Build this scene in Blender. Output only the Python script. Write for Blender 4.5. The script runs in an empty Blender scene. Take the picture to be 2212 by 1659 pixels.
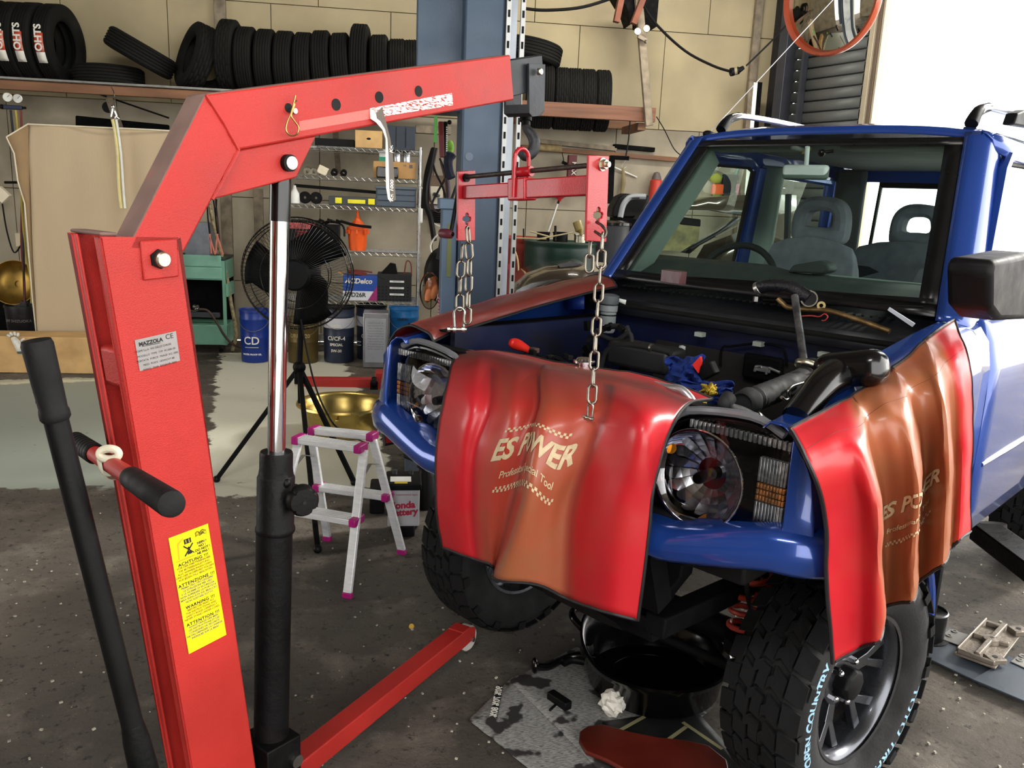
import bpy, bmesh, random
from math import *
from mathutils import Vector, Matrix, noise as mnoise
S = bpy.context.scene
COL = S.collection
random.seed(7)
# ---------------------------------------------------------------- camera
FPX, CAMH, PITCH, ROLL, YAW = 1814.0, 1.593, radians(12.66), radians(2.44), radians(8)
_F = Vector((sin(YAW)*cos(PITCH), cos(YAW)*cos(PITCH), -sin(PITCH)))
_R0 = Vector((cos(YAW), -sin(YAW), 0)); _U0 = _R0.cross(_F)
_R = cos(ROLL)*_R0 + sin(ROLL)*_U0; _U = -sin(ROLL)*_R0 + cos(ROLL)*_U0
CAM = Vector((0, 0, CAMH))
cd = bpy.data.cameras.new('camera'); cam = bpy.data.objects.new('camera', cd); COL.objects.link(cam)
cam.matrix_world = Matrix(((_R.x,_U.x,-_F.x,0),(_R.y,_U.y,-_F.y,0),(_R.z,_U.z,-_F.z,CAMH),(0,0,0,1)))
cd.sensor_width = 36; cd.lens = 36*FPX/2212; cd.clip_start = .05; cd.clip_end = 200
S.camera = cam
# ---------------------------------------------------------------- daylight and exposure
S.view_settings.view_transform = 'Standard'; S.view_settings.look = 'None'
S.view_settings.exposure = 0.0; S.view_settings.gamma = 1; S.view_settings.use_curve_mapping = False
w = bpy.data.worlds.new('overcast_sky'); S.world = w; w.use_nodes = True
w.node_tree.nodes['Background'].inputs[0].default_value = (1.0, 0.985, 0.95, 1)
w.node_tree.nodes['Background'].inputs[1].default_value = 5.0
def area(name, loc, target, sx, sy, power, col=(1,1,1)):
    l = bpy.data.lights.new(name, 'AREA'); l.shape='RECTANGLE'; l.size=sx; l.size_y=sy; l.energy=power; l.color=col
    o = bpy.data.objects.new(name, l); COL.objects.link(o); o.location = loc
    o.rotation_euler = (Vector(target)-Vector(loc)).to_track_quat('-Z','Y').to_euler(); return o
sun = bpy.data.lights.new('sun','SUN'); sun.energy = 4.0; sun.angle = radians(8); sun.color=(1,.96,.88)
so = bpy.data.objects.new('sun', sun); COL.objects.link(so); so.rotation_euler = Vector((-.80,-.28,-.45)).to_track_quat('-Z','Y').to_euler()
# added fill lights without fixtures (above and behind the camera, over the back bays)
area('fill_light', (-.6,-.2,3.5), (-.2,3,0), 1.3,.3, 50, (1,.98,.95))
area('fill_light', (-1.2,6.2,3.9), (-1.0,8.4,1.4), 1.3,.3, 26, (1,.96,.84))
area('fill_light', (2.0,6.4,3.9), (2.2,8.6,2.0), 1.3,.3, 70, (1,.96,.86))
# ---------------------------------------------------------------- geometry helpers
def ray(x, y): return _F + _R*((x-1106)/FPX) - _U*((y-829.5)/FPX)
def D(x, y, d): return CAM + ray(x, y)*d
def G(x, y, z=0.0): r = ray(x, y); return CAM + r*((z-CAMH)/r.z)
def PN(x, y, p0, n): r = ray(x, y); n = Vector(n); return CAM + r*((Vector(p0)-CAM).dot(n)/r.dot(n))
def WY(x, y, Y): return PN(x, y, (0, Y, 0), (0, 1, 0))
def V(*a): return Vector(a)
I4 = Matrix.Identity(4)
WM = {}
class MB:
    def __init__(s): s.v=[]; s.f=[]; s.m=[]
    def add(s, vs, fs, m=0):
        o=len(s.v); s.v += [Vector(p) for p in vs]; s.f += [[i+o for i in f] for f in fs]; s.m += [m]*len(fs); return s
    def box(s, c, d, R=None, m=0):
        c=Vector(c); h=Vector(d)/2
        vs=[Vector((sx*h.x,sy*h.y,sz*h.z)) for sz in (-1,1) for sy in (-1,1) for sx in (-1,1)]
        if R is not None: vs=[R@p for p in vs]
        return s.add([p+c for p in vs],[(0,2,3,1),(4,5,7,6),(0,1,5,4),(2,6,7,3),(0,4,6,2),(1,3,7,5)],m)
    def bb(s, a, b, m=0): a=Vector(a);b=Vector(b); return s.box((a+b)/2,(abs(b.x-a.x),abs(b.y-a.y),abs(b.z-a.z)),None,m)
    def bar(s, p, q, w, h, up=(0,0,1), m=0):
        p=Vector(p);q=Vector(q);d=(q-p);L=d.length;d.normalize();up=Vector(up)
        x=up.cross(d)
        if x.length<1e-4: x=Vector((1,0,0)).cross(d)
        x.normalize(); z=d.cross(x)
        R=Matrix((x,d,z)).transposed(); return s.box((p+q)/2,(w,L,h),R,m)
    def tube(s, pts, r, n=10, closed=False, caps=True, m=0):
        pts=[Vector(p) for p in pts]; k=len(pts); rs=r if isinstance(r,(list,tuple)) else [r]*k
        T=[]
        for i in range(k):
            a=pts[(i-1)%k] if (closed or i>0) else pts[i]; b=pts[(i+1)%k] if (closed or i<k-1) else pts[i]
            t=(b-a); T.append(t.normalized() if t.length>1e-9 else Vector((0,0,1)))
        N=T[0].orthogonal().normalized(); vs=[];fs=[]
        for i in range(k):
            N=(N-T[i]*N.dot(T[i])); 
            if N.length<1e-6: N=T[i].orthogonal()
            N.normalize(); B=T[i].cross(N)
            for j in range(n): a=2*pi*j/n; vs.append(pts[i]+(N*cos(a)+B*sin(a))*rs[i])
        for i in range(k if closed else k-1):
            i2=(i+1)%k
            for j in range(n): fs.append((i*n+j,i*n+(j+1)%n,i2*n+(j+1)%n,i2*n+j))
        if caps and not closed: fs.append(tuple(range(n))[::-1]); fs.append(tuple((k-1)*n+j for j in range(n)))
        return s.add(vs,fs,m)
    def cyl(s, p, q, r, r2=None, n=20, m=0): return s.tube([p,q],[r,r if r2 is None else r2],n,m=m)
    def lathe(s, prof, o=(0,0,0), ax=(0,0,1), n=32, m=0, x0=None, sx=1, sy=1):
        o=Vector(o);ax=Vector(ax).normalized();N=(Vector(x0) if x0 else ax.orthogonal()).normalized();B=ax.cross(N);vs=[];fs=[];k=len(prof)
        for (r,z) in prof:
            for j in range(n): a=2*pi*j/n; vs.append(o+ax*z+(N*cos(a)*sx+B*sin(a)*sy)*r)
        for i in range(k-1):
            for j in range(n): fs.append((i*n+j,i*n+(j+1)%n,(i+1)*n+(j+1)%n,(i+1)*n+j))
        if prof[0][0]>1e-6: pass
        return s.add(vs,fs,m)
    def prism(s, poly, ext, m=0):
        poly=[Vector(p) for p in poly];ext=Vector(ext);n=len(poly)
        return s.add(poly+[p+ext for p in poly],[tuple(range(n))[::-1],tuple(range(n,2*n))]+[(i,(i+1)%n,n+(i+1)%n,n+i) for i in range(n)],m)
    def grid(s, P, m=0, closed=False):
        r=len(P);c=len(P[0]);vs=[p for row in P for p in row]
        fs=[(i*c+j,i*c+(j+1)%c,(i+1)*c+(j+1)%c,(i+1)*c+j) for i in range(r-1) for j in range(c if closed else c-1)]
        return s.add(vs,fs,m)
    def sphere(s, c, r, n=14, k=8, m=0, sc=(1,1,1), R=None):
        c=Vector(c);P=[]
        for i in range(k+1):
            t=pi*i/k; row=[]
            for j in range(n):
                a=2*pi*j/n; p=Vector((sin(t)*cos(a)*sc[0],sin(t)*sin(a)*sc[1],cos(t)*sc[2]))*r
                row.append((R@p if R is not None else p)+c)
            P.append(row)
        return s.grid(P,m,True)
    def xf(s, M): s.v=[M@p for p in s.v]; return s
    def mesh(s, name, mats, inv=None, merge=True, smooth=38):
        me=bpy.data.meshes.new(name); vs=[(inv@p) for p in s.v] if inv is not None else s.v
        me.from_pydata([tuple(p) for p in vs],[],s.f)
        for mt in (mats if isinstance(mats,(list,tuple)) else [mats]): me.materials.append(mt)
        if max(s.m,default=0)>0: me.polygons.foreach_set('material_index',s.m)
        bm=bmesh.new(); bm.from_mesh(me)
        if merge: bmesh.ops.remove_doubles(bm,verts=bm.verts,dist=1e-5)
        bmesh.ops.recalc_face_normals(bm,faces=bm.faces); bm.to_mesh(me); bm.free()
        if smooth:
            me.polygons.foreach_set('use_smooth',[True]*len(me.polygons)); me.set_sharp_from_angle(angle=radians(smooth))
        me.update(); return me
    def build(s, name, mats, parent=None, label=None, bev=0, sol=0, sub=0, smooth=38, merge=True, space='w', seg=2, kind=None):
        inv = WM[parent].inverted() if (parent is not None and space=='w') else None
        me=s.mesh(name,mats,inv,merge,smooth); o=bpy.data.objects.new(name,me); COL.objects.link(o)
        if parent is not None: o.parent=parent; WM[o]=WM[parent]
        else: WM[o]=I4
        if sol: md=o.modifiers.new('s','SOLIDIFY'); md.thickness=sol; md.offset=0
        if bev: md=o.modifiers.new('b','BEVEL'); md.width=bev; md.segments=seg; md.limit_method='ANGLE'; md.angle_limit=radians(35); md.harden_normals=False
        if sub: md=o.modifiers.new('u','SUBSURF'); md.levels=sub; md.render_levels=sub
        if label: o['label']=label
        if kind: o['kind']=kind
        return o
def tag(o, label, cat, group=None, kind=None):
    o['label']=label; o['category']=cat
    if group: o['group']=group
    if kind: o['kind']=kind
    return o
def thing(name, label, cat, loc=(0,0,0), rz=0, group=None, M=None):
    e=bpy.data.objects.new(name,None); COL.objects.link(e); e.empty_display_size=.1
    Mx = M if M is not None else Matrix.Translation(Vector(loc))@Matrix.Rotation(rz,4,'Z')
    e.matrix_world=Mx; WM[e]=Mx; tag(e,label,cat,group); return e
def structure(o): o['kind']='structure'; return o
def chaikin(pts, k=2, closed=False):
    pts=[Vector(p) for p in pts]
    for _ in range(k):
        q=[] if closed else [pts[0]]
        n=len(pts)
        for i in range(n if closed else n-1):
            a=pts[i];b=pts[(i+1)%n]; q+= [a*.75+b*.25,a*.25+b*.75]
        if not closed: q.append(pts[-1])
        pts=q
    return pts
def spline(pts, k=6, closed=False):
    pts=[Vector(p) for p in pts]; n=len(pts); out=[]
    for i in range(n if closed else n-1):
        g=lambda j: pts[j%n] if closed else pts[max(0,min(n-1,j))]
        p0,p1,p2,p3=g(i-1),g(i),g(i+1),g(i+2)
        for s in range(k):
            t=s/k; out.append(.5*((2*p1)+(-p0+p2)*t+(2*p0-5*p1+4*p2-p3)*t*t+(-p0+3*p1-3*p2+p3)*t**3))
    if not closed: out.append(pts[-1])
    return out
def text_mb(body, size=1, cuts=0, bold=0, shear=0, align='CENTER', spacing=1, sx=1):
    cu=bpy.data.curves.new('t','FONT'); cu.body=body; cu.size=size; cu.offset=bold; cu.shear=shear; cu.align_x=align; cu.align_y='CENTER'; cu.space_character=spacing; cu.resolution_u=3
    ob=bpy.data.objects.new('t',cu); COL.objects.link(ob); dg=bpy.context.evaluated_depsgraph_get(); me=bpy.data.meshes.new_from_object(ob.evaluated_get(dg))
    bm=bmesh.new(); bm.from_mesh(me); bmesh.ops.triangulate(bm,faces=bm.faces)
    if cuts:
        xs=[v.co.x for v in bm.verts]; ys=[v.co.y for v in bm.verts]
        if xs:
            for (lo,hi,ax) in ((min(xs),max(xs),0),(min(ys),max(ys),1)):
                k=max(1,int((hi-lo)/cuts))
                for i in range(1,k):
                    co=[0,0,0]; co[ax]=lo+(hi-lo)*i/k; no=[0,0,0]; no[ax]=1
                    bmesh.ops.bisect_plane(bm,geom=bm.verts[:]+bm.edges[:]+bm.faces[:],plane_co=co,plane_no=no)
    mb=MB(); mb.add([Vector((v.co.x*sx,v.co.y,0)) for v in bm.verts],[[v.index for v in f.verts] for f in bm.faces])
    bm.free(); bpy.data.objects.remove(ob); bpy.data.curves.remove(cu); bpy.data.meshes.remove(me); return mb
def lay(mb, o, x, y, off=.0015):   # put flat text on a plane: origin o, axes x (reading direction), y (up)
    x=Vector(x).normalized(); y=Vector(y).normalized(); n=x.cross(y).normalized()
    mb.v=[Vector(o)+x*p.x+y*p.y+n*(off+p.z) for p in mb.v]; return mb
# ---------------------------------------------------------------- materials
def lin(c): return tuple(((v/255)/12.92 if v/255<=.04045 else ((v/255+.055)/1.055)**2.4) for v in c)+(1,)
MT={}
def mat(name, c, rough=.5, metal=0, var=.08, vs=6, bump=0, bs=80, coat=0, dirt=None, da=.5, ds=3, trans=0, emit=0, alpha=1, ior=1.45, spec=.5, stretch=None, sheen=0, dw=.12):
    if name in MT: return MT[name]
    m=bpy.data.materials.new(name); m.use_nodes=True; nt=m.node_tree; b=nt.nodes['Principled BSDF']; L=nt.links.new
    N=nt.nodes.new; tc=N('ShaderNodeTexCoord'); src=tc.outputs['Object']
    if stretch: mp=N('ShaderNodeMapping'); mp.inputs['Scale'].default_value=stretch; L(src,mp.inputs[0]); src=mp.outputs[0]
    c=lin(c)
    def noise(sc,det=4): n=N('ShaderNodeTexNoise'); n.inputs['Scale'].default_value=sc; n.inputs['Detail'].default_value=det; L(src,n.inputs['Vector']); return n.outputs['Fac']
    def mix(a,bb,f):
        x=N('ShaderNodeMix'); x.data_type='RGBA'
        for k,v in ((6,a),(7,bb)):
            if isinstance(v,tuple): x.inputs[k].default_value=v
            else: L(v,x.inputs[k])
        if isinstance(f,float): x.inputs[0].default_value=f
        else: L(f,x.inputs[0])
        return x.outputs[2]
    def ramp(f,lo,hi): r=N('ShaderNodeMapRange'); r.inputs[1].default_value=lo; r.inputs[2].default_value=hi; L(f,r.inputs[0]); return r.outputs[0]
    out=c
    if var: out=mix(tuple(max(0,v*(1-var*1.6)) for v in c[:3])+(1,),tuple(min(1,v*(1+var*1.6)) for v in c[:3])+(1,),ramp(noise(vs),.3,.7))
    if dirt: 
        dc=lin(dirt); th=1-da; out=mix(out,dc,ramp(noise(ds,8),th*.5+.25-dw+.12,th*.5+.25+dw+.12))
    if isinstance(out,tuple): b.inputs['Base Color'].default_value=out
    else: L(out,b.inputs['Base Color'])
    if var and rough>.05: L(ramp2(nt,noise(vs*2),rough*.85,min(1,rough*1.15)),b.inputs['Roughness'])
    else: b.inputs['Roughness'].default_value=rough
    b.inputs['Metallic'].default_value=metal; b.inputs['Coat Weight'].default_value=coat; b.inputs['Coat Roughness'].default_value=.05
    b.inputs['IOR'].default_value=ior; b.inputs['Specular IOR Level'].default_value=spec; b.inputs['Transmission Weight'].default_value=trans; b.inputs['Alpha'].default_value=alpha
    if emit: b.inputs['Emission Color'].default_value=c; b.inputs['Emission Strength'].default_value=emit
    if bump:
        bn=N('ShaderNodeBump'); bn.inputs['Strength'].default_value=min(1,bump); bn.inputs['Distance'].default_value=.004; L(noise(bs,6),bn.inputs['Height']); L(bn.outputs[0],b.inputs['Normal'])
    MT[name]=m; return m
def ramp2(nt,f,a,b):
    r=nt.nodes.new('ShaderNodeMapRange'); r.inputs[1].default_value=.3; r.inputs[2].default_value=.7; r.inputs[3].default_value=a; r.inputs[4].default_value=b; nt.links.new(f,r.inputs[0]); return r.outputs[0]
RED=mat('crane_red',(164,40,35),.42,0,.08,5,.28,520,.0,dirt=(130,44,38),da=.25,ds=7,spec=.35)
RED2=mat('leveller_red',(156,20,30),.3,0,.07,9,.15,300,.3,dirt=(110,40,38),da=.3,ds=9)
REDUST=mat('dusty_top',(112,88,80),.8,0,.15,12,.3,120,dirt=(150,70,60),da=.25,ds=16)
BLK=mat('black_plastic',(9,9,10),.5,0,.15,6,.1,150,spec=.22)
BLKG=mat('black_gloss',(7,7,8),.2,0,.1,6,coat=.2)
BLKM=mat('black_metal',(11,11,12),.5,.2,.25,10,.3,90,dirt=(32,27,23),da=.3,ds=8,spec=.2)
JIBM=mat('jib_metal',(40,42,46),.45,.4,.25,8,.2,90,dirt=(24,24,26),da=.35,ds=6)
RUB=mat('rubber',(18,18,18),.8,0,.18,9,.4,120,spec=.2)
CHR=mat('chrome',(225,225,228),.08,1,.03,4)
STL=mat('steel',(165,165,160),.32,1,.12,20,.1,100)
ZNC=mat('zinc',(190,184,165),.35,1,.2,30,.15,120)
ALU=mat('aluminium',(200,202,205),.35,.9,.08,15,.1,60,stretch=(1,1,6))
CHN=mat('chain_steel',(128,122,112),.33,1,.15,40,.1,150)
GALV=mat('galvanised',(222,224,228),.4,.5,.06,12)
WOOD=mat('brown_wood',(120,84,60),.7,0,.2,14,.5,60,stretch=(.15,1,1),dirt=(70,48,36),da=.4,ds=5)
WOODL=mat('grey_wood',(128,116,98),.75,0,.2,14,.4,60,dirt=(80,68,54),da=.4,ds=6)
PLY=mat('plywood',(196,158,104),.6,0,.1,8,.2,50,dirt=(160,120,76),da=.3,ds=3)
CARD=mat('cardboard',(172,132,84),.8,0,.08,10,.1,80)
WHT=mat('white_paint',(228,228,224),.5,0,.04,10)
WHTP=mat('print_white',(225,222,212),.6,0,.0)
INK=mat('print_black',(20,20,22),.7,0,0)
INKG=mat('print_grey',(92,90,88),.7,0,0)
LBLUE=mat('lift_blue',(66,84,104),.45,.1,.06,3,.15,60,dirt=(58,66,78),da=.35,ds=2)
ORG=mat('orange_plastic',(240,92,20),.45,0,.05,6)
YEL=mat('sticker_yellow',(250,228,20),.35,0,.02,5)
MAG=mat('magenta_plastic',(160,24,110),.4,0,.05,8)
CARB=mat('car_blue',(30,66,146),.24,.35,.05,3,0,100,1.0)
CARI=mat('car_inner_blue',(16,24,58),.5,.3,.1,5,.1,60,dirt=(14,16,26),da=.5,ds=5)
GOLD=mat('brass',(196,158,70),.3,1,.12,8,.1,40)
TRIMG=mat('trim_grey_green',(142,160,152),.6,0,.05,6,.1,200)
DASH=mat('dash_dark',(66,74,74),.7,0,.05,8,.2,250)
SEAT=mat('seat_fabric',(104,108,116),.9,0,.12,20,.5,300)
def glassmat(name,col=(235,245,242),rough=.0,alpha=.18):
    m=bpy.data.materials.new(name); m.use_nodes=True; nt=m.node_tree; nt.nodes.clear(); N=nt.nodes.new
    o=N('ShaderNodeOutputMaterial'); t=N('ShaderNodeBsdfTransparent'); g=N('ShaderNodeBsdfGlossy'); f=N('ShaderNodeFresnel'); x=N('ShaderNodeMixShader')
    t.inputs[0].default_value=lin(col); g.inputs['Roughness'].default_value=rough; f.inputs[0].default_value=1.45
    nt.links.new(f.outputs[0],x.inputs[0]); nt.links.new(t.outputs[0],x.inputs[1]); nt.links.new(g.outputs[0],x.inputs[2]); nt.links.new(x.outputs[0],o.inputs[0]); return m
GLS=glassmat('car_glass',(232,244,238)); LENS=glassmat('lens_glass',(240,242,245))
BAG=glassmat('clear_plastic',(225,222,215),.15)
def lab(parent, body, o, x, y, size, m=INK, name='lettering', **k):
    return lay(text_mb(body,size,**k),o,x,y).build(name,m,parent,smooth=0)
# ================================================================= SETTING
WALLY=8.95
def stain_floor():
    m=bpy.data.materials.new('concrete_floor'); m.use_nodes=True; nt=m.node_tree; b=nt.nodes['Principled BSDF']; L=nt.links.new; N=nt.nodes.new
    g=N('ShaderNodeNewGeometry'); pos=g.outputs['Position']
    def noise(sc,det=6,rough=.6):
        n=N('ShaderNodeTexNoise'); n.inputs['Scale'].default_value=sc; n.inputs['Detail'].default_value=det; n.inputs['Roughness'].default_value=rough; L(pos,n.inputs['Vector']); return n
    def mr(f,a,bb,c=0,d=1): r=N('ShaderNodeMapRange'); r.inputs[1].default_value=a; r.inputs[2].default_value=bb; r.inputs[3].default_value=c; r.inputs[4].default_value=d; L(f,r.inputs[0]); return r.outputs[0]
    def mix(a,bb,f):
        x=N('ShaderNodeMix'); x.data_type='RGBA'
        for k,v in ((6,a),(7,bb)):
            if isinstance(v,tuple): x.inputs[k].default_value=v
            else: L(v,x.inputs[k])
        L(f,x.inputs[0]) if not isinstance(f,float) else None
        return x.outputs[2]
    def mth(op,a,bb):
        x=N('ShaderNodeMath'); x.operation=op
        for k,v in ((0,a),(1,bb)):
            if isinstance(v,(int,float)): x.inputs[k].default_value=v
            else: L(v,x.inputs[k])
        return x.outputs[0]
    c1=lin((116,107,95)); c2=lin((70,63,55)); c3=lin((148,138,124))
    base=mix(c2,c1,mr(noise(.9).outputs[0],.35,.62)); base=mix(base,c3,mr(noise(3.5,8).outputs[0],.52,.72))
    base=mix(base,lin((52,48,42)),mr(noise(26,8,.75).outputs[0],.56,.64))
    vo=N('ShaderNodeTexVoronoi'); vo.inputs['Scale'].default_value=95; L(pos,vo.inputs['Vector'])
    sp=mth('MULTIPLY',mr(vo.outputs['Distance'],.16,.08),mr(noise(14,3).outputs[0],.55,.62)); base=mix(base,lin((196,190,176)),sp)
    # painted areas (flat paint on the slab, edges worn)
    nz=noise(7,6); sep=N('ShaderNodeSeparateXYZ'); L(pos,sep.inputs[0]); X,Y=sep.outputs[0],sep.outputs[1]
    wob=mr(nz.outputs[0],.3,.7,-.05,.05)
    def quad(pts):
        f=None; n=len(pts)
        for i in range(n):
            a=pts[i];c=pts[(i+1)%n]; e=(c-a); nn=Vector((-e.y,e.x)).normalized(); d=nn.dot(a.xy)
            s=mth('ADD',mth('SUBTRACT',mth('ADD',mth('MULTIPLY',X,nn.x),mth('MULTIPLY',Y,nn.y)),d),wob); s=mr(s,-.012,.012)
            f=s if f is None else mth('MINIMUM',f,s)
        return f
    def ccw(p): 
        ar=sum(p[i].x*p[(i+1)%len(p)].y-p[(i+1)%len(p)].x*p[i].y for i in range(len(p))); return p if ar>0 else p[::-1]
    wear=mr(noise(16,8,.7).outputs[0],.27,.36)
    q1=ccw([G(478,762),G(728,757),G(812,905),G(850,1050),G(430,1076)]); q2=ccw([G(-700,850),G(380,812),G(440,1052),G(-700,1050)])
    base=mix(base,lin((150,158,148)),mth('MULTIPLY',quad(q2),wear)); base=mix(base,lin((214,212,194)),mth('MULTIPLY',quad(q1),wear))
    q3=ccw([G(-500,832),G(330,812),G(330,820),G(-500,842)]); base=mix(base,lin((220,218,190)),mth('MULTIPLY',quad(q3),wear))
    L(base,b.inputs['Base Color']); 
    pm=mth('MAXIMUM',quad(q1),quad(q2)); L(mr(pm,0,1,.85,.5),b.inputs['Roughness'])
    h=mth('ADD',mth('MULTIPLY',noise(55,8,.75).outputs[0],.9),mth('ADD',mth('MULTIPLY',noise(11,4).outputs[0],.9),mth('MULTIPLY',sp,.6)))
    bn=N('ShaderNodeBump'); bn.inputs['Distance'].default_value=.03; L(mth('SUBTRACT',1,mth('MULTIPLY',pm,.85)),bn.inputs['Strength']); L(h,bn.inputs['Height']); L(bn.outputs[0],b.inputs['Normal'])
    return m
def floor_slab():
    P=[];x0,x1,y0,y1=-9,14,-3,WALLY; nx,ny=140,80
    for j in range(ny+1):
        row=[]
        for i in range(nx+1):
            x=x0+(x1-x0)*i/nx; y=y0+(y1-y0)*j/ny; row.append(V(x,y,-.004+.004*mnoise.noise(V(x*1.3,y*1.3,0))))
        P.append(row)
    return MB().grid(P)
structure(floor_slab().build('floor',stain_floor(),smooth=80))
WALLM=mat('wall_board',(172,158,126),.8,0,.07,1.5,.15,30,dirt=(134,122,98),da=.42,ds=1.1,dw=.22)
WALLM2=mat('wall_board_dark',(166,156,136),.8,0,.1,2,.15,30,dirt=(96,86,70),da=.42,ds=1.6,dw=.2)
# back wall: boards with recessed joints over a dark backing
wb=MB().bb((-6.5,WALLY+.03,0),(3.95,WALLY+.15,4.2)).build('wall_back',mat('joint_dark',(104,92,70),.9)); structure(wb)
zs=[0,.62,1.46,2.33,3.30,4.2]; xs0=[-6.5,-5.6,-4.7,-3.72,-2.72,-1.76,-.8,.35,1.33,2.25,3.15,3.95]
for j in range(len(zs)-1):
    for i in range(len(xs0)-1):
        dx=.0 if j!=3 else -.45
        a=max(-6.5,xs0[i]+dx); b_=xs0[i+1]+dx if i<len(xs0)-2 else 3.95
        MB().bb((a+.004,WALLY,zs[j]+.004),(b_-.004,WALLY+.035,zs[j+1]-.004)).build('panel',WALLM if zs[j]>1.5 else WALLM2,wb,smooth=0)
# low stained zone boards, posts
structure(MB().bb((-1.77,WALLY-.05,0),(-1.665,WALLY,4.2)).build('trim_1',WOODL,bev=.004))
structure(MB().bb((-1.45,WALLY-.04,0),(-1.36,WALLY,1.55)).build('trim_2',WOODL,bev=.004))
structure(MB().bb((3.62,WALLY-.06,0),(3.70,WALLY,4.2)).build('trim_3',WOODL,bev=.004))
structure(MB().bb((3.86,WALLY-.22,0),(4.0,WALLY,4.2)).build('trim_4',mat('dark_steel_post',(30,33,44),.5,.3),bev=.006))
structure(MB().bb((-6.62,5.6,0),(-6.5,8.95,4.2)).bb((-6.62,-3,0),(-6.5,2.4,4.2)).bb((-6.62,2.4,3.0),(-6.5,5.6,4.2)).build('wall_left',WALLM2)); structure(MB().bb((-6.62,-3.1,0),(-1.2,-3,4.2)).build('wall_front',WALLM2))
structure(MB().bb((-6.6,-3,4.2),(5.2,8.95,4.32)).build('ceiling',mat('ceiling_sheet',(120,112,96),.8,0,.1,2)))
for k in range(5): structure(MB().bb((-6.5,.3+k*2.1,4.05),(5.1,.42+k*2.1,4.2)).build('beam',mat('beam_steel',(60,60,62),.6,.2)))
# side wall with roller shutter: starts at the far corner and comes towards the doorway
SA=WY(1712,200,8.55); sd=V(.317,-.948,0).normalized(); sn=V(-sd.y,sd.x,0); SB=PN(1862,200,SA,sn); SA.z=0; SB.z=0
if sn.dot(CAM-SA)<0: sn=-sn
sw=MB()
hh=.105; nsl=int(4.05/hh); prof=[]
for i in range(nsl):
    z=i*hh; prof+= [(0,z),(.012,z+.012),(.016,z+.05),(.012,z+.09),(0,z+.1)]
shut=MB().bar(SA-sn*.05+V(0,0,2.05),SB-sn*.05+V(0,0,2.05),.02,4.1).build('wall_right',mat('shutter_back',(50,52,54),.6,.3)); structure(shut)
SHM=mat('shutter_grey',(92,94,92),.55,.3,.06,3)
for i in range(nsl):
    pr=prof[i*5:i*5+5]; P=[[SA+sn*o+V(0,0,z) for o,z in pr],[SB+sn*o+V(0,0,z) for o,z in pr]]
    MB().grid(P).build('slat',SHM,shut,sol=.002)
structure(MB().bar(SB+V(0,0,2.05)+sd*.02,SB+V(0,0,2.05)+sd*.08,.05,4.1).build('trim_5',mat('door_jamb',(196,184,160),.5,.3,.05),bev=.006)); structure(MB().bar(SB+V(0,0,2.05)+sd*.10,SB+V(0,0,2.05)+sd*.14,.06,4.1).build('trim_8',mat('door_jamb_dark',(120,104,88),.5,.3,.05),bev=.004)); structure(MB().bar(SB+V(0,0,2.05)+sd*.16,SB+V(0,0,2.05)+sd*.18,.07,4.1).build('trim_9',mat('door_jamb',(196,184,160),.5,.3,.05)))
structure(MB().bar(SA-sd*.12+sn*.06+V(0,0,2.05),SA+sn*.06+V(0,0,2.05),.16,4.1).build('trim_6',mat('shutter_rail',(70,72,80),.5,.5),bev=.005))
structure(MB().bar(SA+sd*.16+sn*.05+V(0,0,2.05),SA+sd*.19+sn*.05+V(0,0,2.05),.06,4.1).build('trim_7',mat('shutter_rail',(70,72,80),.5,.5)))
# ================================================================= LIFT COLUMN
LC=thing('lift_column','tall blue-grey lift column with slotted white tracks behind the hoist','lift',(.5,4.95,0))
def cx(x,d=4.9,y=640): return D(x,y,d).x
cd_=V(sin(radians(8)),cos(radians(8)),0)
x0,x1=.335,.662
MB().bb((x0,4.78,0),(x0+.215,5.2,4.15)).build('column_box',LBLUE,LC,bev=.012)
MB().bb((x0+.215,4.86,0),(x0+.235,5.15,4.15)).build('channel',mat('channel_dark',(26,30,40),.6),LC)
MB().bb((x0+.255,4.90,0),(x1-.03,5.12,4.15)).build('carriage',mat('carriage_white',(196,204,214),.4,.2,.1,5,dirt=(120,134,150),da=.35,ds=4),LC)
slotm=mat('slot_black',(10,10,12),.8)
for nm,xa in (('slotted_track',x0+.222),('slotted_track',x1-.028)):
    t=MB().bb((xa,4.76,0),(xa+.024,4.80,3.0)).build(nm,mat('track_white',(214,216,214),.5,.1,.05,10,dirt=(150,150,146),da=.2,ds=9),LC)
    MB().bb((xa+.006,4.79,3.0),(xa+.03,4.81,4.1)).build('upper_track',mat('track_white',(214,216,214)),t)
    m=MB(); z=.1
    while z<2.95: m.bb((xa+.006,4.757,z),(xa+.018,4.762,z+.036)); z+=.078
    m.build('slots',slotm,t,smooth=0)
MB().bb((x0+.262,4.89,.0),(x1-.036,4.9,1.28)).build('cover_plate',mat('cover_white',(214,220,230),.5),LC)
MB().bb((x0+.30,4.885,1.17),(x0+.335,4.892,1.20)).build('red_mark',mat('red_mark',(200,40,70),.6),LC)
MB().bb((.088,4.98,2.04),(.37,5.28,4.15)).build('control_cabinet',LBLUE,LC,bev=.006)
MB().bb((.368,4.97,2.04),(.382,4.99,4.15)).build('door_gap',mat('gap_black',(10,12,16),.9),LC)
for z in (2.1,3.3): MB().cyl((.14,4.975,z),(.14,4.985,z),.006).build('rivet',ZNC,LC)
MB().cyl((x0+.045,4.775,1.79),(x0+.045,4.785,1.79),.022).build('stamp_disc',mat('blue_light',(104,118,136),.5),LC)
MB().bb((.245,4.86,.0),(.33,5.1,1.52)).bb((.225,4.84,1.50),(.47,5.12,1.56)).build('arm_bracket',mat('bracket_blue',(96,118,142),.5,.1),LC,bev=.006)
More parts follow.
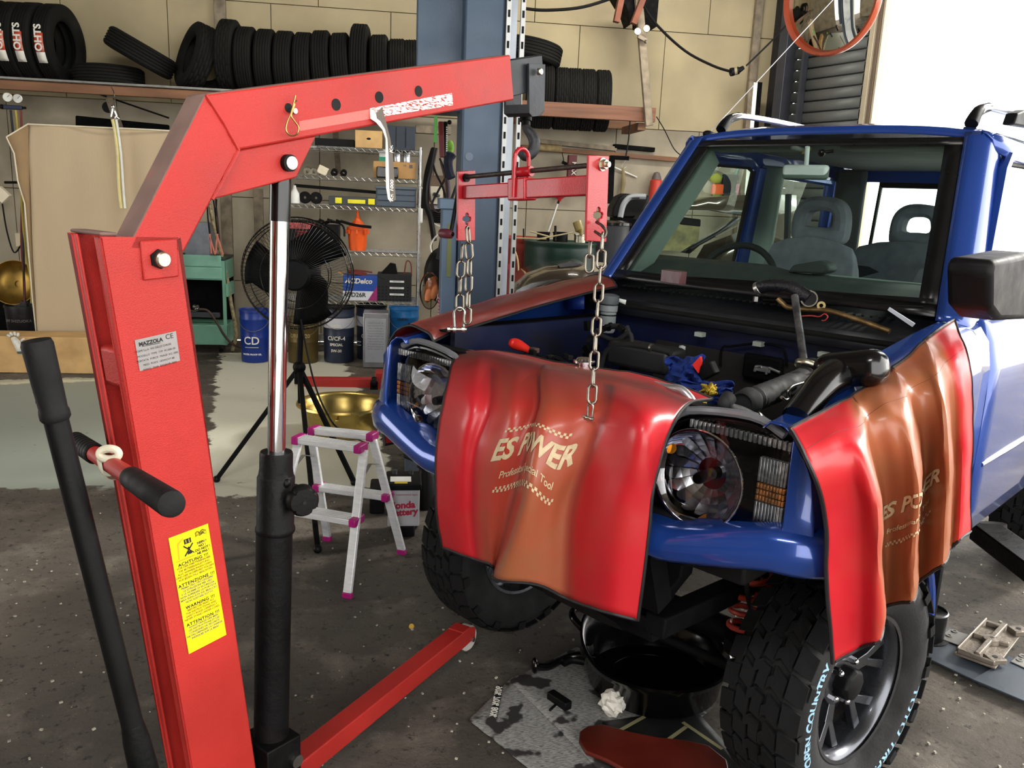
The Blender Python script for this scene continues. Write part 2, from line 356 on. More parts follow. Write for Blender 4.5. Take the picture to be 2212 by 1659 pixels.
MB().bb((.275,4.853,1.12),(.30,4.86,1.42)).build('guide_strip',mat('strip_olive',(126,132,84),.6,.2),LC)
MB().bb((.05,4.6,0),(.95,5.4,.03)).build('base_plate',LBLUE,LC,bev=.004)
# ================================================================= WALL SHELF AND TYRES
SH=thing('tyre_shelf','long brown timber shelf carrying old tyres along the back wall','shelf',(-1.5,8.4,2.3))
MB().bb((-5.2,8.10,2.30),(.30,8.16,2.375)).build('front_beam',WOOD,SH,bev=.005)
MB().bb((-5.2,8.095,2.385),(-1.0,8.15,2.405)).build('edge_rail',mat('grey_pipe',(150,150,146),.4,.6,.1,10),SH,bev=.003)
for k in range(3): MB().bb((-5.2,8.17+k*.2,2.375),(.9,8.36+k*.2,2.40)).build('plank',WOOD,SH,bev=.003)
for x in (-4.2,-2.55,-.6): MB().bar((x,8.75,1.75),(x,8.2,2.28),.05,.05).build('bracket',WOODL,SH)
SH2=thing('timber_rack','short brown timber beam rack holding four tyres right of the lift column','rack',(1.9,8.3,2.3))
MB().bb((1.05,8.08,2.325),(2.40,8.14,2.455)).build('front_beam',mat('fresh_wood',(112,74,54),.65,0,.2,10,.4,60,stretch=(.2,1,3),dirt=(96,60,44),da=.35,ds=6),SH2,bev=.004)
MB().bb((1.05,8.74,2.30),(2.40,8.82,2.40)).build('rear_beam',WOOD,SH2,bev=.004)
MB().bb((2.25,8.14,2.25),(2.33,8.75,2.32)).build('cross_piece',WOOD,SH2,bev=.004)
p=WY(1397,60,8.06); q=WY(1400,272,8.06)
MB().bar(WY(1378,-20,8.03),WY(1402,272,8.03),.07,.05,(0,1,0)).build('hanging_post',WOODL,SH2,bev=.004)
def tyre_mesh(name, R, w, rr, kind='rib', n=72):
    h=w/2; mb=MB(); prof=[]
    # inner bead -> sidewall -> shoulder -> tread -> mirror
    side=[(rr,-h*.62),(rr+.004,-h*.72),(rr+(R-rr)*.25,-h*.93),(rr+(R-rr)*.55,-h*1.0),(rr+(R-rr)*.8,-h*.95),(R-.012,-h*.84),(R-.003,-h*.76)]
    k=5; tr=[]; gw=w*.028
    for i in range(k):
        a=-h*.74+(h*1.48)*i/k; b=-h*.74+(h*1.48)*(i+1)/k
        tr+= [(R-.009,a+gw*.2,0),(R,a+gw,1),(R,b-gw,1),(R-.009,b-gw*.2,0)]
    full=[(r,z,0) for r,z in side]+tr+[(r,-z,0) for r,z in side[::-1]]
    full+= [(rr-.004,h*.5,0),(rr+.03,h*.4,0),(R-.03,h*.55,0),(R-.025,0,0),(R-.03,-h*.55,0),(rr+.03,-h*.4,0),(rr-.004,-h*.5,0),(rr,-h*.62,0)]
    vs=[];fs=[];K=len(full)
    for i,(r,z,t) in enumerate(full):
        for j in range(n):
            a=2*pi*j/n; rad=r
            if kind=='block' and t and (j+(i//4)*2)%4==0: rad=r-.011
            if kind=='rib' and t and j%2==0 and (i//4)%2==0: rad=r-.0012
            vs.append(V(z,cos(a)*rad,sin(a)*rad))
    for i in range(K-1):
        for j in range(n): fs.append((i*n+j,i*n+(j+1)%n,(i+1)*n+(j+1)%n,(i+1)*n+j))
    mb.add(vs,fs); return mb.mesh(name,OLDRUB,smooth=32)
OLDRUB=mat('old_tyre_rubber',(23,23,21),.9,0,.2,5,.3,140,dirt=(40,40,34),da=.3,ds=4,spec=.2)
TY={k:tyre_mesh('tyre',.31,.19,.185,k) for k in ('rib','block')}
def tyre(kind, c, R, w, rot, label, grp):
    o=bpy.data.objects.new('tyre',TY[kind]); COL.objects.link(o); o.matrix_world=Matrix.Translation(c)@rot.to_4x4()@Matrix.Diagonal((w/.19,R/.31,R/.31,1)); WM[o]=o.matrix_world
    return tag(o,label,'tyre',grp)
EU=lambda x,y,z: Matrix.Rotation(radians(z),3,'Z')@Matrix.Rotation(radians(y),3,'Y')@Matrix.Rotation(radians(x),3,'X')
row=[(497,42,'block',2),(536,58,'rib',0),(578,63,'rib',0),(619,67,'rib',0),(659,70,'rib',0),(699,66,'rib',-3),(740,71,'rib',-4),(780,52,'rib',0),(823,75,'rib',-3),(861,84,'rib',-3),(893,86,'rib',-3)]
ordn=['first','second','third','fourth','fifth','sixth','seventh','eighth','ninth','tenth','eleventh']
lookn=['tall tyre with a blocky winter tread','plain grey worn tyre','plain grey worn tyre','plain grey worn tyre','plain grey worn tyre','black rib-treaded tyre','black rib-treaded tyre','tall black rib-treaded tyre','black rib-treaded tyre','tyre with cross-cut ribs','tyre half hidden by the blue column']
for i,(x,yt,k,tl) in enumerate(row):
    R=.3
    for _ in range(4): R=(WY(x,yt,8.17+R).z-2.40)/2
    c=WY(x,yt+60,8.17+R); c.z=2.40+R*.995
    wd=(WY(x+20,100,8.17+R)-WY(x-20,100,8.17+R)).x*.97
    tyre(k,c,R,wd*.97,EU(13*i,tl,-4),'%s, %s right of the wall pillar'%(lookn[i],ordn[i]),'tyres standing in a row on the long shelf')
lbl=mat('tyre_label_red',(196,72,46),.5,0,.25,14,dirt=(226,214,200),da=.3,ds=12); 
for i,(x,yt) in enumerate([(6,2),(52,6),(90,7),(134,10)]):
    R=.33
    for _ in range(4): R=(WY(x,yt,8.2+R).z-2.40)/2
    c=WY(x-6,yt+70,8.2+R); c.z=2.40+R*.995
    o=tyre('rib',c,R,.165,EU(9*i,0,-8),['black tyre cut by the left edge of the picture, on the long shelf','new tyre with a faded red label, left of its twin','new tyre with a dark red label between two labelled tyres','new tyre with the brightest red label, open side showing'][i],'new labelled tyres at the shelf end')
    if i:
        P=[];fr=EU(0,0,-8)
        for a in range(9):
            t=radians(196-a*5.2-8); P.append([c+fr@V(s*.038,cos(t)*(R+.003),sin(t)*-(R+.003)) for s in (-1,1)])
        for k_,(a0,a1,mt) in enumerate(((0,6,lbl),(5,9,WHTP))):
            MB().grid(P[a0:a1]).build('tread_label',mt,o,sol=.002)
        # lettering strip
        t=radians(196-15); n_=fr@V(0,cos(t),-sin(t)); up=fr@V(0,-sin(t)*-1,cos(t)*-1)
        lay(text_mb('OHTS',.085,bold=.003),c+n_*(R+.006),V(0,0,1),n_.cross(V(0,0,1))*1,0.001).build('lettering',WHTP,o,smooth=0)
c=WY(235,150,8.5); tyre('rib',V(c.x,8.5,2.40+.09),.30,.18,EU(0,90,0),'tyre lying flat on the shelf beside the labelled tyres','loose tyres on the long shelf')
c=WY(300,120,8.42); tyre('rib',c+V(.02,0,.02),.31,.18,Matrix.Rotation(radians(28),3,'Y')@EU(0,90,0),'smooth ribbed tyre leaning across the flat tyre','loose tyres on the long shelf')
c=WY(422,110,8.45); tyre('block',V(c.x,8.45,2.40+.30),.305,.18,EU(0,17,30),'tyre with a blocky tread tilted against the wall pillar','loose tyres on the long shelf')
c=WY(450,140,8.55); tyre('rib',V(c.x,8.62,2.40+.26),.26,.16,EU(0,8,75),'dark tyre hidden behind the tilted blocky tyre','loose tyres on the long shelf')
for i,(x,l) in enumerate([(1213,'blocky tyre next to the hoist hook on the timber rack'),(1241,'blocky tyre second from the hoist hook'),(1270,'blocky tyre third from the hoist hook'),(1302,'outermost blocky tyre on the timber rack')]):
    c=WY(x,200,8.38); tyre('block',V(c.x,8.42,2.235+.288),.288,.15,EU(11*i,0,-7),l,'tyres standing on the timber rack')
c=WY(1180,200,8.38); tyre('rib',V(c.x,8.42,2.235+.295),.295,.15,EU(0,0,-7),'smooth tyre beside the blocky tyres behind the hoist head','tyres standing on the timber rack')
c=WY(1155,200,8.38); tyre('rib',V(c.x,8.42,2.235+.285),.285,.15,EU(0,0,-7),'tyre mostly hidden behind the lift column on the timber rack','tyres standing on the timber rack')
c=WY(1140,100,8.4); tyre('rib',V(c.x+.06,8.45,2.935),.28,.19,Matrix.Rotation(radians(10),3,'Y')@EU(0,90,0),'tyre lying on top behind the lift column','loose tyres on the long shelf')
# ================================================================= ENGINE CRANE
AZ=radians(46); KH=V(sin(AZ),cos(AZ),0); KN=V(cos(AZ),-sin(AZ),0); K0=D(1103,118,2.05)
def K(x,y,off=0.0): return PN(x,y,K0+KN*off,KN)
CR=thing('engine_crane','red engine crane with long boom and hydraulic ram standing beside the blue car','crane',(K(470,1659).x,K(470,1659).y,0))
BW=.062
def boomsec(name,poly,w=BW,off=0,mats=(RED,),dust=(),bev=.003,parent=CR):
    P=[K(x,y,off) for x,y in poly]; mb=MB(); n=len(P); e=-KN*w
    mb.add(P,[tuple(range(n))]); mb.add([p+e for p in P],[tuple(range(n))[::-1]])
    for i in range(n): mb.add([P[i],P[(i+1)%n],P[(i+1)%n]+e,P[i]+e],[(0,1,2,3)],1 if i in dust else 0)
    return mb.build(name,list(mats),parent,bev=bev)
boomsec('boom',[(275,540),(445,203),(1103,118),(1111,216),(516,324),(398,545)],mats=(RED,REDUST),dust=(0,1),bev=.004)
boomsec('gusset_plate',[(516,324),(684,293),(641,384),(459,431)],w=BW-.016,off=-.008)
weld=MB(); 
def bead(pts,r=.0035,seed=1):
    rnd=random.Random(seed); a=[]
    for i in range(len(pts)-1):
        p,q=pts[i],pts[i+1]; k=max(2,int((q-p).length/.007))
        for j in range(k): a.append(p.lerp(q,j/k))
    a.append(pts[-1]); weld.tube(a,[r*(.75+.5*rnd.random()) for _ in a],6)
bead([K(445,205,.001),K(482,262,.001),K(516,324,.001)]); bead([K(516,324,0),K(488,378,0),K(459,431,0)]); 
weld.build('weld_seam',RED,CR)
holes=MB()
for x,y,r in ((623,233,.0085),(726,226,.0115),(819,210,.0115),(904,197,.0115)): holes.cyl(K(x,y)-KN*.004,K(x,y)+KN*.0008,r,n=20)
holes.build('pin_holes',slotm,CR,label='round black adjusting holes')
def pin(name,x,y,r,l,mt=ZNC,off=0):
    p=K(x,y,off); return MB().lathe([(0,l),(r*.82,l),(r,l*.82),(r,0)],p,KN,20).build(name,mt,CR)
MB().cyl(K(340,559,0),K(340,559,0)+KN*.009,.017,n=6).build('hex_collar',BLKM,CR); pin('pivot_pin',345,560,.0135,.016,off=.004)
MB().cyl(K(620,352,-.008),K(620,352,-.008)+KN*.012,.016,n=20).build('hex_collar',BLKM,CR); pin('ram_pin',625,352,.0125,.012,WHT,off=-.004)
# R-clip and locking pin of the jib
pin('lock_pin',630,240,.0062,.012)
rc=[K(x,y,.014) for x,y in ((638,206),(634,225),(628,246),(620,265),(618,282),(628,293),(641,290),(645,276),(636,262),(629,250),(633,238),(636,226),(634,222),(641,218))]
MB().tube(spline(rc,5),.0016,8).build('spring_clip',mat('clip_brass',(176,150,92),.3,1,.1),CR)
# mast: two folded side plates, open to the rear, with ties between them
TL,TR,BL,BR=K(216,511),K(385,513),K(413,1659),K(554,1659)
dz=(BL-TL); BL2=TL+dz*((TL.z-.12)/(TL.z-BL.z)); dz=(BR-TR); BR2=TR+dz*((TR.z-.12)/(TR.z-BR.z))
MW=.105; e=-KN
mb=MB().prism([TL,TR,BR2,BL2],e*.006)
mb.prism([TL,TL+e*.024,BL2+e*.024,BL2],(TR-TL).normalized()*.006); mb.prism([TR,TR+e*.022,BR2+e*.022,BR2],(TL-TR).normalized()*.006)
mb.build('mast_plate',RED,CR,bev=.003)
mb=MB().prism([TL+e*MW,TR+e*MW,BR2+e*MW,BL2+e*MW],-e*.006); mb.prism([TL+e*(MW-.022),TL+e*MW,BL2+e*MW,BL2+e*(MW-.022)],(TR-TL).normalized()*.006)
mb.prism([TR+e*(MW-.022),TR+e*MW,BR2+e*MW,BR2+e*(MW-.022)],(TL-TR).normalized()*.006); mb.build('mast_plate',RED,CR,bev=.003)
hd=(TR-TL).normalized()
MB().prism([TL+hd*.07+e*.006,TL+hd*.07+e*(MW-.006),BL2+hd*.07+e*(MW-.006),BL2+hd*.07+e*.006],hd*.005).build('mast_web',mat('red_inside',(120,26,24),.6,0,.1,5),CR)
def tie(y0,y1,d=.066):
    f=lambda y:(y-511)/(1659-511)
    a=TL+(BL-TL)*f(y0); b=TL+(BL-TL)*f(y1)
    return MB().prism([a+e*.022+hd*.004,a+e*(MW-.02)+hd*.004,b+e*(MW-.02)+hd*.004,b+e*.022+hd*.004],hd*d).build('tie_plate',[RED],CR,bev=.008)
tie(722,800)
MB().prism([TL+V(0,0,.001),TL+hd*.03+V(0,0,.001),TL+hd*.03+e*MW+V(0,0,.001),TL+e*MW+V(0,0,.001)],V(0,0,.006)).build('top_cap',REDUST,CR,bev=.003)
pl=[K(301,521,0),K(380,516,0),K(384,597,0),K(308,606,0)]; MB().prism(pl,KN*.005).build('pivot_plate',RED,CR,bev=.003)
# base frame, legs and casters
bz=.105
root=(BL2+BR2)/2+e*MW/2; root.z=bz
bz=.072; tipL=G(990,1376,.07); dirL=(tipL-G(648,1659,.07)); dirL.z=0; dirL.normalize(); rootL=tipL-dirL*1.32; rootL.z=bz; tipL.z=bz
xr=rootL+KN*.52; 
MB().bar(rootL-KN*.06,xr+KN*.06,.09,.07).build('base_beam',RED,CR,bev=.006)
MB().bar(rootL-KH*.0-KN*.02,tipL,.062,.062).build('leg',RED,CR,bev=.004)
dR=V(sin(radians(66)),cos(radians(66)),0); tipR=xr+dR*.55
MB().bar(xr,tipR,.062,.062).build('leg',RED,CR,bev=.004)
MB().bb((0,0,0),(0,0,0)) 
mb=MB().bar(root-V(0,0,.05),root+V(0,0,.10)+hd*0,.2,.12,KH); mb.build('mast_foot',RED,CR,bev=.006)
def caster(tip,dr,side):
    n=V(-dr.y,dr.x,0); 
    f=MB(); 
    for s in (-1,1): 
        f.prism([tip+n*.031*s+V(0,0,.03)-dr*.02,tip+n*.031*s+V(0,0,.03)+dr*.03,tip+n*.031*s+V(0,0,.012)+dr*.068,tip+n*.031*s+V(0,0,-.028)+dr*.066,tip+n*.031*s+V(0,0,-.03)-dr*.02],-n*.006*s)
    f.bar(tip+V(0,0,.03)-dr*.02,tip+V(0,0,.03)+dr*.03,.06,.006); fk=f.build('caster_fork',RED,CR,bev=.002)
    cw=tip+dr*.050; cw.z=.046
    MB().lathe([(0,-.022),(.040,-.022),(.046,-.016),(.046,.016),(.040,.022),(0,.022)],cw,n,28).build('wheel',mat('caster_grey',(196,190,184),.5),fk)
    MB().cyl(cw-n*.036,cw+n*.036,.009,n=10).build('axle_bolt',STL,fk)
caster(tipL,dirL,1); caster(tipR,dR,1)
for c_ in (rootL-KH*.02-KN*.03,xr-KH*.02+KN*.03):
    cw=V(c_.x,c_.y,.05); MB().lathe([(0,-.02),(.042,-.02),(.05,-.012),(.05,.012),(.042,.02),(0,.02)],cw-KH*.08,KN,24).build('rear_caster',mat('caster_grey',(196,190,184),.5),CR)
    MB().bar(cw-KH*.08-V(0,0,.0),cw-KH*.02+V(0,0,.04),.03,.02).build('caster_arm',RED,CR)
# ram
C_=-BW/2
rt,rj,rb=K(606,385,C_),K(597,975,C_),K(586,1585,C_)
up=(rt-rj).normalized(); side=KN
MB().cyl(rt+up*.02,K(604,478,C_),.0205,n=28).build('ram_collar',BLKG,CR)
MB().cyl(K(604,478,C_),rj-up*.02,.0182,n=32).build('ram_rod',CHR,CR)
MB().lathe([(0,.0),(.032,0),(.034,-.006),(.034,-.036),(.036,-.05)],rj,up,6 and 24).lathe([(.036,-.05),(.0385,-.055),(.0385,-.16),(.041,-.165),(.041,-.172),(.0375,-.178)],rj,up,28).build('ram_head',BLKM,CR)
MB().lathe([(.0375,0),(.0375,(rj-rb).length-.175)],rb,up,32).build('ram_cylinder',BLKM,CR)
kb=K(618,1060,C_)+KN*.04; kd=(KN*.93-KH*.36).normalized()
MB().cyl(kb-kd*.03,kb+kd*.018,.016,n=16).build('valve_stem',BLKM,CR)
pr=[]; 
vk=MB(); nn=36
for i,(r,z) in enumerate([(0,.046),(.026,.045),(.031,.038),(.031,.022),(.026,.016),(0,.015)]):
    pr.append((r,z))
vk.lathe(pr,kb+kd*.0,kd,nn)
xo=kd.orthogonal().normalized(); yo=kd.cross(xo)
for p in range(len(vk.v)):
    q=vk.v[p]-kb; a=atan2(q.dot(yo),q.dot(xo)); ax=kd*q.dot(kd); rad=q-ax; vk.v[p]=kb+ax+rad*(1.05-.14*max(0,cos(4*a))**8)
vk.build('release_knob',BLK,CR)
MB().cyl(kb+kd*.0465,kb+kd*.0475,.004,n=8).build('knob_screw',slotm,CR)
MB().sphere(rj-up*.06+KN*.034,.010).build('filler_plug',BLKM,CR)
b0=rb-up*.02; mb=MB(); 
MB().box(rb-up*.055,(.088,.10,.11),Matrix((KH,-KN,V(0,0,1))).transposed()).build('ram_bracket',BLKM,CR,bev=.003)
MB().cyl(rb-up*.055+KN*.05+KH*.028-up*.0,rb-up*.055+KN*.06+KH*.028,.014,n=20).build('bracket_pin',STL,CR)
# stickers
def quadpts(pts,off): return [K(x,y,off) for x,y in pts]
q=quadpts([(291,735),(380,715),(389,779),(302,802)],.0012); MB().add(q,[(0,1,2,3)]).build('maker_plate',mat('plate_silver',(140,136,134),.45,.3,.06,30),CR,smooth=0)
ex=(q[1]-q[0]).normalized(); ey=(q[0]-q[3]).normalized()
def KT(body,x,y,size,m=INK,off=.0016,ex=ex,ey=ey,**k):
    return lay(text_mb(body,size,**k),K(x,y,off),ex,ey,0).build('lettering',m,CR,smooth=0)
KT('MAZZOLA',326,739,.0092,bold=.0004); KT('CE',366,727,.0125)
for i,(s,x) in enumerate([('COSMI S.p.A. VIA DELLE CHIUSE',330),('MODELLO  TYPE  TYP  M 1000 ER',338),('PORTATA  FORCE  TRAGF. KG 1000',340),('PESO  POIDS  GEWICHT 88',343),('ANNO  YEAR  BAUJAHR 2004',345)]):
    KT(s,x+1,752+i*9.6,.0048)
MB().add([K(x,y,.0015) for x,y in ((307,748),(346,740),(346,741.2),(307,749.2))],[(0,1,2,3)]).build('underline',INK,CR,smooth=0)
yq=[(364,1163),(449,1131),(489,1371),(408,1413)]; q=quadpts(yq,.0012); MB().add(q,[(0,1,2,3)]).build('warning_sticker',YEL,CR,smooth=0)
ex2=(q[1]-q[0]).normalized(); ey2=(q[0]-q[3]).normalized(); O=q[0]
sw_,sh_=(q[1]-q[0]).length,(q[0]-q[3]).length
def YT(body,u,v,size,m=INK,**k): return lay(text_mb(body,size,**k),O+(q[1]-q[0])*u+(q[3]-q[0])*v,ex2,ey2,.0006).build('lettering',m,CR,smooth=0)
for i,s in enumerate(['NEIN !','NO !','DO NOT !','NE PAS !']): YT(s,.77,.125+i*.028,.0068,bold=.0003)
def YB(pts,m=INK): return MB().add([O+(q[1]-q[0])*u+(q[3]-q[0])*v+KN*.0008 for u,v in pts],[tuple(range(len(pts)))]).build('pictogram',m,CR,smooth=0)
YB([(.34,.055),(.52,.055),(.52,.095),(.34,.095)]); YB([(.38,.06),(.40,.06),(.40,.09),(.38,.09)],YEL); YB([(.46,.06),(.48,.06),(.48,.09),(.46,.09)],YEL)
YB([(.38,.185),(.50,.185),(.48,.16),(.40,.16)]); YB([(.30,.11),(.32,.10),(.56,.185),(.54,.19)]); YB([(.54,.10),(.56,.11),(.32,.195),(.30,.185)])
og=mat('pict_orange',(214,150,20),.6,0,0)
YB([(.14,.20),(.17,.20),(.20,.08),(.34,.045),(.33,.035),(.17,.07)],og); YB([(.08,.205),(.55,.205),(.55,.215),(.08,.215)],og); YB([(.40,.13),(.43,.12),(.46,.13),(.44,.15)],INK)
for a,b in ((.64,.76),(.77,.92)):
    YB([(a,.035),(a+.06,.025),(b,.04),(b,.075),(a+.06,.06),(a,.07)],INK); YB([(a+.012,.04),(a+.06,.03),(b-.01,.044),(b-.01,.07),(a+.06,.056),(a+.012,.065)],YEL)
YT('!',.84,.05,.010)
tx={0:'ACHTUNG !!!',1:'ATTENZIONE !!!',2:'WARNING !!!',3:'ATTENTION !!!'}
sub=['VOR DER INBETRIEBNAHME|DIE BETRIEBSANLEITUNG|ALLE ANWEISUNGEN LESEN|UND DER SICHERHEIT FOLGEN|AUF JEDEN FALL BEACHTEN','PRIMA DELL USO LEGGERE|LE ISTRUZIONI PER USO|E LE NORME DI SICUREZZA|NON SUPERARE LA PORTATA|MAX INDICATA SUL BRACCIO|NON SOSTARE SOTTO','BEFORE USE READ ALL|THE INSTRUCTIONS AND|SAFETY RULES CAREFULLY|NEVER STAND UNDER LOAD','AVANT USAGE LIRE BIEN|LES INSTRUCTIONS ET LES|CONSIGNES DE SECURITE|NE PAS DEPASSER LA CHARGE|INDIQUEE SUR LE BRAS']
v=.245
for i in range(4):
    YT(tx[i],.5,v,.0092,bold=.0003,spacing=1.15); v+=.026
    for s in sub[i].split('|'): YT(s,.5,v,.0056,bold=.0002,m=INKG if i%2 else mat('print_brown',(120,96,20),.7,0,0)); v+=.0245
    v+=.022
# capacity tape, half peeled off, with its hanging end
tp=[(799,234),(976,201),(979,227),(800,256)]
tapem=bpy.data.materials.new('worn_tape'); tapem.use_nodes=True; nt=tapem.node_tree; b=nt.nodes['Principled BSDF']; tc=nt.nodes.new('ShaderNodeTexCoord'); mp=nt.nodes.new('ShaderNodeMapping'); mp.inputs['Scale'].default_value=(90,90,420)
no=nt.nodes.new('ShaderNodeTexNoise'); no.inputs['Scale'].default_value=1; no.inputs['Detail'].default_value=5; mr=nt.nodes.new('ShaderNodeMapRange'); mr.inputs[1].default_value=.42; mr.inputs[2].default_value=.52
nt.links.new(tc.outputs['Object'],mp.inputs[0]); nt.links.new(mp.outputs[0],no.inputs[0]); nt.links.new(no.outputs[0],mr.inputs[0]); nt.links.new(mr.outputs[0],b.inputs['Alpha']); b.inputs['Base Color'].default_value=lin((240,232,224)); b.inputs['Roughness'].default_value=.4
MB().add([K(x,y,.001) for x,y in tp],[(0,1,2,3)]).build('tape_residue',tapem,CR,smooth=0)
fade=mat('faded_red',(226,92,84),.5,0,.05,8,.3,150); MB().add([K(x,y,.0006) for x,y in ((646,262),(798,236),(800,257),(648,283))],[(0,1,2,3)]).build('faded_strip',fade,CR,smooth=0)
tz=[((799,236),(812,245),(826,231)),((800,256),(814,256),(829,245)),((812,264),(822,262),(833,260)),((826,280),(832,280),(838,279)),((833,300),(837,300),(843,299)),((833,330),(839,330),(848,329)),((833,370),(840,370),(851,369)),((834,405),(841,405),(853,404)),((838,430),(844,437),(855,432))]
P=[[K(x,y,[.002,.004,.010,.013,.013,.013,.013,.013,.013][i]+(.004 if j==1 else 0)) for j,(x,y) in enumerate(r)] for i,r in enumerate(tz)]
tg=mat('tape_grey',(96,88,80),.7,0,.06,10); tw_=mat('tape_white',(206,204,198),.7)
mb=MB(); mb.grid([r[:2] for r in P],1); mb.grid([r[1:] for r in P],0); mb.build('peeled_tape',[tg,tw_],CR)
for s,(x,y) in {'Kg. 1000':(846,412),'Kg.':(845,322)}.items():
    a=(K(846,400,.016)-K(845,440,.016)).normalized(); lay(text_mb(s,.0125,bold=.0003,shear=.2),K(x,y,.0185),a,-hd,.0005).build('lettering',WHTP,CR,smooth=0)
# jib and swivel hook
boomsec('jib',[(1085,132),(1171,119),(1176,176),(1176,192),(1092,212)],w=BW-.016,off=-.008,mats=(JIBM,),bev=.002)
ub=MB(); o1,o2=.004,-BW-.004
for o in (o1,o2-.006):
    ub.prism([K(1143,137,o1) if o==o1 else K(1143,137,o1)-KN*(BW+.014)]+[K(x,y,o1)-(KN*(BW+.014) if o!=o1 else V(0,0,0)) for x,y in ((1178,139),(1176,240),(1168,250),(1152,252),(1143,244))],-KN*.007)
ub.prism([K(x,y,o1) for x,y in ((1143,225),(1176,225),(1176,240),(1168,250),(1150,252),(1143,244))],-KN*(BW+.014))
ub.build('hook_bracket',JIBM,CR,bev=.004)
pin('jib_bolt',1163,155,.0085,.010,off=.011)
hc=K(1158,252,-BW/2)
HC=V(hc.x,hc.y,hc.z)
hk=D(1136,258,(hc-CAM).dot(_F)*1.0)
hd0=(hk-CAM).dot(_F)
MB().cyl(D(1136,238,hd0),D(1136,262,hd0),.016,n=16).cyl(D(1136,262,hd0),D(1136,272,hd0),.012,n=16).build('swivel',BLKM,CR)
hp=[D(x,y,hd0) for x,y in ((1136,262),(1137,276),(1146,288),(1154,303),(1154,318),(1148,330),(1137,336),(1127,331),(1122,325))]
MB().tube(spline(hp,5),[.009+.006*min(1,i/14)-(.009*max(0,i-32)/10) for i in range(41)],14).build('hook',mat('cast_black',(44,44,46),.55,.4,.2,12,.5,90),CR)
# pump handle and push bar
ph0,ph1=D(320,1700,1.28),D(78,735,1.08)
gripm=mat('grip_rubber',(13,13,14),.65,0,.08,12,.15,200,spec=.25)
f=lambda y:(1700-y)/(1700-735.)
MB().cyl(ph0,ph0.lerp(ph1,f(880)),.0155,n=24).build('pump_handle',BLK,CR)
g=ph0.lerp(ph1,f(885)); gd=(ph1-g).normalized(); L_=(ph1-g).length
hg=MB().lathe([(.0165,0),(.019,.004),(.019,.012),(.0175,.016),(.0185,L_*.5),(.0195,L_-.006),(.0175,L_),(.010,L_+.001),(0,L_-.001)],g,gd,26).build('handle_grip',gripm,CR)
mb=MB(); sd2=gd.cross(_F).normalized()
for k in range(6): mb.sphere(g+gd*(L_*(.12+.13*k))+sd2*.0175,.0035,8,5)
mb.build('grip_bumps',gripm,CR)
sk=MB().lathe([(.0155,.0),(.019,-.03),(.022,-.12),(.022,-.2)],ph0.lerp(ph1,f(1540)),gd,24).build('handle_socket',BLKM,CR)
a0,a1=D(162,952,1.62),D(372,1090,1.08)
L=lambda t:a0.lerp(a1,t)
MB().cyl(L(.08),L(.92),.014,n=24).build('push_bar',RED,CR)
g1=MB(); ax=(a1-a0).normalized()
for i in range(9): g1.lathe([(.0155,0),(.0185,.004),(.0185,.017),(.0155,.021)],L(0)+ax*(.004+i*.021),ax,20)
g1.cyl(L(0),L(0)+ax*.005,.0155)
g1.build('ribbed_grip',gripm,CR)
lg=(a1-L(.67)).length; MB().lathe([(.0145,0),(.017,.003),(.0175,.02),(.0185,lg-.01),(.0175,lg-.002),(.013,lg),(0,lg)],L(.67),ax,28).build('handle_grip',gripm,CR)
# white strap knotted round the push bar
sp=MB(); cst=L(.455); xx=ax.orthogonal().normalized(); yy=ax.cross(xx); P=[]
for i in range(25):
    t=2*pi*i/24; r=.0185+.003*sin(t*2); P.append([cst+ax*(s*.02+.018*sin(t+1))+ (xx*cos(t)+yy*sin(t))*(r+.002*cos(s*1.4)) for s in (-1,-.5,0,.5,1)])
sp.grid(P)
rg=[cst+ax*(.008)+_U*.018+_R*.005+(_R*cos(a)*.016+_U*sin(a)*.009-_F*(.016)) for a in [2*pi*i/14 for i in range(15)]]
sp.tube(rg[:-1],.0075,8,closed=True)
sp.build('knotted_strap',mat('strap_cream',(206,198,176),.5,0,.12,20,.3,60,dirt=(150,140,116),da=.3,ds=20),CR,sub=1)
# ================================================================= LOAD LEVELLER
LL_=D(1006,400,2.26); RR_=D(1291,400,1.96); LA=(RR_-LL_); LA.z=0; LA.normalize(); LS=V(-LA.y,LA.x,0)
if LS.dot(CAM-LL_)>0: LS=-LS    # LS points away from the camera
LV=thing('load_leveller','red load leveller bar with chains hanging from the crane hook','lifting bar',((LL_+RR_)/2)-V(0,0,.0))
def holed(name,outer,holes,o,x,y,th,m,parent,bev=.0015):
    cu=bpy.data.curves.new(name,'CURVE'); cu.dimensions='2D'; cu.fill_mode='BOTH'; cu.extrude=th/2
    for pts in [outer]+holes:
        s_=cu.splines.new('POLY'); s_.points.add(len(pts)-1); s_.use_cyclic_u=True
        for i,p in enumerate(pts): s_.points[i].co=(p[0],p[1],0,1)
    ob=bpy.data.objects.new('t',cu); COL.objects.link(ob); dg=bpy.context.evaluated_depsgraph_get(); me=bpy.data.meshes.new_from_object(ob.evaluated_get(dg))
    n=x.cross(y).normalized(); mb=MB(); mb.add([o+x*v.co.x+y*v.co.y+n*v.co.z for v in me.vertices],[list(f.vertices) for f in me.polygons])
    bpy.data.objects.remove(ob); bpy.data.curves.remove(cu); bpy.data.meshes.remove(me)
    return mb.build(name,m,parent,bev=bev)
def LP(x,y,o): return PN(x,y,o,LA)          # point on an end-plate plane
def cross(cx,cy,r):
    pts=[]
    for k in range(4):
        a=pi/2*k; pts+= [(cx+cos(a-.36)*r,cy+sin(a-.36)*r),(cx+cos(a)*r*1.12,cy+sin(a)*r*1.12),(cx+cos(a+.36)*r,cy+sin(a+.36)*r),(cx+cos(a+pi/4)*r*.60,cy+sin(a+pi/4)*r*.60)]
    return pts
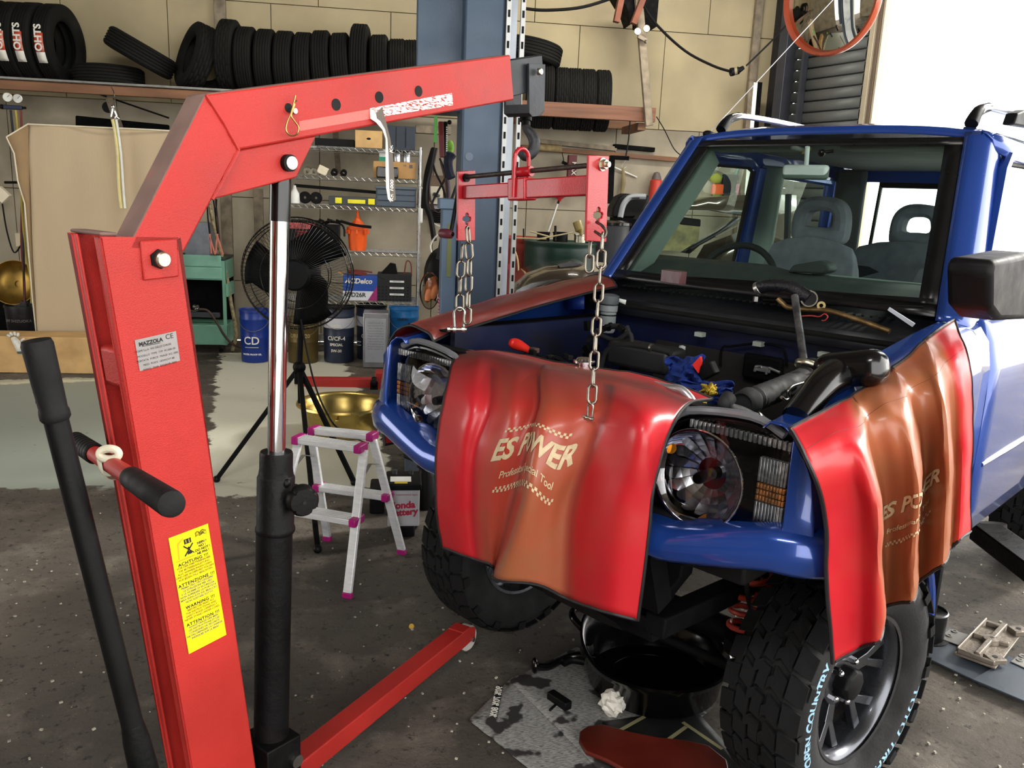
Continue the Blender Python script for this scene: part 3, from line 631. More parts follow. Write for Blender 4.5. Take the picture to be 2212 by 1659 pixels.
for o,cs,hx in ((RR_,[(1270,335),(1313,337),(1307,523),(1264,520)],(1290,465)),(LL_,[(988,370),(1025,368),(1024,520),(987,520)],(1007,473))):
    c=[LP(x,y,o) for x,y in cs]; x_=-LS; y_=V(0,0,1)
    loc=[((p-o).dot(x_),(p-o).dot(y_)) for p in c]
    hh_=LP(hx[0],hx[1],o); hc_=((hh_-o).dot(x_),(hh_-o).dot(y_)); r=.011
    r={1290:.017,1007:.0145}[hx[0]]; slot=[(hc_[0]-.003,hc_[1]-.012),(hc_[0]+.003,hc_[1]-.012),(hc_[0]+.003,hc_[1]-.032),(hc_[0]-.003,hc_[1]-.032)]
    holed('end_plate',loc,[cross(hc_[0],hc_[1]-.0,r)],o,x_,y_,.007,RED2,LV)
    p2=LP(hx[0]+1,hx[1]+33,o); MB().box(p2,(.001,.006,.02),Matrix((LA,LS,V(0,0,1))).transposed()).build('keyhole',slotm,LV)
scz=lambda o,x,y:LP(x,y,o)
s0,s1=LP(1003,384,LL_),LP(1297,355,RR_)
MB().cyl(s0-LA*.02,s1,.0062,n=16).build('screw_rod',mat('dark_screw',(66,62,58),.45,.7,.2,30,.4,200),LV)
MB().cyl(s1+LA*.003,s1+LA*.008,.015,n=24).cyl(s1+LA*.008,s1+LA*.018,.0115,n=6).cyl(s1+LA*.018,s1+LA*.026,.0065,n=14).build('hex_nut',ZNC,LV)
MB().cyl(s0+LA*.004,s0+LA*.012,.011,n=18).build('washer',BLKM,LV)
fr=Matrix((LA,LS,V(0,0,1))).transposed()
bl=LP(1006,416,LL_)+LS*.0; brr=LP(1288,400,RR_)
mid=LL_.lerp(RR_,.5); mt_=lambda t,dz=0: bl.lerp(brr,t)+V(0,0,dz)
MB().bar(mt_(.01),mt_(.46),.032,.036).build('inner_beam',RED2,LV,bev=.003)
MB().bar(mt_(.47),mt_(.99),.036,.046).build('outer_beam',RED2,LV,bev=.003)
MB().bar(mt_(.40),mt_(.535),.046,.055).build('sleeve',RED2,LV,bev=.004)
MB().cyl(s0.lerp(s1,.43),s0.lerp(s1,.53),.0125,n=20).build('nut_block',RED2,LV)
sl=s0.lerp(s1,.46); dl=(D(1130,400,2.12)-D(1130,400,2.1)).length
c0=mt_(.455)-LS*.026+V(0,0,-.02); c1=mt_(.455)+LS*.026+V(0,0,-.02); topz=D(1135,322,2.12).z
SHP=[c0,c0+V(0,0,.05)]+[ (mt_(.455)+LS*(-.026*cos(a))+V(0,0,topz-mt_(.455).z-.026+.026*sin(a))) for a in [pi*i/8 for i in range(9)]]+[c1+V(0,0,.05),c1]
MB().tube(SHP,.0055,12).build('lifting_loop',RED2,LV)
k0=LP(985,506,LL_)-LS*.01; MB().lathe([(.0,0),(.012,.002),(.0135,.02),(.0125,.04),(.006,.048)],k0-LA*.05,LA,18).build('crank_knob',mat('maroon_grip',(86,34,44),.5),LV)
MB().tube([s0-LA*.02,s0-LA*.022-V(0,0,.03),k0-LA*.01],.0055,10).build('crank',BLKM,LV)
# chains
def link_mesh(L,W,r):
    a=[];h=(L-W)/2; R=W/2-r; hh=L/2-r-R
    for i in range(9): t=pi*i/8; a.append(V(R*cos(t),0,hh+R*sin(t)))
    for i in range(9): t=pi+pi*i/8; a.append(V(R*cos(t),0,-hh+R*sin(t)))
    return MB().tube(a,r,8,closed=True)
LK=link_mesh(.0500,.0255,.0034)
lkme=None
def chain(pts, n, twist=0, pitch=None):
    global lkme
    pts=[Vector(p) for p in pts]; seg=[(pts[i+1]-pts[i]).length for i in range(len(pts)-1)]; T=sum(seg)
    def at(s):
        for i,l in enumerate(seg):
            if s<=l or i==len(seg)-1: return pts[i]+(pts[i+1]-pts[i])*(s/l),(pts[i+1]-pts[i]).normalized()
            s-=l
    for i in range(n):
        p,d=at(T*(i+.5)/n); z=-d; x=LS if i%2==0 else LA
        x=(Matrix.Rotation(twist+random.uniform(-.12,.12),3,z)@x); x=(x-z*x.dot(z)).normalized(); y=z.cross(x)
        if lkme is None: lkme=LK.mesh('chain_link',CHN,smooth=60)
        o=bpy.data.objects.new('chain_link',lkme); COL.objects.link(o); o.parent=LV
        Mw=Matrix((x,y,z)).transposed().to_4x4(); Mw.translation=p; o.matrix_local=WM[LV].inverted()@Mw
dR_=1.94
a=D(1301,497,dR_); 
MB().tube(spline([D(1288,480,1.96),D(1300,487,dR_),D(1309,500,dR_),D(1305,512,dR_),D(1293,505,dR_),D(1285,500,1.95)],4),.0036,8).build('chain_hook',mat('dark_link',(96,88,80),.35,1,.2,30),LV)
b=D(1278,870,dR_); n=int(round((a-b).length/.0415)); chain([D(1302,505,dR_),D(1290,680,dR_),b],10,.6)
chain([D(1275,520,2.0),D(1272,585,2.0)],2,.9)
def shackle(top,drn,sc=1.0,name='shackle'):
    x=drn.normalized(); z=V(0,0,1); a=[]
    for t in [pi*i/10 for i in range(11)]: a.append(top+x*cos(t)*.014*sc+z*(sin(t)*.016*sc-.016*sc))
    a=[top-z*.055*sc+x*.0115*sc]+a+[top-z*.055*sc-x*.0115*sc]
    s_=MB().tube(a,.0038*sc,10); 
    for s in (-1,1): s_.cyl(top-z*.058*sc+x*(.0115*s+.004*s)*sc,top-z*.058*sc+x*(.0115*s-.004*s)*sc,.0085*sc,n=14)
    o=s_.build(name,STL,LV); MB().cyl(top-z*.058*sc-x*.024*sc,top-z*.058*sc+x*.020*sc,.004*sc,n=10).cyl(top-z*.058*sc-x*.030*sc,top-z*.058*sc-x*.024*sc,.007*sc,n=8).build('shackle_pin',ZNC,o)
shackle(D(1276,871,dR_),(LA*.8-LS*.1),.62)
chain([D(1010,490,2.2),D(1014,560,2.2),D(1012,625,2.2),D(1009,700,2.2)],6,.4)
chain([D(999,528,2.23),D(994,600,2.23),D(993,672,2.23)],4,.9)
shackle(D(993,664,2.2),_R,1.0)
# ================================================================= OFF-ROAD CAR
PSI=radians(223.26)+YAW; _c=.457*cos(YAW)+2.521*sin(YAW); _d=-.457*sin(YAW)+2.521*cos(YAW)
CO=V(_c,_d,.252); CF=V(sin(PSI)*cos(.0193),cos(PSI)*cos(.0193),.0193).normalized(); CLf=V(-cos(PSI),sin(PSI),0); CZ=CF.cross(CLf)
CM=Matrix((CF,CLf,CZ)).transposed().to_4x4(); CM.translation=CO; CI=CM.inverted()
CAR=thing('off_road_car','blue boxy off-road car with its bonnet removed and engine bay open','car',M=CM)
C0=CI@CAM
def CL(x,y,ax,v):
    r=CI.to_3x3()@ray(x,y); return C0+r*((v-C0[ax])/r[ax])
def CD(x,y,d): return CI@D(x,y,d)
def cb(mb,name,m,parent=None,**k): return mb.build(name,m,parent or CAR,space='l',**k)
def loft(fn,us,vs): return [[fn(u,v) for v in vs] for u in us]
def lerp(a,b,t): return a+(b-a)*t
def interp(x,xs,ys):
    if x<=xs[0]: return ys[0]
    for i in range(len(xs)-1):
        if x<=xs[i+1]: return lerp(ys[i],ys[i+1],(x-xs[i])/(xs[i+1]-xs[i]))
    return ys[-1]
BLKT=mat('black_trim',(9,9,11),.55,0,.1,10,spec=.22)
BAYK=mat('bay_black',(6,6,7),.75,0,.3,12,.3,60,dirt=(20,18,16),da=.35,ds=9,spec=.12)
# fenders
def fender(s):
    mb=MB(); X=[.535,.52,.47,.40,.36,.33,.28,.2,.1,0,-.1,-.2,-.28,-.33,-.36,-.42,-.5,-.585]; P=[]
    for x in X:
        zt=interp(x,[-.6,-.3,0,.3,.5],[1.05,1.02,.98,.93,.885]); t=interp(x,[.45,.535],[0,1])
        r=.385; zb=(.10+sqrt(max(0,r*r-x*x))) if abs(x)<r else (.50 if x>0 else .34)
        zb=max(zb,.34 if x<0 else .47); zb=.57 if x>.30 else zb
        Yo=.745-.045*t; sec=[(.60,zt-.015),(.615,zt),(.66-.015*t,zt-.002),(.70-.03*t,zt-.02),(.728-.04*t,zt-.06),(Yo-.002,zt-.14),(Yo,.70),(Yo,.62),(Yo-.01,max(zb+.004,.5) if x>-.36 else .5),(Yo-.012,zb)]
        P.append([V(x,s*y,z) for y,z in sec])
    cb(mb.grid(P),'fender',CARB,sol=.004)
    ar=[V(.41*cos(a),s*.745,.10+.385*sin(a)) for a in [pi/2+pi/2*i/10 for i in range(11)]]
    cb(MB().tube(ar,.012,8),'wheel_arch_lip',CARB)
    il=MB().grid([[V(.40*cos(a),s*y,.10+.385*sin(a)) for y in (.56,.735)] for a in [pi/2+pi/2*i/8 for i in range(8)]]); cb(il,'wheel_house',BLKT)
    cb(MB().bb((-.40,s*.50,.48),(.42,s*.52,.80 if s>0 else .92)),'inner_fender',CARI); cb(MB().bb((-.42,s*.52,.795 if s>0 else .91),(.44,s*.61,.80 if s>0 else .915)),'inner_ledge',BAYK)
    # front quarter panel wrapping the lamp
    Q=[[V(.535,s*.67,.86),V(.535,s*.70,.82)],[V(.54,s*.672,.78),V(.52,s*.715,.78)],[V(.545,s*.675,.70),V(.52,s*.73,.70)],[V(.545,s*.675,.62),V(.52,s*.74,.62)]]
    cb(MB().grid(Q),'lamp_surround',CARB,sol=.012,bev=.003)
fender(1); fender(-1)
# bumper
bp=[(.60,0),(.605,.2),(.60,.38),(.59,.5),(.575,.60),(.56,.68),(.535,.735),(.49,.775),(.44,.785),(.38,.785)]
def bsec(x,y,nx,ny,w):   # w 0 centre ..1 end ; section in outward direction
    zt=lerp(.60,.665,w); zb=lerp(.515,.565,w); dp=lerp(.05,.03,w)
    return [(-.10*(1-.3*w),zt+.004),(-.02,zt+.002),(.002,zt-.006),(.012,zt-.022),(.016,(zt+zb)/2),(.010,zb+.018),(-.004,zb+.004),(-.03,zb),(-.07,zb+.004)]
def bump(s):
    pts=spline([V(x,y*s,0) for x,y in bp],4); P=[]
    for i,p in enumerate(pts):
        t=(pts[min(i+1,len(pts)-1)]-pts[max(i-1,0)]).normalized(); n=V(t.y,-t.x,0)*s; 
        if n.x<0 and abs(p.y)<.7: n=-n
        w=interp(abs(p.y),[.42,.66],[0,1]); P.append([V(p.x+n.x*o,p.y+n.y*o,z+.012*(-s)*0) for o,z in bsec(p.x,p.y,n.x,n.y,w)])
    e=P[-1]; c=V(sum(p.x for p in e)/9,sum(p.y for p in e)/9,sum(p.z for p in e)/9); P.append([p.lerp(c,.4)+V(-.012,0,0) for p in e]); P.append([c+V(-.014,0,0) for p in e])
    return P
cb(MB().grid(bump(1)).grid(bump(-1)),'front_bumper',CARB,smooth=50)
cb(MB().bb((.30,-.60,.50),(.535,.60,.615)),'bumper_core',BLKT,bev=.01)
# front panel, grille, radiator support
cb(MB().bb((.44,-.32,.60),(.53,.32,.84)).bb((.45,-.62,.845),(.50,.62,.875)).bb((.40,-.60,.60),(.46,.60,.86)),'radiator_support',BAYK,bev=.004)
g=MB()
for k in range(7): 
    for s in (0,): g.bb((.53,-.31+k*.093,.62),(.545,-.255+k*.093,.83))
cb(g,'grille',BLKT,bev=.004)
def headlight(s):
    e=bpy.data.objects.new('headlight',None)
    out=[(.335,.64),(.345,.80),(.40,.845),(.56,.866),(.64,.84),(.662,.80),(.668,.66),(.655,.635),(.60,.622),(.37,.60)]
    o=[V(.50,s*y,z) for y,z in out]
    hs=MB(); n=len(o); back=[V(.44,s*(.5+(y-.5)*.9),z) for y,z in out]
    hs.add(o+back,[(i,(i+1)%n,n+(i+1)%n,n+i) for i in range(n)]+[tuple(range(n,2*n))])
    H=cb(hs,'headlight',mat('lamp_black',(14,14,16),.25,0,.05,10,coat=.3),sol=.004)
    rm=MB().tube(chaikin(o,2,True),.007,8,closed=True); cb(rm,'bezel',BLKG,H)
    cy,cz,r=.455,.716,.112
    cb(MB().lathe([(r,.028),(r*.97,.02),(r*.88,.004),(r*.7,-.018),(r*.45,-.036),(r*.2,-.044),(0,-.045)],V(.505,s*cy,cz),(1,0,0),48),'reflector',mat('mirror_bowl',(235,235,240),.06,1,0),H,smooth=16)
    fc=MB(); rnd=random.Random(4)
    for i in range(18):
        for j in range(4):
            a0=2*pi*i/18; a1=2*pi*(i+1)/18; r0=r*(.34+j*.15); r1=r*(.34+(j+1)*.15)
            z0=[-.0385,-.031,-.021,-.0085][j]; z1=[-.031,-.021,-.0085,.006][j]; q=.002+.0035*rnd.random()
            fc.add([V(.505+z+dq,s*(cy+cos(a)*rr),cz+sin(a)*rr) for (a,rr,z,dq) in ((a0,r0,z0,q),(a1,r0,z0,q*.2),(a1,r1,z1,q*.2),(a0,r1,z1,q))],[(0,1,2,3)])
    cb(fc,'reflector_facets',mat('mirror_bowl2',(240,240,245),.22,1,0),H,smooth=0)
    cb(MB().tube([V(.533+.002,s*(cy+cos(a)*r*1.02),cz+sin(a)*r*1.02) for a in [2*pi*i/40 for i in range(40)]],.003,8,closed=True),'trim_ring',CHR,H)
    cb(MB().lathe([(0,.035),(.012,.034),(.014,.028),(.014,-.03)],V(.50,s*cy,cz),(1,0,0),20),'bulb_shield',mat('bulb_black',(20,20,24),.3),H)
    cb(MB().sphere(V(.51,s*.362,.765),.016,sc=(.7,1,1)),'side_bulb',mat('amber',(240,150,40),.3,0,0,emit=.15),H)
    am=mat('amber_lens',(170,110,60),.2,.3,.3,60); cl=mat('clear_rib_lens',(150,150,150),.18,.6,.3,60)
    for za,zb_ in ((.635,.70),(.745,.80)):
        rb=MB()
        for k in range(9): y0=.592+k*.0075; rb.bb((.50,s*y0,za),(.517,s*(y0+.006),zb_))
        cb(rb,'signal_ribs',cl,H,bev=.0015)
    rb=MB()
    for k in range(9): 
        y0=.592+k*.0075
        for q in range(3): rb.bb((.50,s*y0,.702+q*.014),(.517,s*(y0+.006),.714+q*.014))
    cb(rb,'signal_ribs',am,H,bev=.0015,label='amber signal block')
    rb=MB()
    for k in range(22): rb.bb((.50,s*(.41+k*.0115),.826),(.515,s*(.417+k*.0115),.845))
    cb(rb,'lens_ribs',cl,H,bev=.001)
    # clear lens
    cp=chaikin([V(.505,s*y,z) for y,z in out],2,True); cen=V(.553,s*.50,.735); P=[]
    for k in range(6):
        t=k/5; P.append([V(.505+.048*(1-(1-t)**2.4 if False else (1-(1-t)**2)),lerp(p.y,cen.y,t),lerp(p.z,cen.z,t)) for p in cp])
    cb(MB().grid(P,closed=True),'clear_lens',LENS,H,smooth=60)
    tp=[V(.515,s*y,z) for y,z in ((.345,.80),(.40,.85),(.56,.870),(.64,.845))]; cb(MB().tube(spline([p+V(-.005,0,.012) for p in tp],4),.010,8),'top_flange',mat('clear_grey',(130,132,138),.15,.4),H)
headlight(1); headlight(-1)
# cowl, firewall, engine bay shell
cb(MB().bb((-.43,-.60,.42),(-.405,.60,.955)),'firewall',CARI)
cb(MB().bb((-.395,-.30,.45),(-.385,.44,.86)),'insulator_mat',mat('firewall_mat',(24,22,20),.9,0,.2,10,.4,40),bev=.01)
for y,z in ((-.18,.845),(.08,.852),(.33,.84),(.10,.62),(.38,.72)): cb(MB().box((-.378,y,z),(.012,.022,.018)).box((-.37,y+.004,z),(.012,.010,.024)),'mat_clip',mat('clip_white',(196,200,204),.5),bev=.002)
cb(MB().grid([[V(x,y,z) for y in (-.62,-.3,0,.3,.62)] for x,z in ((-.36,.935),(-.385,.985),(-.42,.995),(-.47,1.005),(-.54,1.055))]),'cowl_panel',mat('cowl_black',(18,20,26),.45,0,.1,8),sol=.006)
cb(MB().tube([V(-.375,y,.965+.0) for y in (-.6,-.3,0,.3,.6)],.010,8),'bonnet_seal',RUB)
gr=MB()
for k in range(40): gr.bb((-.50,-.52+k*.0255,1.028),(-.455,-.512+k*.0255,1.034))
cb(gr,'cowl_grille',BLKT)
for y0,y1,n in ((-.42,.08,0),(.06,.56,1)):
    cb(MB().tube([V(-.47,y0,1.04),V(-.485,(y0+y1)/2,1.055),V(-.505,y1,1.075)],.006,8).bar((-.50,y0+.05,1.075),(-.52,y1+.02,1.092),.008,.02),'wiper_arm',BLKT)
cb(MB().tube([V(-.40,-.50,.985),V(-.39,-.25,.99),V(-.40,-.1,.985)],.0035,6),'washer_hose',BLKT)
for y in (.10,.32,-.12): cb(MB().bb((-.375,y,.90),(-.35,y+.03,.915)),'rubber_stop',mat('stop_grey',(150,160,150),.6))
cb(MB().grid([[CL(x,y,0,-.365) for x,y in ((1316,640),(1353,648))],[CL(x,y,0,-.365) for x,y in ((1318,644),(1351,658))]]),'warning_tag',mat('tag_white',(216,222,214),.5),sol=.001)
# windshield frame, roof, pillars
WB,WT=(-.50,1.06),(-.875,1.60)
def WS(y,t,off=0): n=V(WT[1]-WB[1],0,-(WT[0]-WB[0])).normalized(); bow=.02*(1-(y/.6)**2); return V(lerp(WB[0],WT[0],t)+bow,y,lerp(WB[1],WT[1],t))+n*off
yb,yt=.655,.545
def ye(t): return lerp(yb,yt,t)
ts=[i/8 for i in range(9)]
for s in (1,-1):
    P=[[WS(s*(ye(t)-.055),t,.004),WS(s*(ye(t)-.03),t,.006),WS(s*ye(t),t,.002),WS(s*(ye(t)+.022),t,-.02),WS(s*(ye(t)+.034),t,-.06),WS(s*(ye(t)+.036),t,-.10),WS(s*(ye(t)+.030),t,-.17)] for t in [-.04]+ts+[1.03]]
    cb(MB().grid(P),'a_pillar',CARB,sol=.004)
    P=[[WS(s*(ye(t)-.11),t,.002),WS(s*(ye(t)-.052),t,.003)] for t in ts]; cb(MB().grid(P),'glass_border',mat('frit_black',(10,11,13),.3),sol=.002)
    P=[[WS(s*(ye(t)-.045),t,-.02),WS(s*(ye(t)-.09),t,-.05),WS(s*(ye(t)-.085),t,-.13),WS(s*(ye(t)-.04),t,-.16)] for t in ts]; cb(MB().grid(P),'pillar_trim',TRIMG,sol=.004)
cb(MB().grid([[WS(y,t,.003) for y in [(-1+i/6)*(ye(t)-.05) for i in range(13)]] for t in (.955,1.0)]),'glass_border',mat('frit_black',(10,11,13),.3),sol=.002)
cb(MB().grid([[WS(y,t,.003) for y in [(-1+i/6)*(ye(t)-.05) for i in range(13)]] for t in (-.02,.045)]),'glass_border',mat('frit_black',(10,11,13),.3),sol=.002)
cb(MB().grid([[WS((-1+i/6)*(ye(t)-.05),t,.0) for i in range(13)] for t in ts]),'windshield',GLS,smooth=80)
# roof
def roofp(x,v):
    yt_=.56; y=v*yt_; zc=1.655+.012*(1-((x+1.7)/.9)**2); 
    return V(x,y,zc-.035*abs(v)**3.5)
xs=[-.885,-.90,-.95,-1.2,-1.6,-2.0,-2.4,-2.62]; vs_=[-1+i/8 for i in range(17)]
P=[[roofp(x,v)-(V(0,0,.035) if k==0 else V(0,0,.010) if k==1 else V(0,0,0)) for v in vs_] for k,x in enumerate(xs)]
cb(MB().grid(P),'roof',CARB,sol=.006)
for s in (1,-1):
    P=[[V(x,s*.555,1.62),V(x,s*.585,1.605),V(x,s*.605,1.57),V(x,s*.615,1.535)] for x in (-1.0,-1.2,-1.8,-2.62)]; P=[[V(-.872,s*.535,1.622),V(-.876,s*.552,1.612),V(-.885,s*.568,1.595),V(-.90,s*.576,1.56)]]+P; cb(MB().grid(P),'roof_side',CARB,sol=.006)
    rr=[V(-.98,s*.47,1.655),V(-1.03,s*.47,1.70),V(-1.12,s*.475,1.725),V(-1.6,s*.48,1.74),V(-2.2,s*.48,1.73),V(-2.4,s*.47,1.66)]
    cb(MB().grid([[p+V(0,-.016,-.008),p+V(0,-.010,.008),p+V(0,.010,.008),p+V(0,.016,-.008)] for p in spline(rr[1:],4)]),'roof_rail',mat('rail_silver',(206,210,216),.35,.6),sol=.006)
    cb(MB().tube(spline(rr[:3],3),[.022,.022,.02,.019,.018,.017,.016],10),'rail_foot',BLKT)
cb(MB().grid([[V(x,y,1.60-.0) for y in (-.5,0,.5)] for x in (-.90,-1.6,-2.5)]),'headliner',mat('headliner',(150,156,150),.9),sol=.006)
# antenna on the roof corner
ab=CL(1530,290,2,1.64); at_=CD(1803,-4,(CM@ab-CAM).dot(_F)*.93)
cb(MB().tube([ab,at_],[.0022,.0016],8),'antenna',mat('antenna_white',(230,230,232),.3,.3)); cb(MB().sphere(ab+V(0,0,0),.022,sc=(1.6,.8,.7)),'antenna_base',BLKT)
cb(MB().prism([CL(x,y,1,.50) for x,y in ((2163,270),(2172,245),(2190,238),(2215,238),(2215,278))],V(0,.04,0)),'roof_bracket',BLKT,bev=.006)
# doors and sides
for s in (1,-1):
    yo=.74*s
    P=[[V(x,s*(.655 if z>1.05 else .745-.06*max(0,(z-.85)/.2)**2-.012*(1 if z<.45 else 0)),z) for z in (.37,.42,.45,.62,.64,.80,.90,.98,1.03,1.06)] for x in (-.592,-.7,-1.0,-1.3,-1.56)]
    d=cb(MB().grid(P),'door',CARB,sol=.01)
    cb(MB().tube([V(-.66,s*.748,.60),V(-1.0,s*.752,.60),V(-1.54,s*.748,.60)],.008,8),'side_moulding',CARB,d)
    # window frame following the pillar
    fr=[V(-.62,s*.665,1.055),V(-.92,s*.605,1.50),V(-.97,s*.60,1.545),V(-1.5,s*.60,1.56),V(-1.56,s*.605,1.54),V(-1.57,s*.665,1.055)]
    cb(MB().tube(fr,.020,8,closed=True),'window_frame',CARB,d)
    fi=[p.lerp(V(-1.15,s*.63,1.3),.07) for p in fr]; cb(MB().tube(fi,.010,8,closed=True),'window_rubber',BLKT,d)
    cb(MB().add(fi,[tuple(range(6))]),'door_glass',GLS,d,smooth=0)
    P=[[V(x,s*y,z) for y,z in ((.665,1.03),(.73,.98),(.742,.85),(.742,.5),(.73,.37))] for x in (-1.57,-1.8,-2.62)]; cb(MB().grid(P),'quarter_panel',CARB,sol=.01)
    cb(MB().bar((-1.62,s*.60,1.55),(-1.64,s*.66,1.03),.10,.03),'b_pillar',CARB,bev=.005)
    cb(MB().bar((-1.64,s*.565,1.56),(-1.66,s*.60,1.0),.13,.03,(1,0,0)),'pillar_trim',TRIMG,bev=.01)
    q=[V(-1.72,s*.665,1.10),V(-1.75,s*.605,1.53),V(-2.38,s*.60,1.53),V(-2.48,s*.66,1.10)]
    cb(MB().tube(q,.028,8,closed=True),'quarter_frame',CARB); cb(MB().add(q,[(0,1,2,3)]),'quarter_glass',GLS,smooth=0)
    cb(MB().bb((-2.62,s*.52,.4),(-2.5,s*.66,1.6)),'d_pillar',CARB,bev=.02)
    cb(MB().bb((-2.50,s*.44,1.0),(-2.44,s*.60,1.6)),'pillar_trim',mat('trim_dark',(58,64,66),.7),bev=.02)
    cb(MB().bb((-.60,s*.66,.32),(-1.9,s*.70,.38)),'sill',CARB,bev=.01)
    cb(MB().bb((-.62,s*.60,.85),(-1.55,s*.65,1.055)),'door_trim',TRIMG,bev=.02)
cb(MB().bb((-2.62,-.52,.4),(-2.56,.52,1.08)).bb((-2.62,-.52,1.54),(-2.54,.52,1.62)),'tailgate',CARB)
q=[V(-2.58,-.42,1.10),V(-2.58,-.40,1.53),V(-2.58,.46,1.53),V(-2.58,.48,1.10)]; cb(MB().add(q,[(0,1,2,3)]),'rear_glass',GLS,smooth=0); cb(MB().tube(q,.02,8,closed=True),'rear_frame',BLKT)
# floor of the cabin, frame rails
cb(MB().bb((-2.6,-.66,.38),(-.44,.66,.42)),'cabin_floor',BLKT)
for s in (1,-1): cb(MB().bar((.50,s*.36,.30),(-.45,s*.36,.24),.06,.055).bar((-.45,s*.36,.22),(-2.6,s*.36,.22),.07,.10),'frame_rail',BAYK,bev=.005)
cb(MB().bb((.44,-.40,.25),(.50,.36,.31)),'front_crossmember',BAYK,bev=.006)
for s in (1,-1): cb(MB().bar((.50,.36*s,.36),(.56,.36*s,.52),.05,.06),'bumper_stay',BAYK)
# driver side mirror (door) and black fender mirror
dm=MB().prism([CL(x,y,1,.86) for x,y in ((2143,590),(2150,562),(2230,545),(2230,690),(2160,694),(2142,670))],V(0,-.10,0)); cb(dm,'door_mirror',BLKT,bev=.02,seg=3)
cb(MB().prism([CL(x,y,1,.70) for x,y in ((2200,560),(2230,520),(2230,640),(2205,640))],V(0,.05,0)),'mirror_base',BLKT)
hd_=[CL(x,y,1,.64) for x,y in ((1722,898),(1748,862),(1775,820),(1806,790),(1846,772),(1878,782))]
cb(MB().tube(spline([CL(x,y,1,.64) for x,y in ((1722,905),(1748,868),(1780,830),(1815,805))],4),[.034,.034,.033,.033,.033,.034,.035,.036,.037,.039,.041,.041,.036],18),'fender_mirror',BLKG)
mh=CL(1838,797,1,.66); cb(MB().box(mh,(.085,.165,.082),Matrix.Rotation(.25,3,'X')),'mirror_head',BLKG,bev=.034,seg=6,smooth=80)
cb(MB().prism([CL(x,y,1,.63) for x,y in ((1712,912),(1722,885),(1765,868),(1800,880),(1790,900),(1740,930))],V(0,.05,0)),'mirror_foot',BLKT,bev=.008)
# ------------------------------------------------ interior
dp=[[V(x,y,z+(.02 if (y<-.1 and x<-.7) else 0)) for y in [-.62+i*.124 for i in range(11)]] for x,z in ((-.52,1.035),(-.60,1.065),(-.72,1.10),(-.84,1.115),(-.90,1.09),(-.92,.95),(-.92,.6))]
cb(MB().grid(dp),'dashboard',DASH,sol=.01)
cb(MB().prism([CL(x,y,0,-.80) for x,y in ((1700,588),(1712,572),(1768,563),(1788,570),(1792,584),(1776,592))],V(-.08,0,0)),'meter_hood',DASH,bev=.008)
cb(MB().bb((-.86,.05,1.118),(-.84,.60,1.124)),'dash_ledge',TRIMG)
sw=V(-.98,-.34,1.03); sx=V(0,1,0); sz=V(-.35,0,.94).normalized()
cb(MB().tube([sw+sx*cos(a)*.18+sz*sin(a)*.18 for a in [2*pi*i/36 for i in range(36)]],.014,10,closed=True).tube([sw-sx*.17,sw,sw+sx*.17],.012,8).sphere(sw,.05,sc=(.5,1,1)),'steering_wheel',mat('wheel_grey',(40,46,48),.5))
def seat(x,y,z0=0,w=.23,rear=False):
    e=cb(MB().grid([[V(x+.02*(1-abs(v))+t*-.10,y+v*w*(1-.25*t**3),.62+z0+t*.56-.05*t**4*abs(v)**2) for v in (-1,-.92,-.6,0,.6,.92,1)] for t in [i/6 for i in range(7)]]),'seat_backrest',SEAT,sol=.12,bev=.03,seg=3)
    hz=1.25+z0; a=[]
    ho=[(-.115,-.095),(-.125,-.02),(-.115,.06),(-.07,.105),(0,.115),(.07,.105),(.115,.06),(.125,-.02),(.115,-.095),(.0,-.10)]
    hi=[(-.062,-.018),(-.055,.04),(0,.052),(.055,.04),(.062,-.018),(0,-.022)]
    o=chaikin([V(x-.12,y+p,hz+q) for p,q in ho],2,True); i_=spline([V(x-.12,y+p,hz+q) for p,q in hi],7,True)
    n=len(o); ii=[]
    for p in o:
        d=min(i_,key=lambda q:abs(atan2(q.z-hz-.01,q.y-y)-atan2(p.z-hz-.01,p.y-y))); ii.append(d)
    P=[]
    for k,(t,off) in enumerate(((0,0),(.0,.035),(.3,.05),(.7,.05),(1,.035),(1,0))): P.append([p.lerp(q,t)+V(off-(.0),0,0) for p,q in zip(o,ii)])
    for k,(t,off) in enumerate(((1,-.035),(.7,-.045),(.3,-.045),(0,-.035),(0,0))): P.append([p.lerp(q,t)+V(off,0,0) for p,q in zip(o,ii)])
    cb(MB().grid(P,closed=True),'headrest',SEAT)
    cb(MB().cyl((x-.12,y-.05,hz-.13),(x-.12,y-.05,hz-.08),.007).cyl((x-.12,y+.05,hz-.13),(x-.12,y+.05,hz-.08),.007),'headrest_posts',CHR)
    return e
seat(-1.42,-.245,.06); seat(-1.42,.40,.0); seat(-2.05,-.04,.06,.32); 
cb(MB().bb((-2.2,-.5,.6),(-2.05,.5,1.12)),'rear_bench',mat('bench_dark',(34,38,46),.9),bev=.03)
mr_=CL(1740,372,0,-.78); cb(MB().box(mr_,(.03,.17,.052)),'rearview_mirror',TRIMG,bev=.013,seg=3); cb(MB().cyl(mr_+V(.0,0,.02),mr_+V(.03,.01,.085),.008),'mirror_stem',TRIMG); 
st=CL(2075,348,0,-.86); n_=V(WT[1]-WB[1],0,-(WT[0]-WB[0])).normalized()
ws_=lambda x,y: (lambda p:p)(CL(x,y,0,-.86))
stw=WS(.50,.955-.03,-.004)
sp=CL(2072,348,0,WS(0,.93).x-.012)
su=V(0,1,0); sv=(WS(0,1)-WS(0,0)).normalized()
dsc=MB(); dsc.add([sp+su*cos(a)*.030+sv*sin(a)*.028 for a in [2*pi*i/32 for i in range(32)]],[tuple(range(32))]); S1=cb(dsc,'inspection_sticker',mat('sticker_green',(58,76,70),.6),sol=.0006)
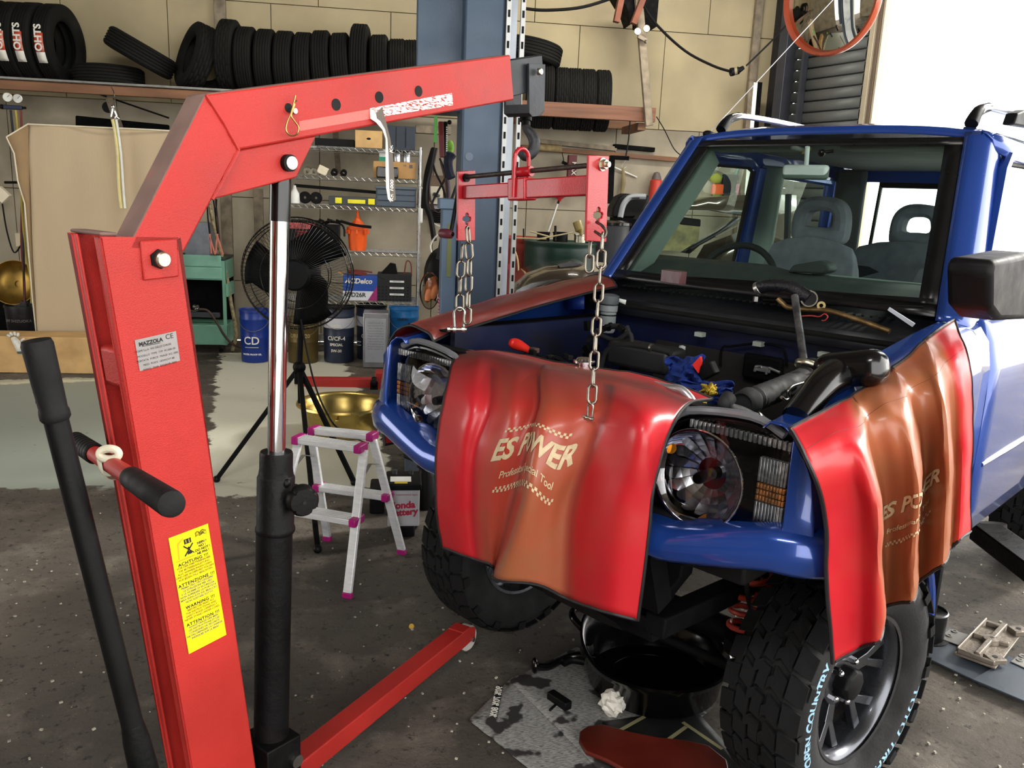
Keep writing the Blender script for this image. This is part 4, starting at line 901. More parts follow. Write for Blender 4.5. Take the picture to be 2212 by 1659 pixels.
cb(MB().add([sp+n_*.0008+su*cos(a)*.015+sv*sin(a)*.013 for a in [2*pi*i/24 for i in range(24)]],[tuple(range(24))]),'sticker_centre',mat('sticker_pale',(160,172,166),.6),S1,smooth=0)
t=lay(text_mb('3',.026,bold=.0008),sp+n_*.001,su,sv,.0006); cb(t,'lettering',INK,S1,smooth=0)
yp=CL(1742,326,0,-.865); cb(MB().add([yp+su*a+sv*b for a,b in ((-.015,-.014),(.010,-.014),(.016,.014),(-.008,.014))],[(0,1,2,3)]),'yellow_sticker',mat('sticker_dull_yellow',(176,158,84),.6),sol=.0006)
t=lay(text_mb('6',.02),yp+n_*.001,-sv,su,.001); cb(t,'lettering',INK,smooth=0)
cb(MB().sphere(CL(1775,330,0,-.88),.014).cyl(CL(1775,330,0,-.88),CL(1800,326,0,-.90),.006),'visor_clip',BLKG)
for s_,y in ((1,.26),(-1,-.28)): cb(MB().box((-.93,y,1.575),(.12,.36,.018)),'sun_visor',mat('visor_grey',(140,148,142),.8),bev=.006)
# seat belt on the right pillar
cb(MB().tube([CL(x,y,1,-.57) for x,y in ((1703,420),(1700,520),(1692,600))],.016,6),'seat_belt',mat('belt',(70,78,80),.8))
# ------------------------------------------------ engine bay contents
HOSE=mat('hose_rubber',(28,29,31),.75,0,.1,14,.15,60)
def hose(pts,r,name='hose',m=HOSE,n=12,**k): return cb(MB().tube(spline(pts,5),r,n),name,m,**k)
def ribbed(pts,r,name,m,k=5):
    p=spline(pts,k); return cb(MB().tube([q for q in p],[r*(1.0 if i%2 else .88) for i in range(len(p))],18),name,m)
ea=MB().bb((-.30,-.14,.35),(.16,.20,.62)).bb((-.26,-.10,.62),(.10,.14,.70)); cb(ea,'gearbox_mount',BAYK,bev=.02)
im=MB(); a=CL(1395,735,0,-.12); cb(MB().box(CL(1395,770,0,-.10),(.12,.24,.08)),'intake_cover',mat('intake_black',(34,34,36),.5,0,.1,8,.1,60),bev=.015)
hose([CL(x,y,0,-.05) for x,y in ((1296,800),(1310,760),(1345,745),(1400,750),(1450,762))],.011,'vacuum_hose')
cb(MB().cyl(CL(1405,751,0,-.045),CL(1409,752,0,-.045),.013),'hose_clip',ZNC)
hose([CL(x,y,0,-.10) for x,y in ((1300,725),(1330,735),(1360,720),(1362,752),(1340,775),(1318,775))],.008,'vacuum_hose')
hose([CL(x,y,0,-.15) for x,y in ((1270,735),(1300,712),(1335,705),(1360,722))],.010,'vacuum_hose')
rnd=random.Random(11)
for i in range(26):
    x=rnd.uniform(1262,1385); y=rnd.uniform(700,800); p=CL(x,y,0,-.12+rnd.uniform(-.05,.03))
    cb(MB().box(p,(rnd.uniform(.012,.03),rnd.uniform(.014,.04),rnd.uniform(.012,.03)),Matrix.Rotation(rnd.uniform(0,3),3,'X')),'connector' if i%2 else 'bracket',rnd.choice([BAYK,BLKM,HOSE]),bev=.002)
# brake fluid reservoir
rs=CL(1312,700,0,-.30); cb(MB().lathe([(0,.0),(.026,0),(.030,.01),(.030,.075),(.034,.08),(.034,.10),(0,.105)],rs-V(0,0,.03),(0,0,1),24),'brake_reservoir',mat('reservoir_grey',(124,132,134),.5))
cb(MB().lathe([(.034,0),(.036,.008),(.036,.03),(.02,.036),(0,.036)],rs+V(0,0,.075),(0,0,1),24),'reservoir_cap',mat('cap_grey',(84,90,94),.5))
cb(MB().tube([rs+V(cos(a)*.031,sin(a)*.031,.035) for a in [2*pi*i/20 for i in range(20)]],.0025,6,closed=True),'reservoir_band',BLK)
cb(MB().grid([[CL(x,y,0,-.33) for x in (1222,1262)] for y in (640,668)]),'blue_panel',mat('label_blue',(24,52,130),.5,0,.2,20),sol=.002)
# battery terminal cap, red
tc_=[CL(x,y,0,.25) for x,y in ((1109,742),(1122,746),(1140,755),(1153,762))]
cb(MB().tube([CL(1100,738,0,.27)]+tc_,[.012,.020,.019,.010,.010],14),'terminal_cap',mat('cap_red',(214,40,32),.4,0,.06,20),sub=1)
hose([CL(x,y,0,.24) for x,y in ((1150,760),(1175,775),(1200,772),(1230,790))],.006,'battery_cable',BLK)
for i in range(16):
    x=rnd.uniform(1090,1240); p=CL(x,rnd.uniform(755,792),0,.25+rnd.uniform(-.04,.04)); cb(MB().box(p,(rnd.uniform(.01,.025),rnd.uniform(.012,.03),rnd.uniform(.01,.02)),Matrix.Rotation(rnd.uniform(0,3),3,'Z')),'fuse_block',rnd.choice([BAYK,BLKM,BLKM,mat('relay_brown',(70,52,42),.6)]),bev=.002)
cb(MB().bb((.12,-.50,.70),(.36,-.22,.80)),'battery_box',BAYK,bev=.006)
# radiator cap and pipe
rc_=CL(1262,783,0,.42); cb(MB().lathe([(0,.012),(.020,.012),(.024,.006),(.030,.005),(.030,0),(.016,-.002),(.016,-.03)],rc_,(0,0,1),24),'radiator_cap',CHR)
cb(MB().bar(CL(1297,810,0,.42),CL(1360,822,0,.44),.022,.010),'radiator_edge',mat('dull_alu',(150,148,140),.45,.7),bev=.003)
cb(MB().bar(CL(1195,788,0,.43),CL(1232,798,0,.43),.012,.006),'wood_strip',mat('strip_tan',(170,140,104),.7))
hose([CL(x,y,0,.45) for x,y in ((1390,828),(1440,838),(1470,842),(1490,860),(1497,875))],.011,'aluminium_pipe',ALU)
cb(MB().bb((.40,.02,.60),(.44,.58,.85)),'radiator_core',BAYK,bev=.004)
hose([CL(x,y,0,.47) for x,y in ((1490,885),(1530,888),(1600,900),(1650,925))],.010,'lock_rail',BLKT)
# corrugated intake and coolant hose by the left fender
ip=[CL(x,y,1,.44) for x,y in ((1618,868),(1650,855),(1690,838),(1730,822))]
ribbed([CL(x,y,1,.43) for x,y in ((1607,872),(1640,858),(1690,838),(1740,815),(1760,790))],.032,'intake_hose',HOSE,9)
cb(MB().lathe([(.028,-.01),(.034,0),(.036,.03),(.032,.034)],CL(1607,872,1,.43),CL(1640,858,1,.43)-CL(1607,872,1,.43),24),'intake_collar',HOSE)
cb(MB().cyl(CL(1608,871,1,.43),CL(1612,870,1,.43),.028,n=24),'intake_mouth',slotm)
cb(MB().lathe([(.033,0),(.0345,.002),(.0345,.012),(.033,.014)],CL(1742,795,1,.43),CL(1755,760,1,.43)-CL(1742,795,1,.43),24),'hose_clamp',ZNC)
hose([CL(x,y,1,.45) for x,y in ((1576,858),(1566,872),(1575,885),(1600,893),(1630,905),(1642,910))],.018,'coolant_hose')
cb(MB().lathe([(.0195,0),(.021,.002),(.021,.014),(.0195,.016)],CL(1628,904,1,.45),CL(1642,910,1,.45)-CL(1628,904,1,.45),20),'hose_clamp',mat('clamp_silver',(200,200,196),.3,1))
hose([CL(x,y,1,.47) for x,y in ((1738,826),(1712,834),(1702,846),(1704,858),(1697,864),(1688,858))],.004,'wire_hook',STL)
# blue rag and yellow stoppers over the engine
BLUR=mat('blue_rag',(20,48,124),.95,0,.25,30,.6,90)
def rag(cx,cy,w,h,d,m,seed,name,X=.1,sc=1):
    P=[]; 
    for i in range(15):
        row=[]
        for j in range(15):
            u=i/14*2-1; v=j/14*2-1; x=cx+u*w; y=cy+v*h; nz=mnoise.noise(V(u*2.2+seed,v*2.2,seed))+.5*mnoise.noise(V(u*5,v*5+seed,seed))
            r=min(1,(u*u+v*v)); row.append(CL(x+12*mnoise.noise(V(u*2,v*2,seed+9)),y+10*mnoise.noise(V(u*2,v*2,seed+5)),0,X-.04*r+nz*d))
        P.append(row)
    cb(MB().grid(P),name,m,sol=.003,smooth=60)
rag(1482,808,42,38,.05,BLUR,3,'blue_rag',.12); rag(1520,850,62,26,.05,BLUR,8,'blue_rag',.18); rag(1500,872,70,18,.03,BLUR,12,'blue_rag',.20)
YR=mat('yellow_cloth',(186,158,40),.8,0,.2,30,.4,60)
rag(1532,842,15,12,.02,YR,5,'yellow_plug',.26); rag(1514,872,12,10,.015,YR,6,'yellow_plug',.30); 
cb(MB().prism([CL(x,y,0,.12) for x,y in ((1495,788),(1512,770),(1514,780),(1508,806))],V(-.01,0,0)),'red_tab',mat('cap_red',(214,40,32),.4))
cb(MB().box(CL(1530,800,0,.10),(.03,.05,.04),Matrix.Rotation(.6,3,'X')).box(CL(1512,792,0,.1),(.02,.05,.02)),'plug_connector',BLKM,bev=.004)
cb(MB().box(CL(1648,795,0,-.36),(.02,.14,.085)),'access_frame',BAYK,bev=.01)
cb(MB().box(CL(1650,797,0,-.345),(.01,.05,.018)).tube([CL(1630,802,0,-.34),CL(1633,792,0,-.34),CL(1645,792,0,-.34)],.005,8).tube([CL(1655,808,0,-.34),CL(1662,795,0,-.34),CL(1685,805,0,-.34)],.005,8),'clutch_fork',ALU)
hose([CL(x,y,0,-.375) for x,y in ((1556,790),(1560,752),(1580,748),(1640,742),(1690,752),(1700,790))],.004,'brake_line',BAYK)
# loose hoses and pipe lying across the cowl (things of their own)
HZ=lambda x,y,X:CM@CL(x,y,0,X)
LH=thing('radiator_hose','black curved radiator hose with steel clamp lying across the cowl','hose',HZ(1690,640,-.38))
hp_=[HZ(x,y,-.36) for x,y in ((1634,626),(1650,618),(1680,617),(1712,622),(1735,636),(1748,645))]
MB().tube(spline(hp_,5),.021,18).build('hose_body',mat('braided_hose',(22,22,28),.3,0,.1,40,.5,220,coat=.3),LH)
ax_=(hp_[1]-hp_[0]).normalized(); MB().lathe([(.0225,0),(.0235,.001),(.0235,.013),(.0225,.014)],hp_[0]+ax_*.001,ax_,20).box(hp_[0]-V(0,0,.03),(.012,.012,.016)).build('hose_clamp',mat('clamp_silver',(200,200,196),.3,1),LH)
MB().lathe([(.022,0),(.026,0),(.026,.012)],hp_[-1]+ax_*.0,(CAM-hp_[-1]).normalized(),24).build('hose_mouth',CHR,LH); MB().cyl(hp_[-1],hp_[-1]+(CAM-hp_[-1]).normalized()*.008,.0215,n=24).build('mouth_dark',slotm,LH)
JB=tag(MB().tube([HZ(1717,640,-.32),HZ(1722,680,-.28),HZ(1738,790,-.12)],.0115,14).build('steel_bar',mat('worn_bar',(120,120,124),.35,.8,.3,30,.3,120,dirt=(44,44,48),da=.45,ds=14)),'worn steel rod standing upright against the curved black hose','rod')
CP_=thing('coolant_pipe','brass coloured metal coolant pipe with a bracket eye lying on the cowl','pipe',HZ(1800,690,-.36))
MB().tube(spline([HZ(x,y,-.37) for x,y in ((1680,646),(1690,655),(1703,664),(1740,668),(1790,672),(1850,690),(1900,708),(1922,716))],5),.0085,12).build('pipe_body',mat('dull_brass',(140,116,78),.4,.9,.25,30,.2,80),CP_)
ey=HZ(1774,660,-.37); MB().lathe([(.006,-.002),(.013,-.002),(.013,.002),(.006,.002)],ey,(CAM-ey).normalized(),20).build('bracket_eye',mat('dull_brass2',(156,140,96),.4,.8),CP_)
tag(MB().tube(spline([HZ(x,y,-.33) for x,y in ((1728,683),(1752,682),(1770,684),(1781,678),(1788,684),(1782,692),(1775,692))],4),.002,6).build('dipstick',mat('red_wire',(170,60,60),.5)),'thin dipstick with a red looped handle beside the metal pipe','dipstick')
tag(MB().prism([HZ(x,y,-.34) for x,y in ((1921,664),(1976,699),(1970,706),(1917,670))],CM.to_3x3()@V(-.006,0,.0)).build('plastic_strip',mat('translucent_strip',(196,204,214),.4)),'white plastic strip propped at the rear corner of the engine bay','strip')
tag(MB().box(HZ(1455,598,-.40),(.09,.035,.045),CM.to_3x3()@Matrix.Rotation(radians(82),3,'Z')).build('small_box',mat('maroon_box',(84,50,54),.35,.0,.05,20),bev=.002),'small dark maroon box standing on the cowl below the windshield','box')
# ------------------------------------------------ wheels, axle, springs
TB=mat('mud_tyre',(20,20,21),.9,0,.15,9,.35,120,dirt=(40,37,32),da=.3,ds=5,spec=.2)
def wheel(c,s,steer,name_label):
    # local frame: X = axle outward
    W=Matrix.Rotation(steer,3,'Z'); ax=W@V(0,s,0); f=W@V(1,0,0); fr3=Matrix((ax,f,ax.cross(f))).transposed()
    R,w=.352,.225; h=w/2; T=lambda p:c+fr3@Vector(p)
    prof=[(.205,-h*.7),(.215,-h*.82),(.25,-h*.97),(.29,-h*1.0),(.32,-h*.93),(.336,-h*.78),(.338,-h*.4),(.339,0),(.338,h*.4),(.336,h*.78),(.32,h*.93),(.29,h*1.0),(.25,h*.97),(.215,h*.82),(.205,h*.7)]
    mb=MB(); n=64
    mb.grid([[T((z,cos(2*pi*j/n)*r,sin(2*pi*j/n)*r)) for j in range(n)] for r,z in prof],0,True)
    wh=cb(mb,'wheel',mat('mud_tyre_base',(15,15,16),.85,0,.15,9,.3,120),smooth=50)
    tr=MB(); K=30
    def block(a0,a1,z0,z1,sk,r0=.333,r1=R,sh=0):
        vs=[]
        for r in (r0,r1):
            for z,a in ((z0,a0),(z0,a1),(z1,a1+sk),(z1,a0+sk)):
                rr=r-(sh if (abs(z)>h*.8 and r==r1) else 0); vs.append(T((z,cos(a)*rr,sin(a)*rr)))
        tr.add(vs,[(0,1,2,3),(4,5,6,7),(0,1,5,4),(1,2,6,5),(2,3,7,6),(3,0,4,7)])
    for k in range(K):
        a=2*pi*k/K; da=2*pi/K
        for sg in (1,-1):
            o=0 if sg==1 else da*.5
            block(a+o+da*.04,a+o+da*.84,sg*h*.60,sg*h*1.0,da*.16,sh=.014)
            if k%2==0: block(a+o+da*.1,a+o+da*.62,sg*h*.97,sg*h*1.04,da*.1,r0=.305,r1=.33)
            block(a+o+da*.0,a+o+da*.70,sg*h*.22,sg*h*.54,sg*da*.28)
            block(a+o+da*.42+da*.05,a+o+da*.42+da*.44,sg*h*.12,sg*h*.28,-sg*da*.2)
        block(a+da*.05,a+da*.86,-h*.14,h*.10,da*.10)
    cb(tr,'tread',TB,wh,smooth=0,merge=False)
    # rim
    GM=mat('gunmetal_rim',(88,90,96),.28,.9,.06,8,coat=.3)
    rp=[(.205,-h*.72),(.195,-h*.70),(.188,-h*.5),(.183,0),(.188,h*.35),(.192,h*.62),(.205,h*.70),(.211,h*.74),(.207,h*.78),(.198,h*.76)]
    rim=cb(MB().grid([[T((z,cos(2*pi*j/56)*r,sin(2*pi*j/56)*r)) for j in range(56)] for r,z in rp],0,True),'rim',GM,wh,smooth=50)
    sp=MB()
    for k in range(6):
        a=2*pi*k/6+.2
        for sk in (-.19,.19):
            p=[]
            for (r,da,z,hw) in ((.055,0,h*.20,.017),(.12,sk*.35,h*.28,.012),(.186,sk*1.2,h*.42,.014)):
                p.append((r,a+da,z,hw))
            for q in range(2):
                vs=[]
                for (r,aa,z,hw) in (p[q],p[q+1]):
                    cx,cy=cos(aa)*r,sin(aa)*r; tx,ty=-sin(aa)*hw,cos(aa)*hw
                    for dz in (0,-.022):
                        vs+= [T((z+dz,cx-tx,cy-ty)),T((z+dz,cx+tx,cy+ty))]
                sp.add(vs,[(0,1,5,4),(2,3,7,6),(0,2,6,4),(1,3,7,5),(0,1,3,2),(4,5,7,6)])
    sp.grid([[T((z,cos(2*pi*j/30)*r,sin(2*pi*j/30)*r)) for j in range(30)] for r,z in ((.074,h*.05),(.074,h*.22),(.068,h*.25),(.04,h*.25),(.04,h*.1))],0,True)
    cb(sp,'spokes',GM,wh,bev=.002)
    cb(MB().cyl(T((-h*.2,0,0)),T((-h*.1,0,0)),.15,n=30),'brake_disc',mat('brake_dark',(30,30,32),.5,.6),wh)
    hcp=MB(); pr=[(.045,h*.15),(.046,h*.55),(.040,h*.62),(.034,h*.64),(0,h*.66)]
    hcp.grid([[T((z,cos(2*pi*j/8)*r,sin(2*pi*j/8)*r)) for j in range(8)] for r,z in pr],0,True); cb(hcp,'hub_cap',BLKT,wh,smooth=30,bev=.003)
    for k in range(5):
        a=2*pi*k/5+.5; p=T((h*.24,cos(a)*.060,sin(a)*.060)); q=T((h*.42,cos(a)*.060,sin(a)*.060)); cb(MB().cyl(p,q,.0105,n=6).sphere(q,.009,8,5),'lug_nut',CHR,wh)
    cb(MB().cyl(T((h*.7,.15,-.11)),T((h*.9,.158,-.117)),.004),'valve',BLKT,wh)
    if s>0:
        lm=mat('letter_blue_white',(140,176,198),.6,0,.05,30)
        def arc(txt,a_mid,r,size):
            t=text_mb(txt,size,cuts=.012,bold=.0012,sx=1.0); vs=[]
            for p in t.v:
                aa=a_mid-p.x/r; rr=r+p.y   # reading direction along increasing angle seen from outside
                vs.append(T((h*1.0+.0015-abs(rr-.285)*.25,cos(aa)*rr,sin(aa)*rr)))
            t.v=vs; return t
        for txt,am in (('TOYO TIRES',radians(136)),('OPEN COUNTRY',radians(-6))):
            cb(arc(txt,am,.283,.052 if txt[0]=='T' else .036),'lettering',lm,wh,smooth=0)
    return wh
gz=lambda z,x:z-.252-.0193*x
wheel(V(0.02,.635,gz(.352,0)),1,radians(-8),''); wheel(V(-.02,-.615,gz(.352,0)),-1,radians(-4),'')
for s in (1,-1): wheel(V(-2.25,.64*s,gz(.352,-2.25)),s,0,'')
cb(MB().cyl((0,-.5,.09),(0,.5,.09),.04,n=16).sphere((0,-.18,.09),.11,16,10),'front_axle',BAYK)
cb(MB().cyl((.16,-.52,.06),(.16,.52,.08),.014).cyl((-.45,.36,.2),(-.02,.36,.06),.025),'track_rod',BAYK)
for s in (1,-1):
    sx0=CL(1618,1325,1,.40).x; sprg=[V(sx0+.052*cos(a),s*.40+.052*sin(a),.125+.215*a/(2*pi*4.5)) for a in [2*pi*i/14 for i in range(64)]]
    cb(MB().tube(sprg,.0085,8),'coil_spring',mat('spring_red',(190,62,44),.45,0,.1,12,dirt=(90,40,34),da=.3,ds=12))
    cb(MB().cyl((sx0,s*.40,.09),(sx0,s*.40,.13),.06),'spring_seat',BAYK); cb(MB().cyl((sx0,s*.40,.28),(sx0,s*.40,.42),.02),'bump_stop',BAYK)
    cb(MB().cyl((sx0-.12,s*.40,.05),(sx0-.12,s*.38,.45),.022,n=14),'shock_absorber',BAYK)
hose([CL(x,y,1,.42) for x,y in ((1612,1245),(1616,1290),(1628,1330),(1650,1360),(1690,1375))],.007,'brake_hose')
cb(MB().bb((-.445,.55,.0),(-.43,.75,.38)),'mud_flap',BLKT,bev=.006)
cb(MB().prism([CL(x,y,0,.54) for x,y in ((1120,1215),(1200,1270),(1330,1345),(1345,1362),(1300,1345),(1180,1285))],V(-.05,0,0)),'lower_guard',BLKM)
cb(MB().prism([CL(x,y,0,.42) for x,y in ((1395,1200),(1475,1220),(1470,1250),(1430,1300),(1440,1380),(1400,1370),(1375,1345))],V(-.06,0,0)),'tow_bracket',BAYK,bev=.006)
# ================================================================= FENDER COVERS
CVM=bpy.data.materials.new('cover_vinyl'); CVM.use_nodes=True; nt=CVM.node_tree; b=nt.nodes['Principled BSDF']
at=nt.nodes.new('ShaderNodeAttribute'); at.attribute_name='wear'; mx=nt.nodes.new('ShaderNodeMix'); mx.data_type='RGBA'; mx.inputs[6].default_value=lin((190,26,38)); mx.inputs[7].default_value=lin((150,88,56))
tcn=nt.nodes.new('ShaderNodeTexCoord'); n1=nt.nodes.new('ShaderNodeTexNoise'); n1.inputs['Scale'].default_value=9; n1.inputs['Detail'].default_value=7; nt.links.new(tcn.outputs['Object'],n1.inputs[0])
ad=nt.nodes.new('ShaderNodeMath'); ad.operation='ADD'; mrr=nt.nodes.new('ShaderNodeMapRange'); mrr.inputs[1].default_value=.3;mrr.inputs[2].default_value=.7;mrr.inputs[3].default_value=-.12;mrr.inputs[4].default_value=.12; nt.links.new(n1.outputs[0],mrr.inputs[0]); nt.links.new(at.outputs['Fac'],ad.inputs[0]); nt.links.new(mrr.outputs[0],ad.inputs[1]); ad.use_clamp=True
nt.links.new(ad.outputs[0],mx.inputs[0])
m2=nt.nodes.new('ShaderNodeMix'); m2.data_type='RGBA'; m2.inputs[7].default_value=lin((70,38,36)); at2=nt.nodes.new('ShaderNodeAttribute'); at2.attribute_name='grime_shade'; nt.links.new(mx.outputs[2],m2.inputs[6]); nt.links.new(at2.outputs['Fac'],m2.inputs[0])
nt.links.new(m2.outputs[2],b.inputs['Base Color']); b.inputs['Roughness'].default_value=.42; b.inputs['Coat Weight'].default_value=.25; b.inputs['Coat Roughness'].default_value=.22
bn=nt.nodes.new('ShaderNodeBump'); bn.inputs['Strength'].default_value=.25; bn.inputs['Distance'].default_value=.003; n2=nt.nodes.new('ShaderNodeTexNoise'); n2.inputs['Scale'].default_value=14; n2.inputs['Detail'].default_value=6; nt.links.new(tcn.outputs['Object'],n2.inputs[0]); nt.links.new(n2.outputs[0],bn.inputs['Height']); nt.links.new(bn.outputs[0],b.inputs['Normal'])
b.inputs['Specular IOR Level'].default_value=.4
PIPE=mat('piping_black',(24,22,24),.6,0,.05,20)
def surf(cols,ku,kv):
    # cols: list of columns of local points -> dense grid via Catmull in both directions
    cc=[spline(c,kv) for c in cols]; rows=len(cc[0]); G_=[[None]*0 for _ in range(rows)]
    for r in range(rows): G_[r]=spline([c[r] for c in cc],ku)
    return G_
def cover(name,label,cols,wearf,grime_shadef,ku=6,kv=8,text=None,ripple=.004,seed=1,edge=.0045,seams=()):
    Gd=surf(cols,ku,kv); nr,nc=len(Gd),len(Gd[0])
    e=thing(name,label,'fender cover',M=CM,group='vinyl fender covers draped over the car')
    def nrm(i,j):
        a=Gd[min(i+1,nr-1)][j]-Gd[max(i-1,0)][j]; b_=Gd[i][min(j+1,nc-1)]-Gd[i][max(j-1,0)]; n=a.cross(b_); 
        return n.normalized() if n.length>1e-9 else V(1,0,0)
    P=[[Gd[i][j]+nrm(i,j)*ripple*(mnoise.noise(V(i*.16,j*.16,seed))+.5*mnoise.noise(V(i*.4,j*.35,seed+3))) for j in range(nc)] for i in range(nr)]
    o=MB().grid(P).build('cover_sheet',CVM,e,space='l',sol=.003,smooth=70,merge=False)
    for an,fn in (('wear',wearf),('grime_shade',grime_shadef)):
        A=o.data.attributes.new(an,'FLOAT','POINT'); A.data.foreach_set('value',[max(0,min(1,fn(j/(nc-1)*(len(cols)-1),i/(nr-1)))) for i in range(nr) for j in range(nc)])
    bd=P[0]+[P[i][-1] for i in range(1,nr)]+P[-1][::-1][1:]+[P[i][0] for i in range(nr-2,0,-1)]
    MB().tube(bd,edge,6,closed=True).build('edge_piping',PIPE,e,space='l')
    for vv in seams:
        i=int(vv*(nr-1)); MB().tube([p for p in P[i]],.0018,5).build('seam',mat('seam_dark_red',(96,26,30),.6),e,space='l')
    def at_(u,v):
        x=u/(len(cols)-1)*(nc-1); y=v*(nr-1); j=max(0,min(nc-2,int(x))); i=max(0,min(nr-2,int(y))); fx,fy=x-j,y-i
        p=P[i][j].lerp(P[i][j+1],fx).lerp(P[i+1][j].lerp(P[i+1][j+1],fx),fy)
        a=P[i+1][j]-P[i][j]; b_=P[i][j+1]-P[i][j]; n=a.cross(b_).normalized()
        c=C0-p; n=n if n.dot(c)>0 else -n
        return p+n*.0032
    for (mbt,u0,v0,su,sv) in (text or []):
        mbt.v=[at_(u0+p.x*su,v0-p.y*sv) for p in mbt.v]; mbt.build('lettering',mat('faded_print',(196,178,142),.6,0,.1,60),e,space='l',smooth=0,merge=False)
    return e
def checker(w,h,n):
    m=MB(); 
    for i in range(n):
        for r in range(2):
            if (i+r)%2==0: m.add([V(-w/2+w*i/n,r*h-h,0),V(-w/2+w*(i+1)/n,r*h-h,0),V(-w/2+w*(i+1)/n,r*h,0),V(-w/2+w*i/n,r*h,0)],[(0,1,2,3)])
    return m
FX=[(.36,.50,.60,.63,.63,.60),(.36,.505,.645,.675,.66,.63),(.36,.50,.62,.655,.64,.62),(.36,.505,.65,.68,.66,.64),(.36,.50,.60,.655,.65,.62),(.36,.51,.675,.74,.76,.74),(.36,.50,.625,.655,.65,.625),(.36,.505,.675,.705,.695,.67),(.36,.49,.60,.65,.65,.62)]
FP=[[(988,766),(962,850),(944,960),(943,1080),(955,1183)],[(1030,765),(1018,860),(998,960),(990,1080),(1003,1200)],[(1070,772),(1060,880),(1030,985),(1022,1100),(1032,1210)],[(1118,782),(1110,880),(1085,980),(1062,1100),(1060,1220)],[(1170,792),(1160,880),(1138,965),(1102,1095),(1070,1235)],[(1182,794),(1175,880),(1155,965),(1130,1095),(1074,1252)],[(1262,806),(1245,890),(1210,1000),(1180,1130),(1160,1262)],[(1330,818),(1315,880),(1285,965),(1242,1090),(1230,1296)],[(1405,838),(1390,900),(1372,985),(1335,1105),(1312,1324)],[(1490,872),(1452,922),(1415,1040),(1403,1140),(1378,1340)]]
FXx=FX[:5]+[FX[5]]+[(.36,.505,.66,.70,.70,.69)]+FX[6:]
cols=[]
for c,x in zip(FP,FXx):
    t=CL(c[0][0],c[0][1],0,x[1]); cols.append([t+V(-.10,0,-.002)]+[t]+[CL(px,py,0,x[k+2]) for k,(px,py) in enumerate(c[1:])])
bands=lambda u,lo,hi,s:max(0,min(1,(u-lo)/s))*max(0,min(1,(hi-u)/s))
tx1=text_mb('ES POWER',1.0,cuts=.09,bold=.035,shear=.25); tx2=text_mb('Professional Special Tool',.36,cuts=.09,bold=.006,shear=.12)
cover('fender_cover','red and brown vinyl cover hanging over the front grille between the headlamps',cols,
  lambda u,v:bands(u,2.0,7.2,.5)*min(1,.35+.75*max(0,v-.15))*(.55 if u<4.8 else 1.0), lambda u,v:.80*max(0,1-abs(v-.2)/.2)+.6*(max(0,1-abs(u-6.95)/.25)+max(0,1-abs(u-4.15)/.3)+.6*max(0,1-abs(u-2.05)/.22))*(1 if v>.25 else 0)*min(1,1.3-.6*v)+.10,  # grimy top band, plus fold-valley shade painted into the colour as narrow streaks
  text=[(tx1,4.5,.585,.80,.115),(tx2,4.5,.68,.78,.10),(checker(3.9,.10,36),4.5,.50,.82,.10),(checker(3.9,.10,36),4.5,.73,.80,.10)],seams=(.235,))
SP=[[(1706,926),(1745,1000),(1782,1110),(1786,1270),(1798,1432)],[(1775,890),(1815,960),(1850,1090),(1855,1250),(1858,1398)],[(1835,860),(1868,950),(1898,1100),(1905,1250),(1905,1378)],[(1845,852),(1878,930),(1905,1080),(1910,1230),(1908,1316)],[(1885,826),(1925,900),(1955,1060),(1950,1220),(1945,1302)],[(1925,798),(1965,890),(1985,1050),(1978,1200),(1975,1298)],[(1932,792),(1975,870),(1992,1030),(1985,1180),(1980,1262)],[(1965,765),(2015,850),(2030,1000),(2020,1150),(2015,1234)],[(1995,738),(2035,840),(2050,1000),(2048,1130),(2044,1216)],[(2000,733),(2045,820),(2058,980),(2055,1110),(2050,1188)],[(2030,710),(2070,800),(2082,960),(2078,1100),(2074,1166)],[(2062,690),(2092,780),(2102,920),(2098,1060),(2095,1146)]]
SY=[.79,.83,.875,.79,.84,.875,.79,.84,.87,.79,.81,.80]
cols=[]
for c,y in zip(SP,SY):
    cols.append([CL(c[0][0],c[0][1],1,.70)]+[CL(px,py,1,lerp(.77,y,min(1,(k+1)/2.))) for k,(px,py) in enumerate(c[1:])])
tx1=text_mb('ES POWER',1.0,cuts=.12,bold=.035,shear=.25); tx2=text_mb('Professional Special Tool',.36,cuts=.12,bold=.006,shear=.12)
cover('fender_cover','wide pleated red and tan vinyl cover over the fender beside the door',cols,
  lambda u,v:bands(u,1.6,9.9,.6)*1.0, lambda u,v:.0,
  text=[(tx1,4.9,.545,.95,.062),(tx2,4.9,.61,.95,.062),(checker(3.9,.12,36),4.9,.655,.95,.062)],ripple=.006,seed=5,seams=(.2,.21))
cols=[]
for x in [.485,.45,.40,.3,.15,0,-.15,-.3,-.44]:
    zt=interp(x,[-.6,-.3,0,.3,.5],[1.06,1.03,.99,.94,.90]); yi=-.535-.01*sin(x*21); yo=interp(x,[.42,.54],[-.745,-.725])
    cols.append([V(x,y,z) for y,z in ((yi,zt-.02),(yi-.03,zt+.008),(-.65,zt+.012),(yo+.01,zt-.03),(yo-.03,zt-.14),(yo-.035,.60),(yo-.03+.015*sin(x*18),.50))])
cover('fender_cover','dark dusty red vinyl cover lying along the far fender behind the chains',cols,lambda u,v:.35 if v<.35 else .1,lambda u,v:.75 if v<.3 else .35,seed=9,seams=(.3,))
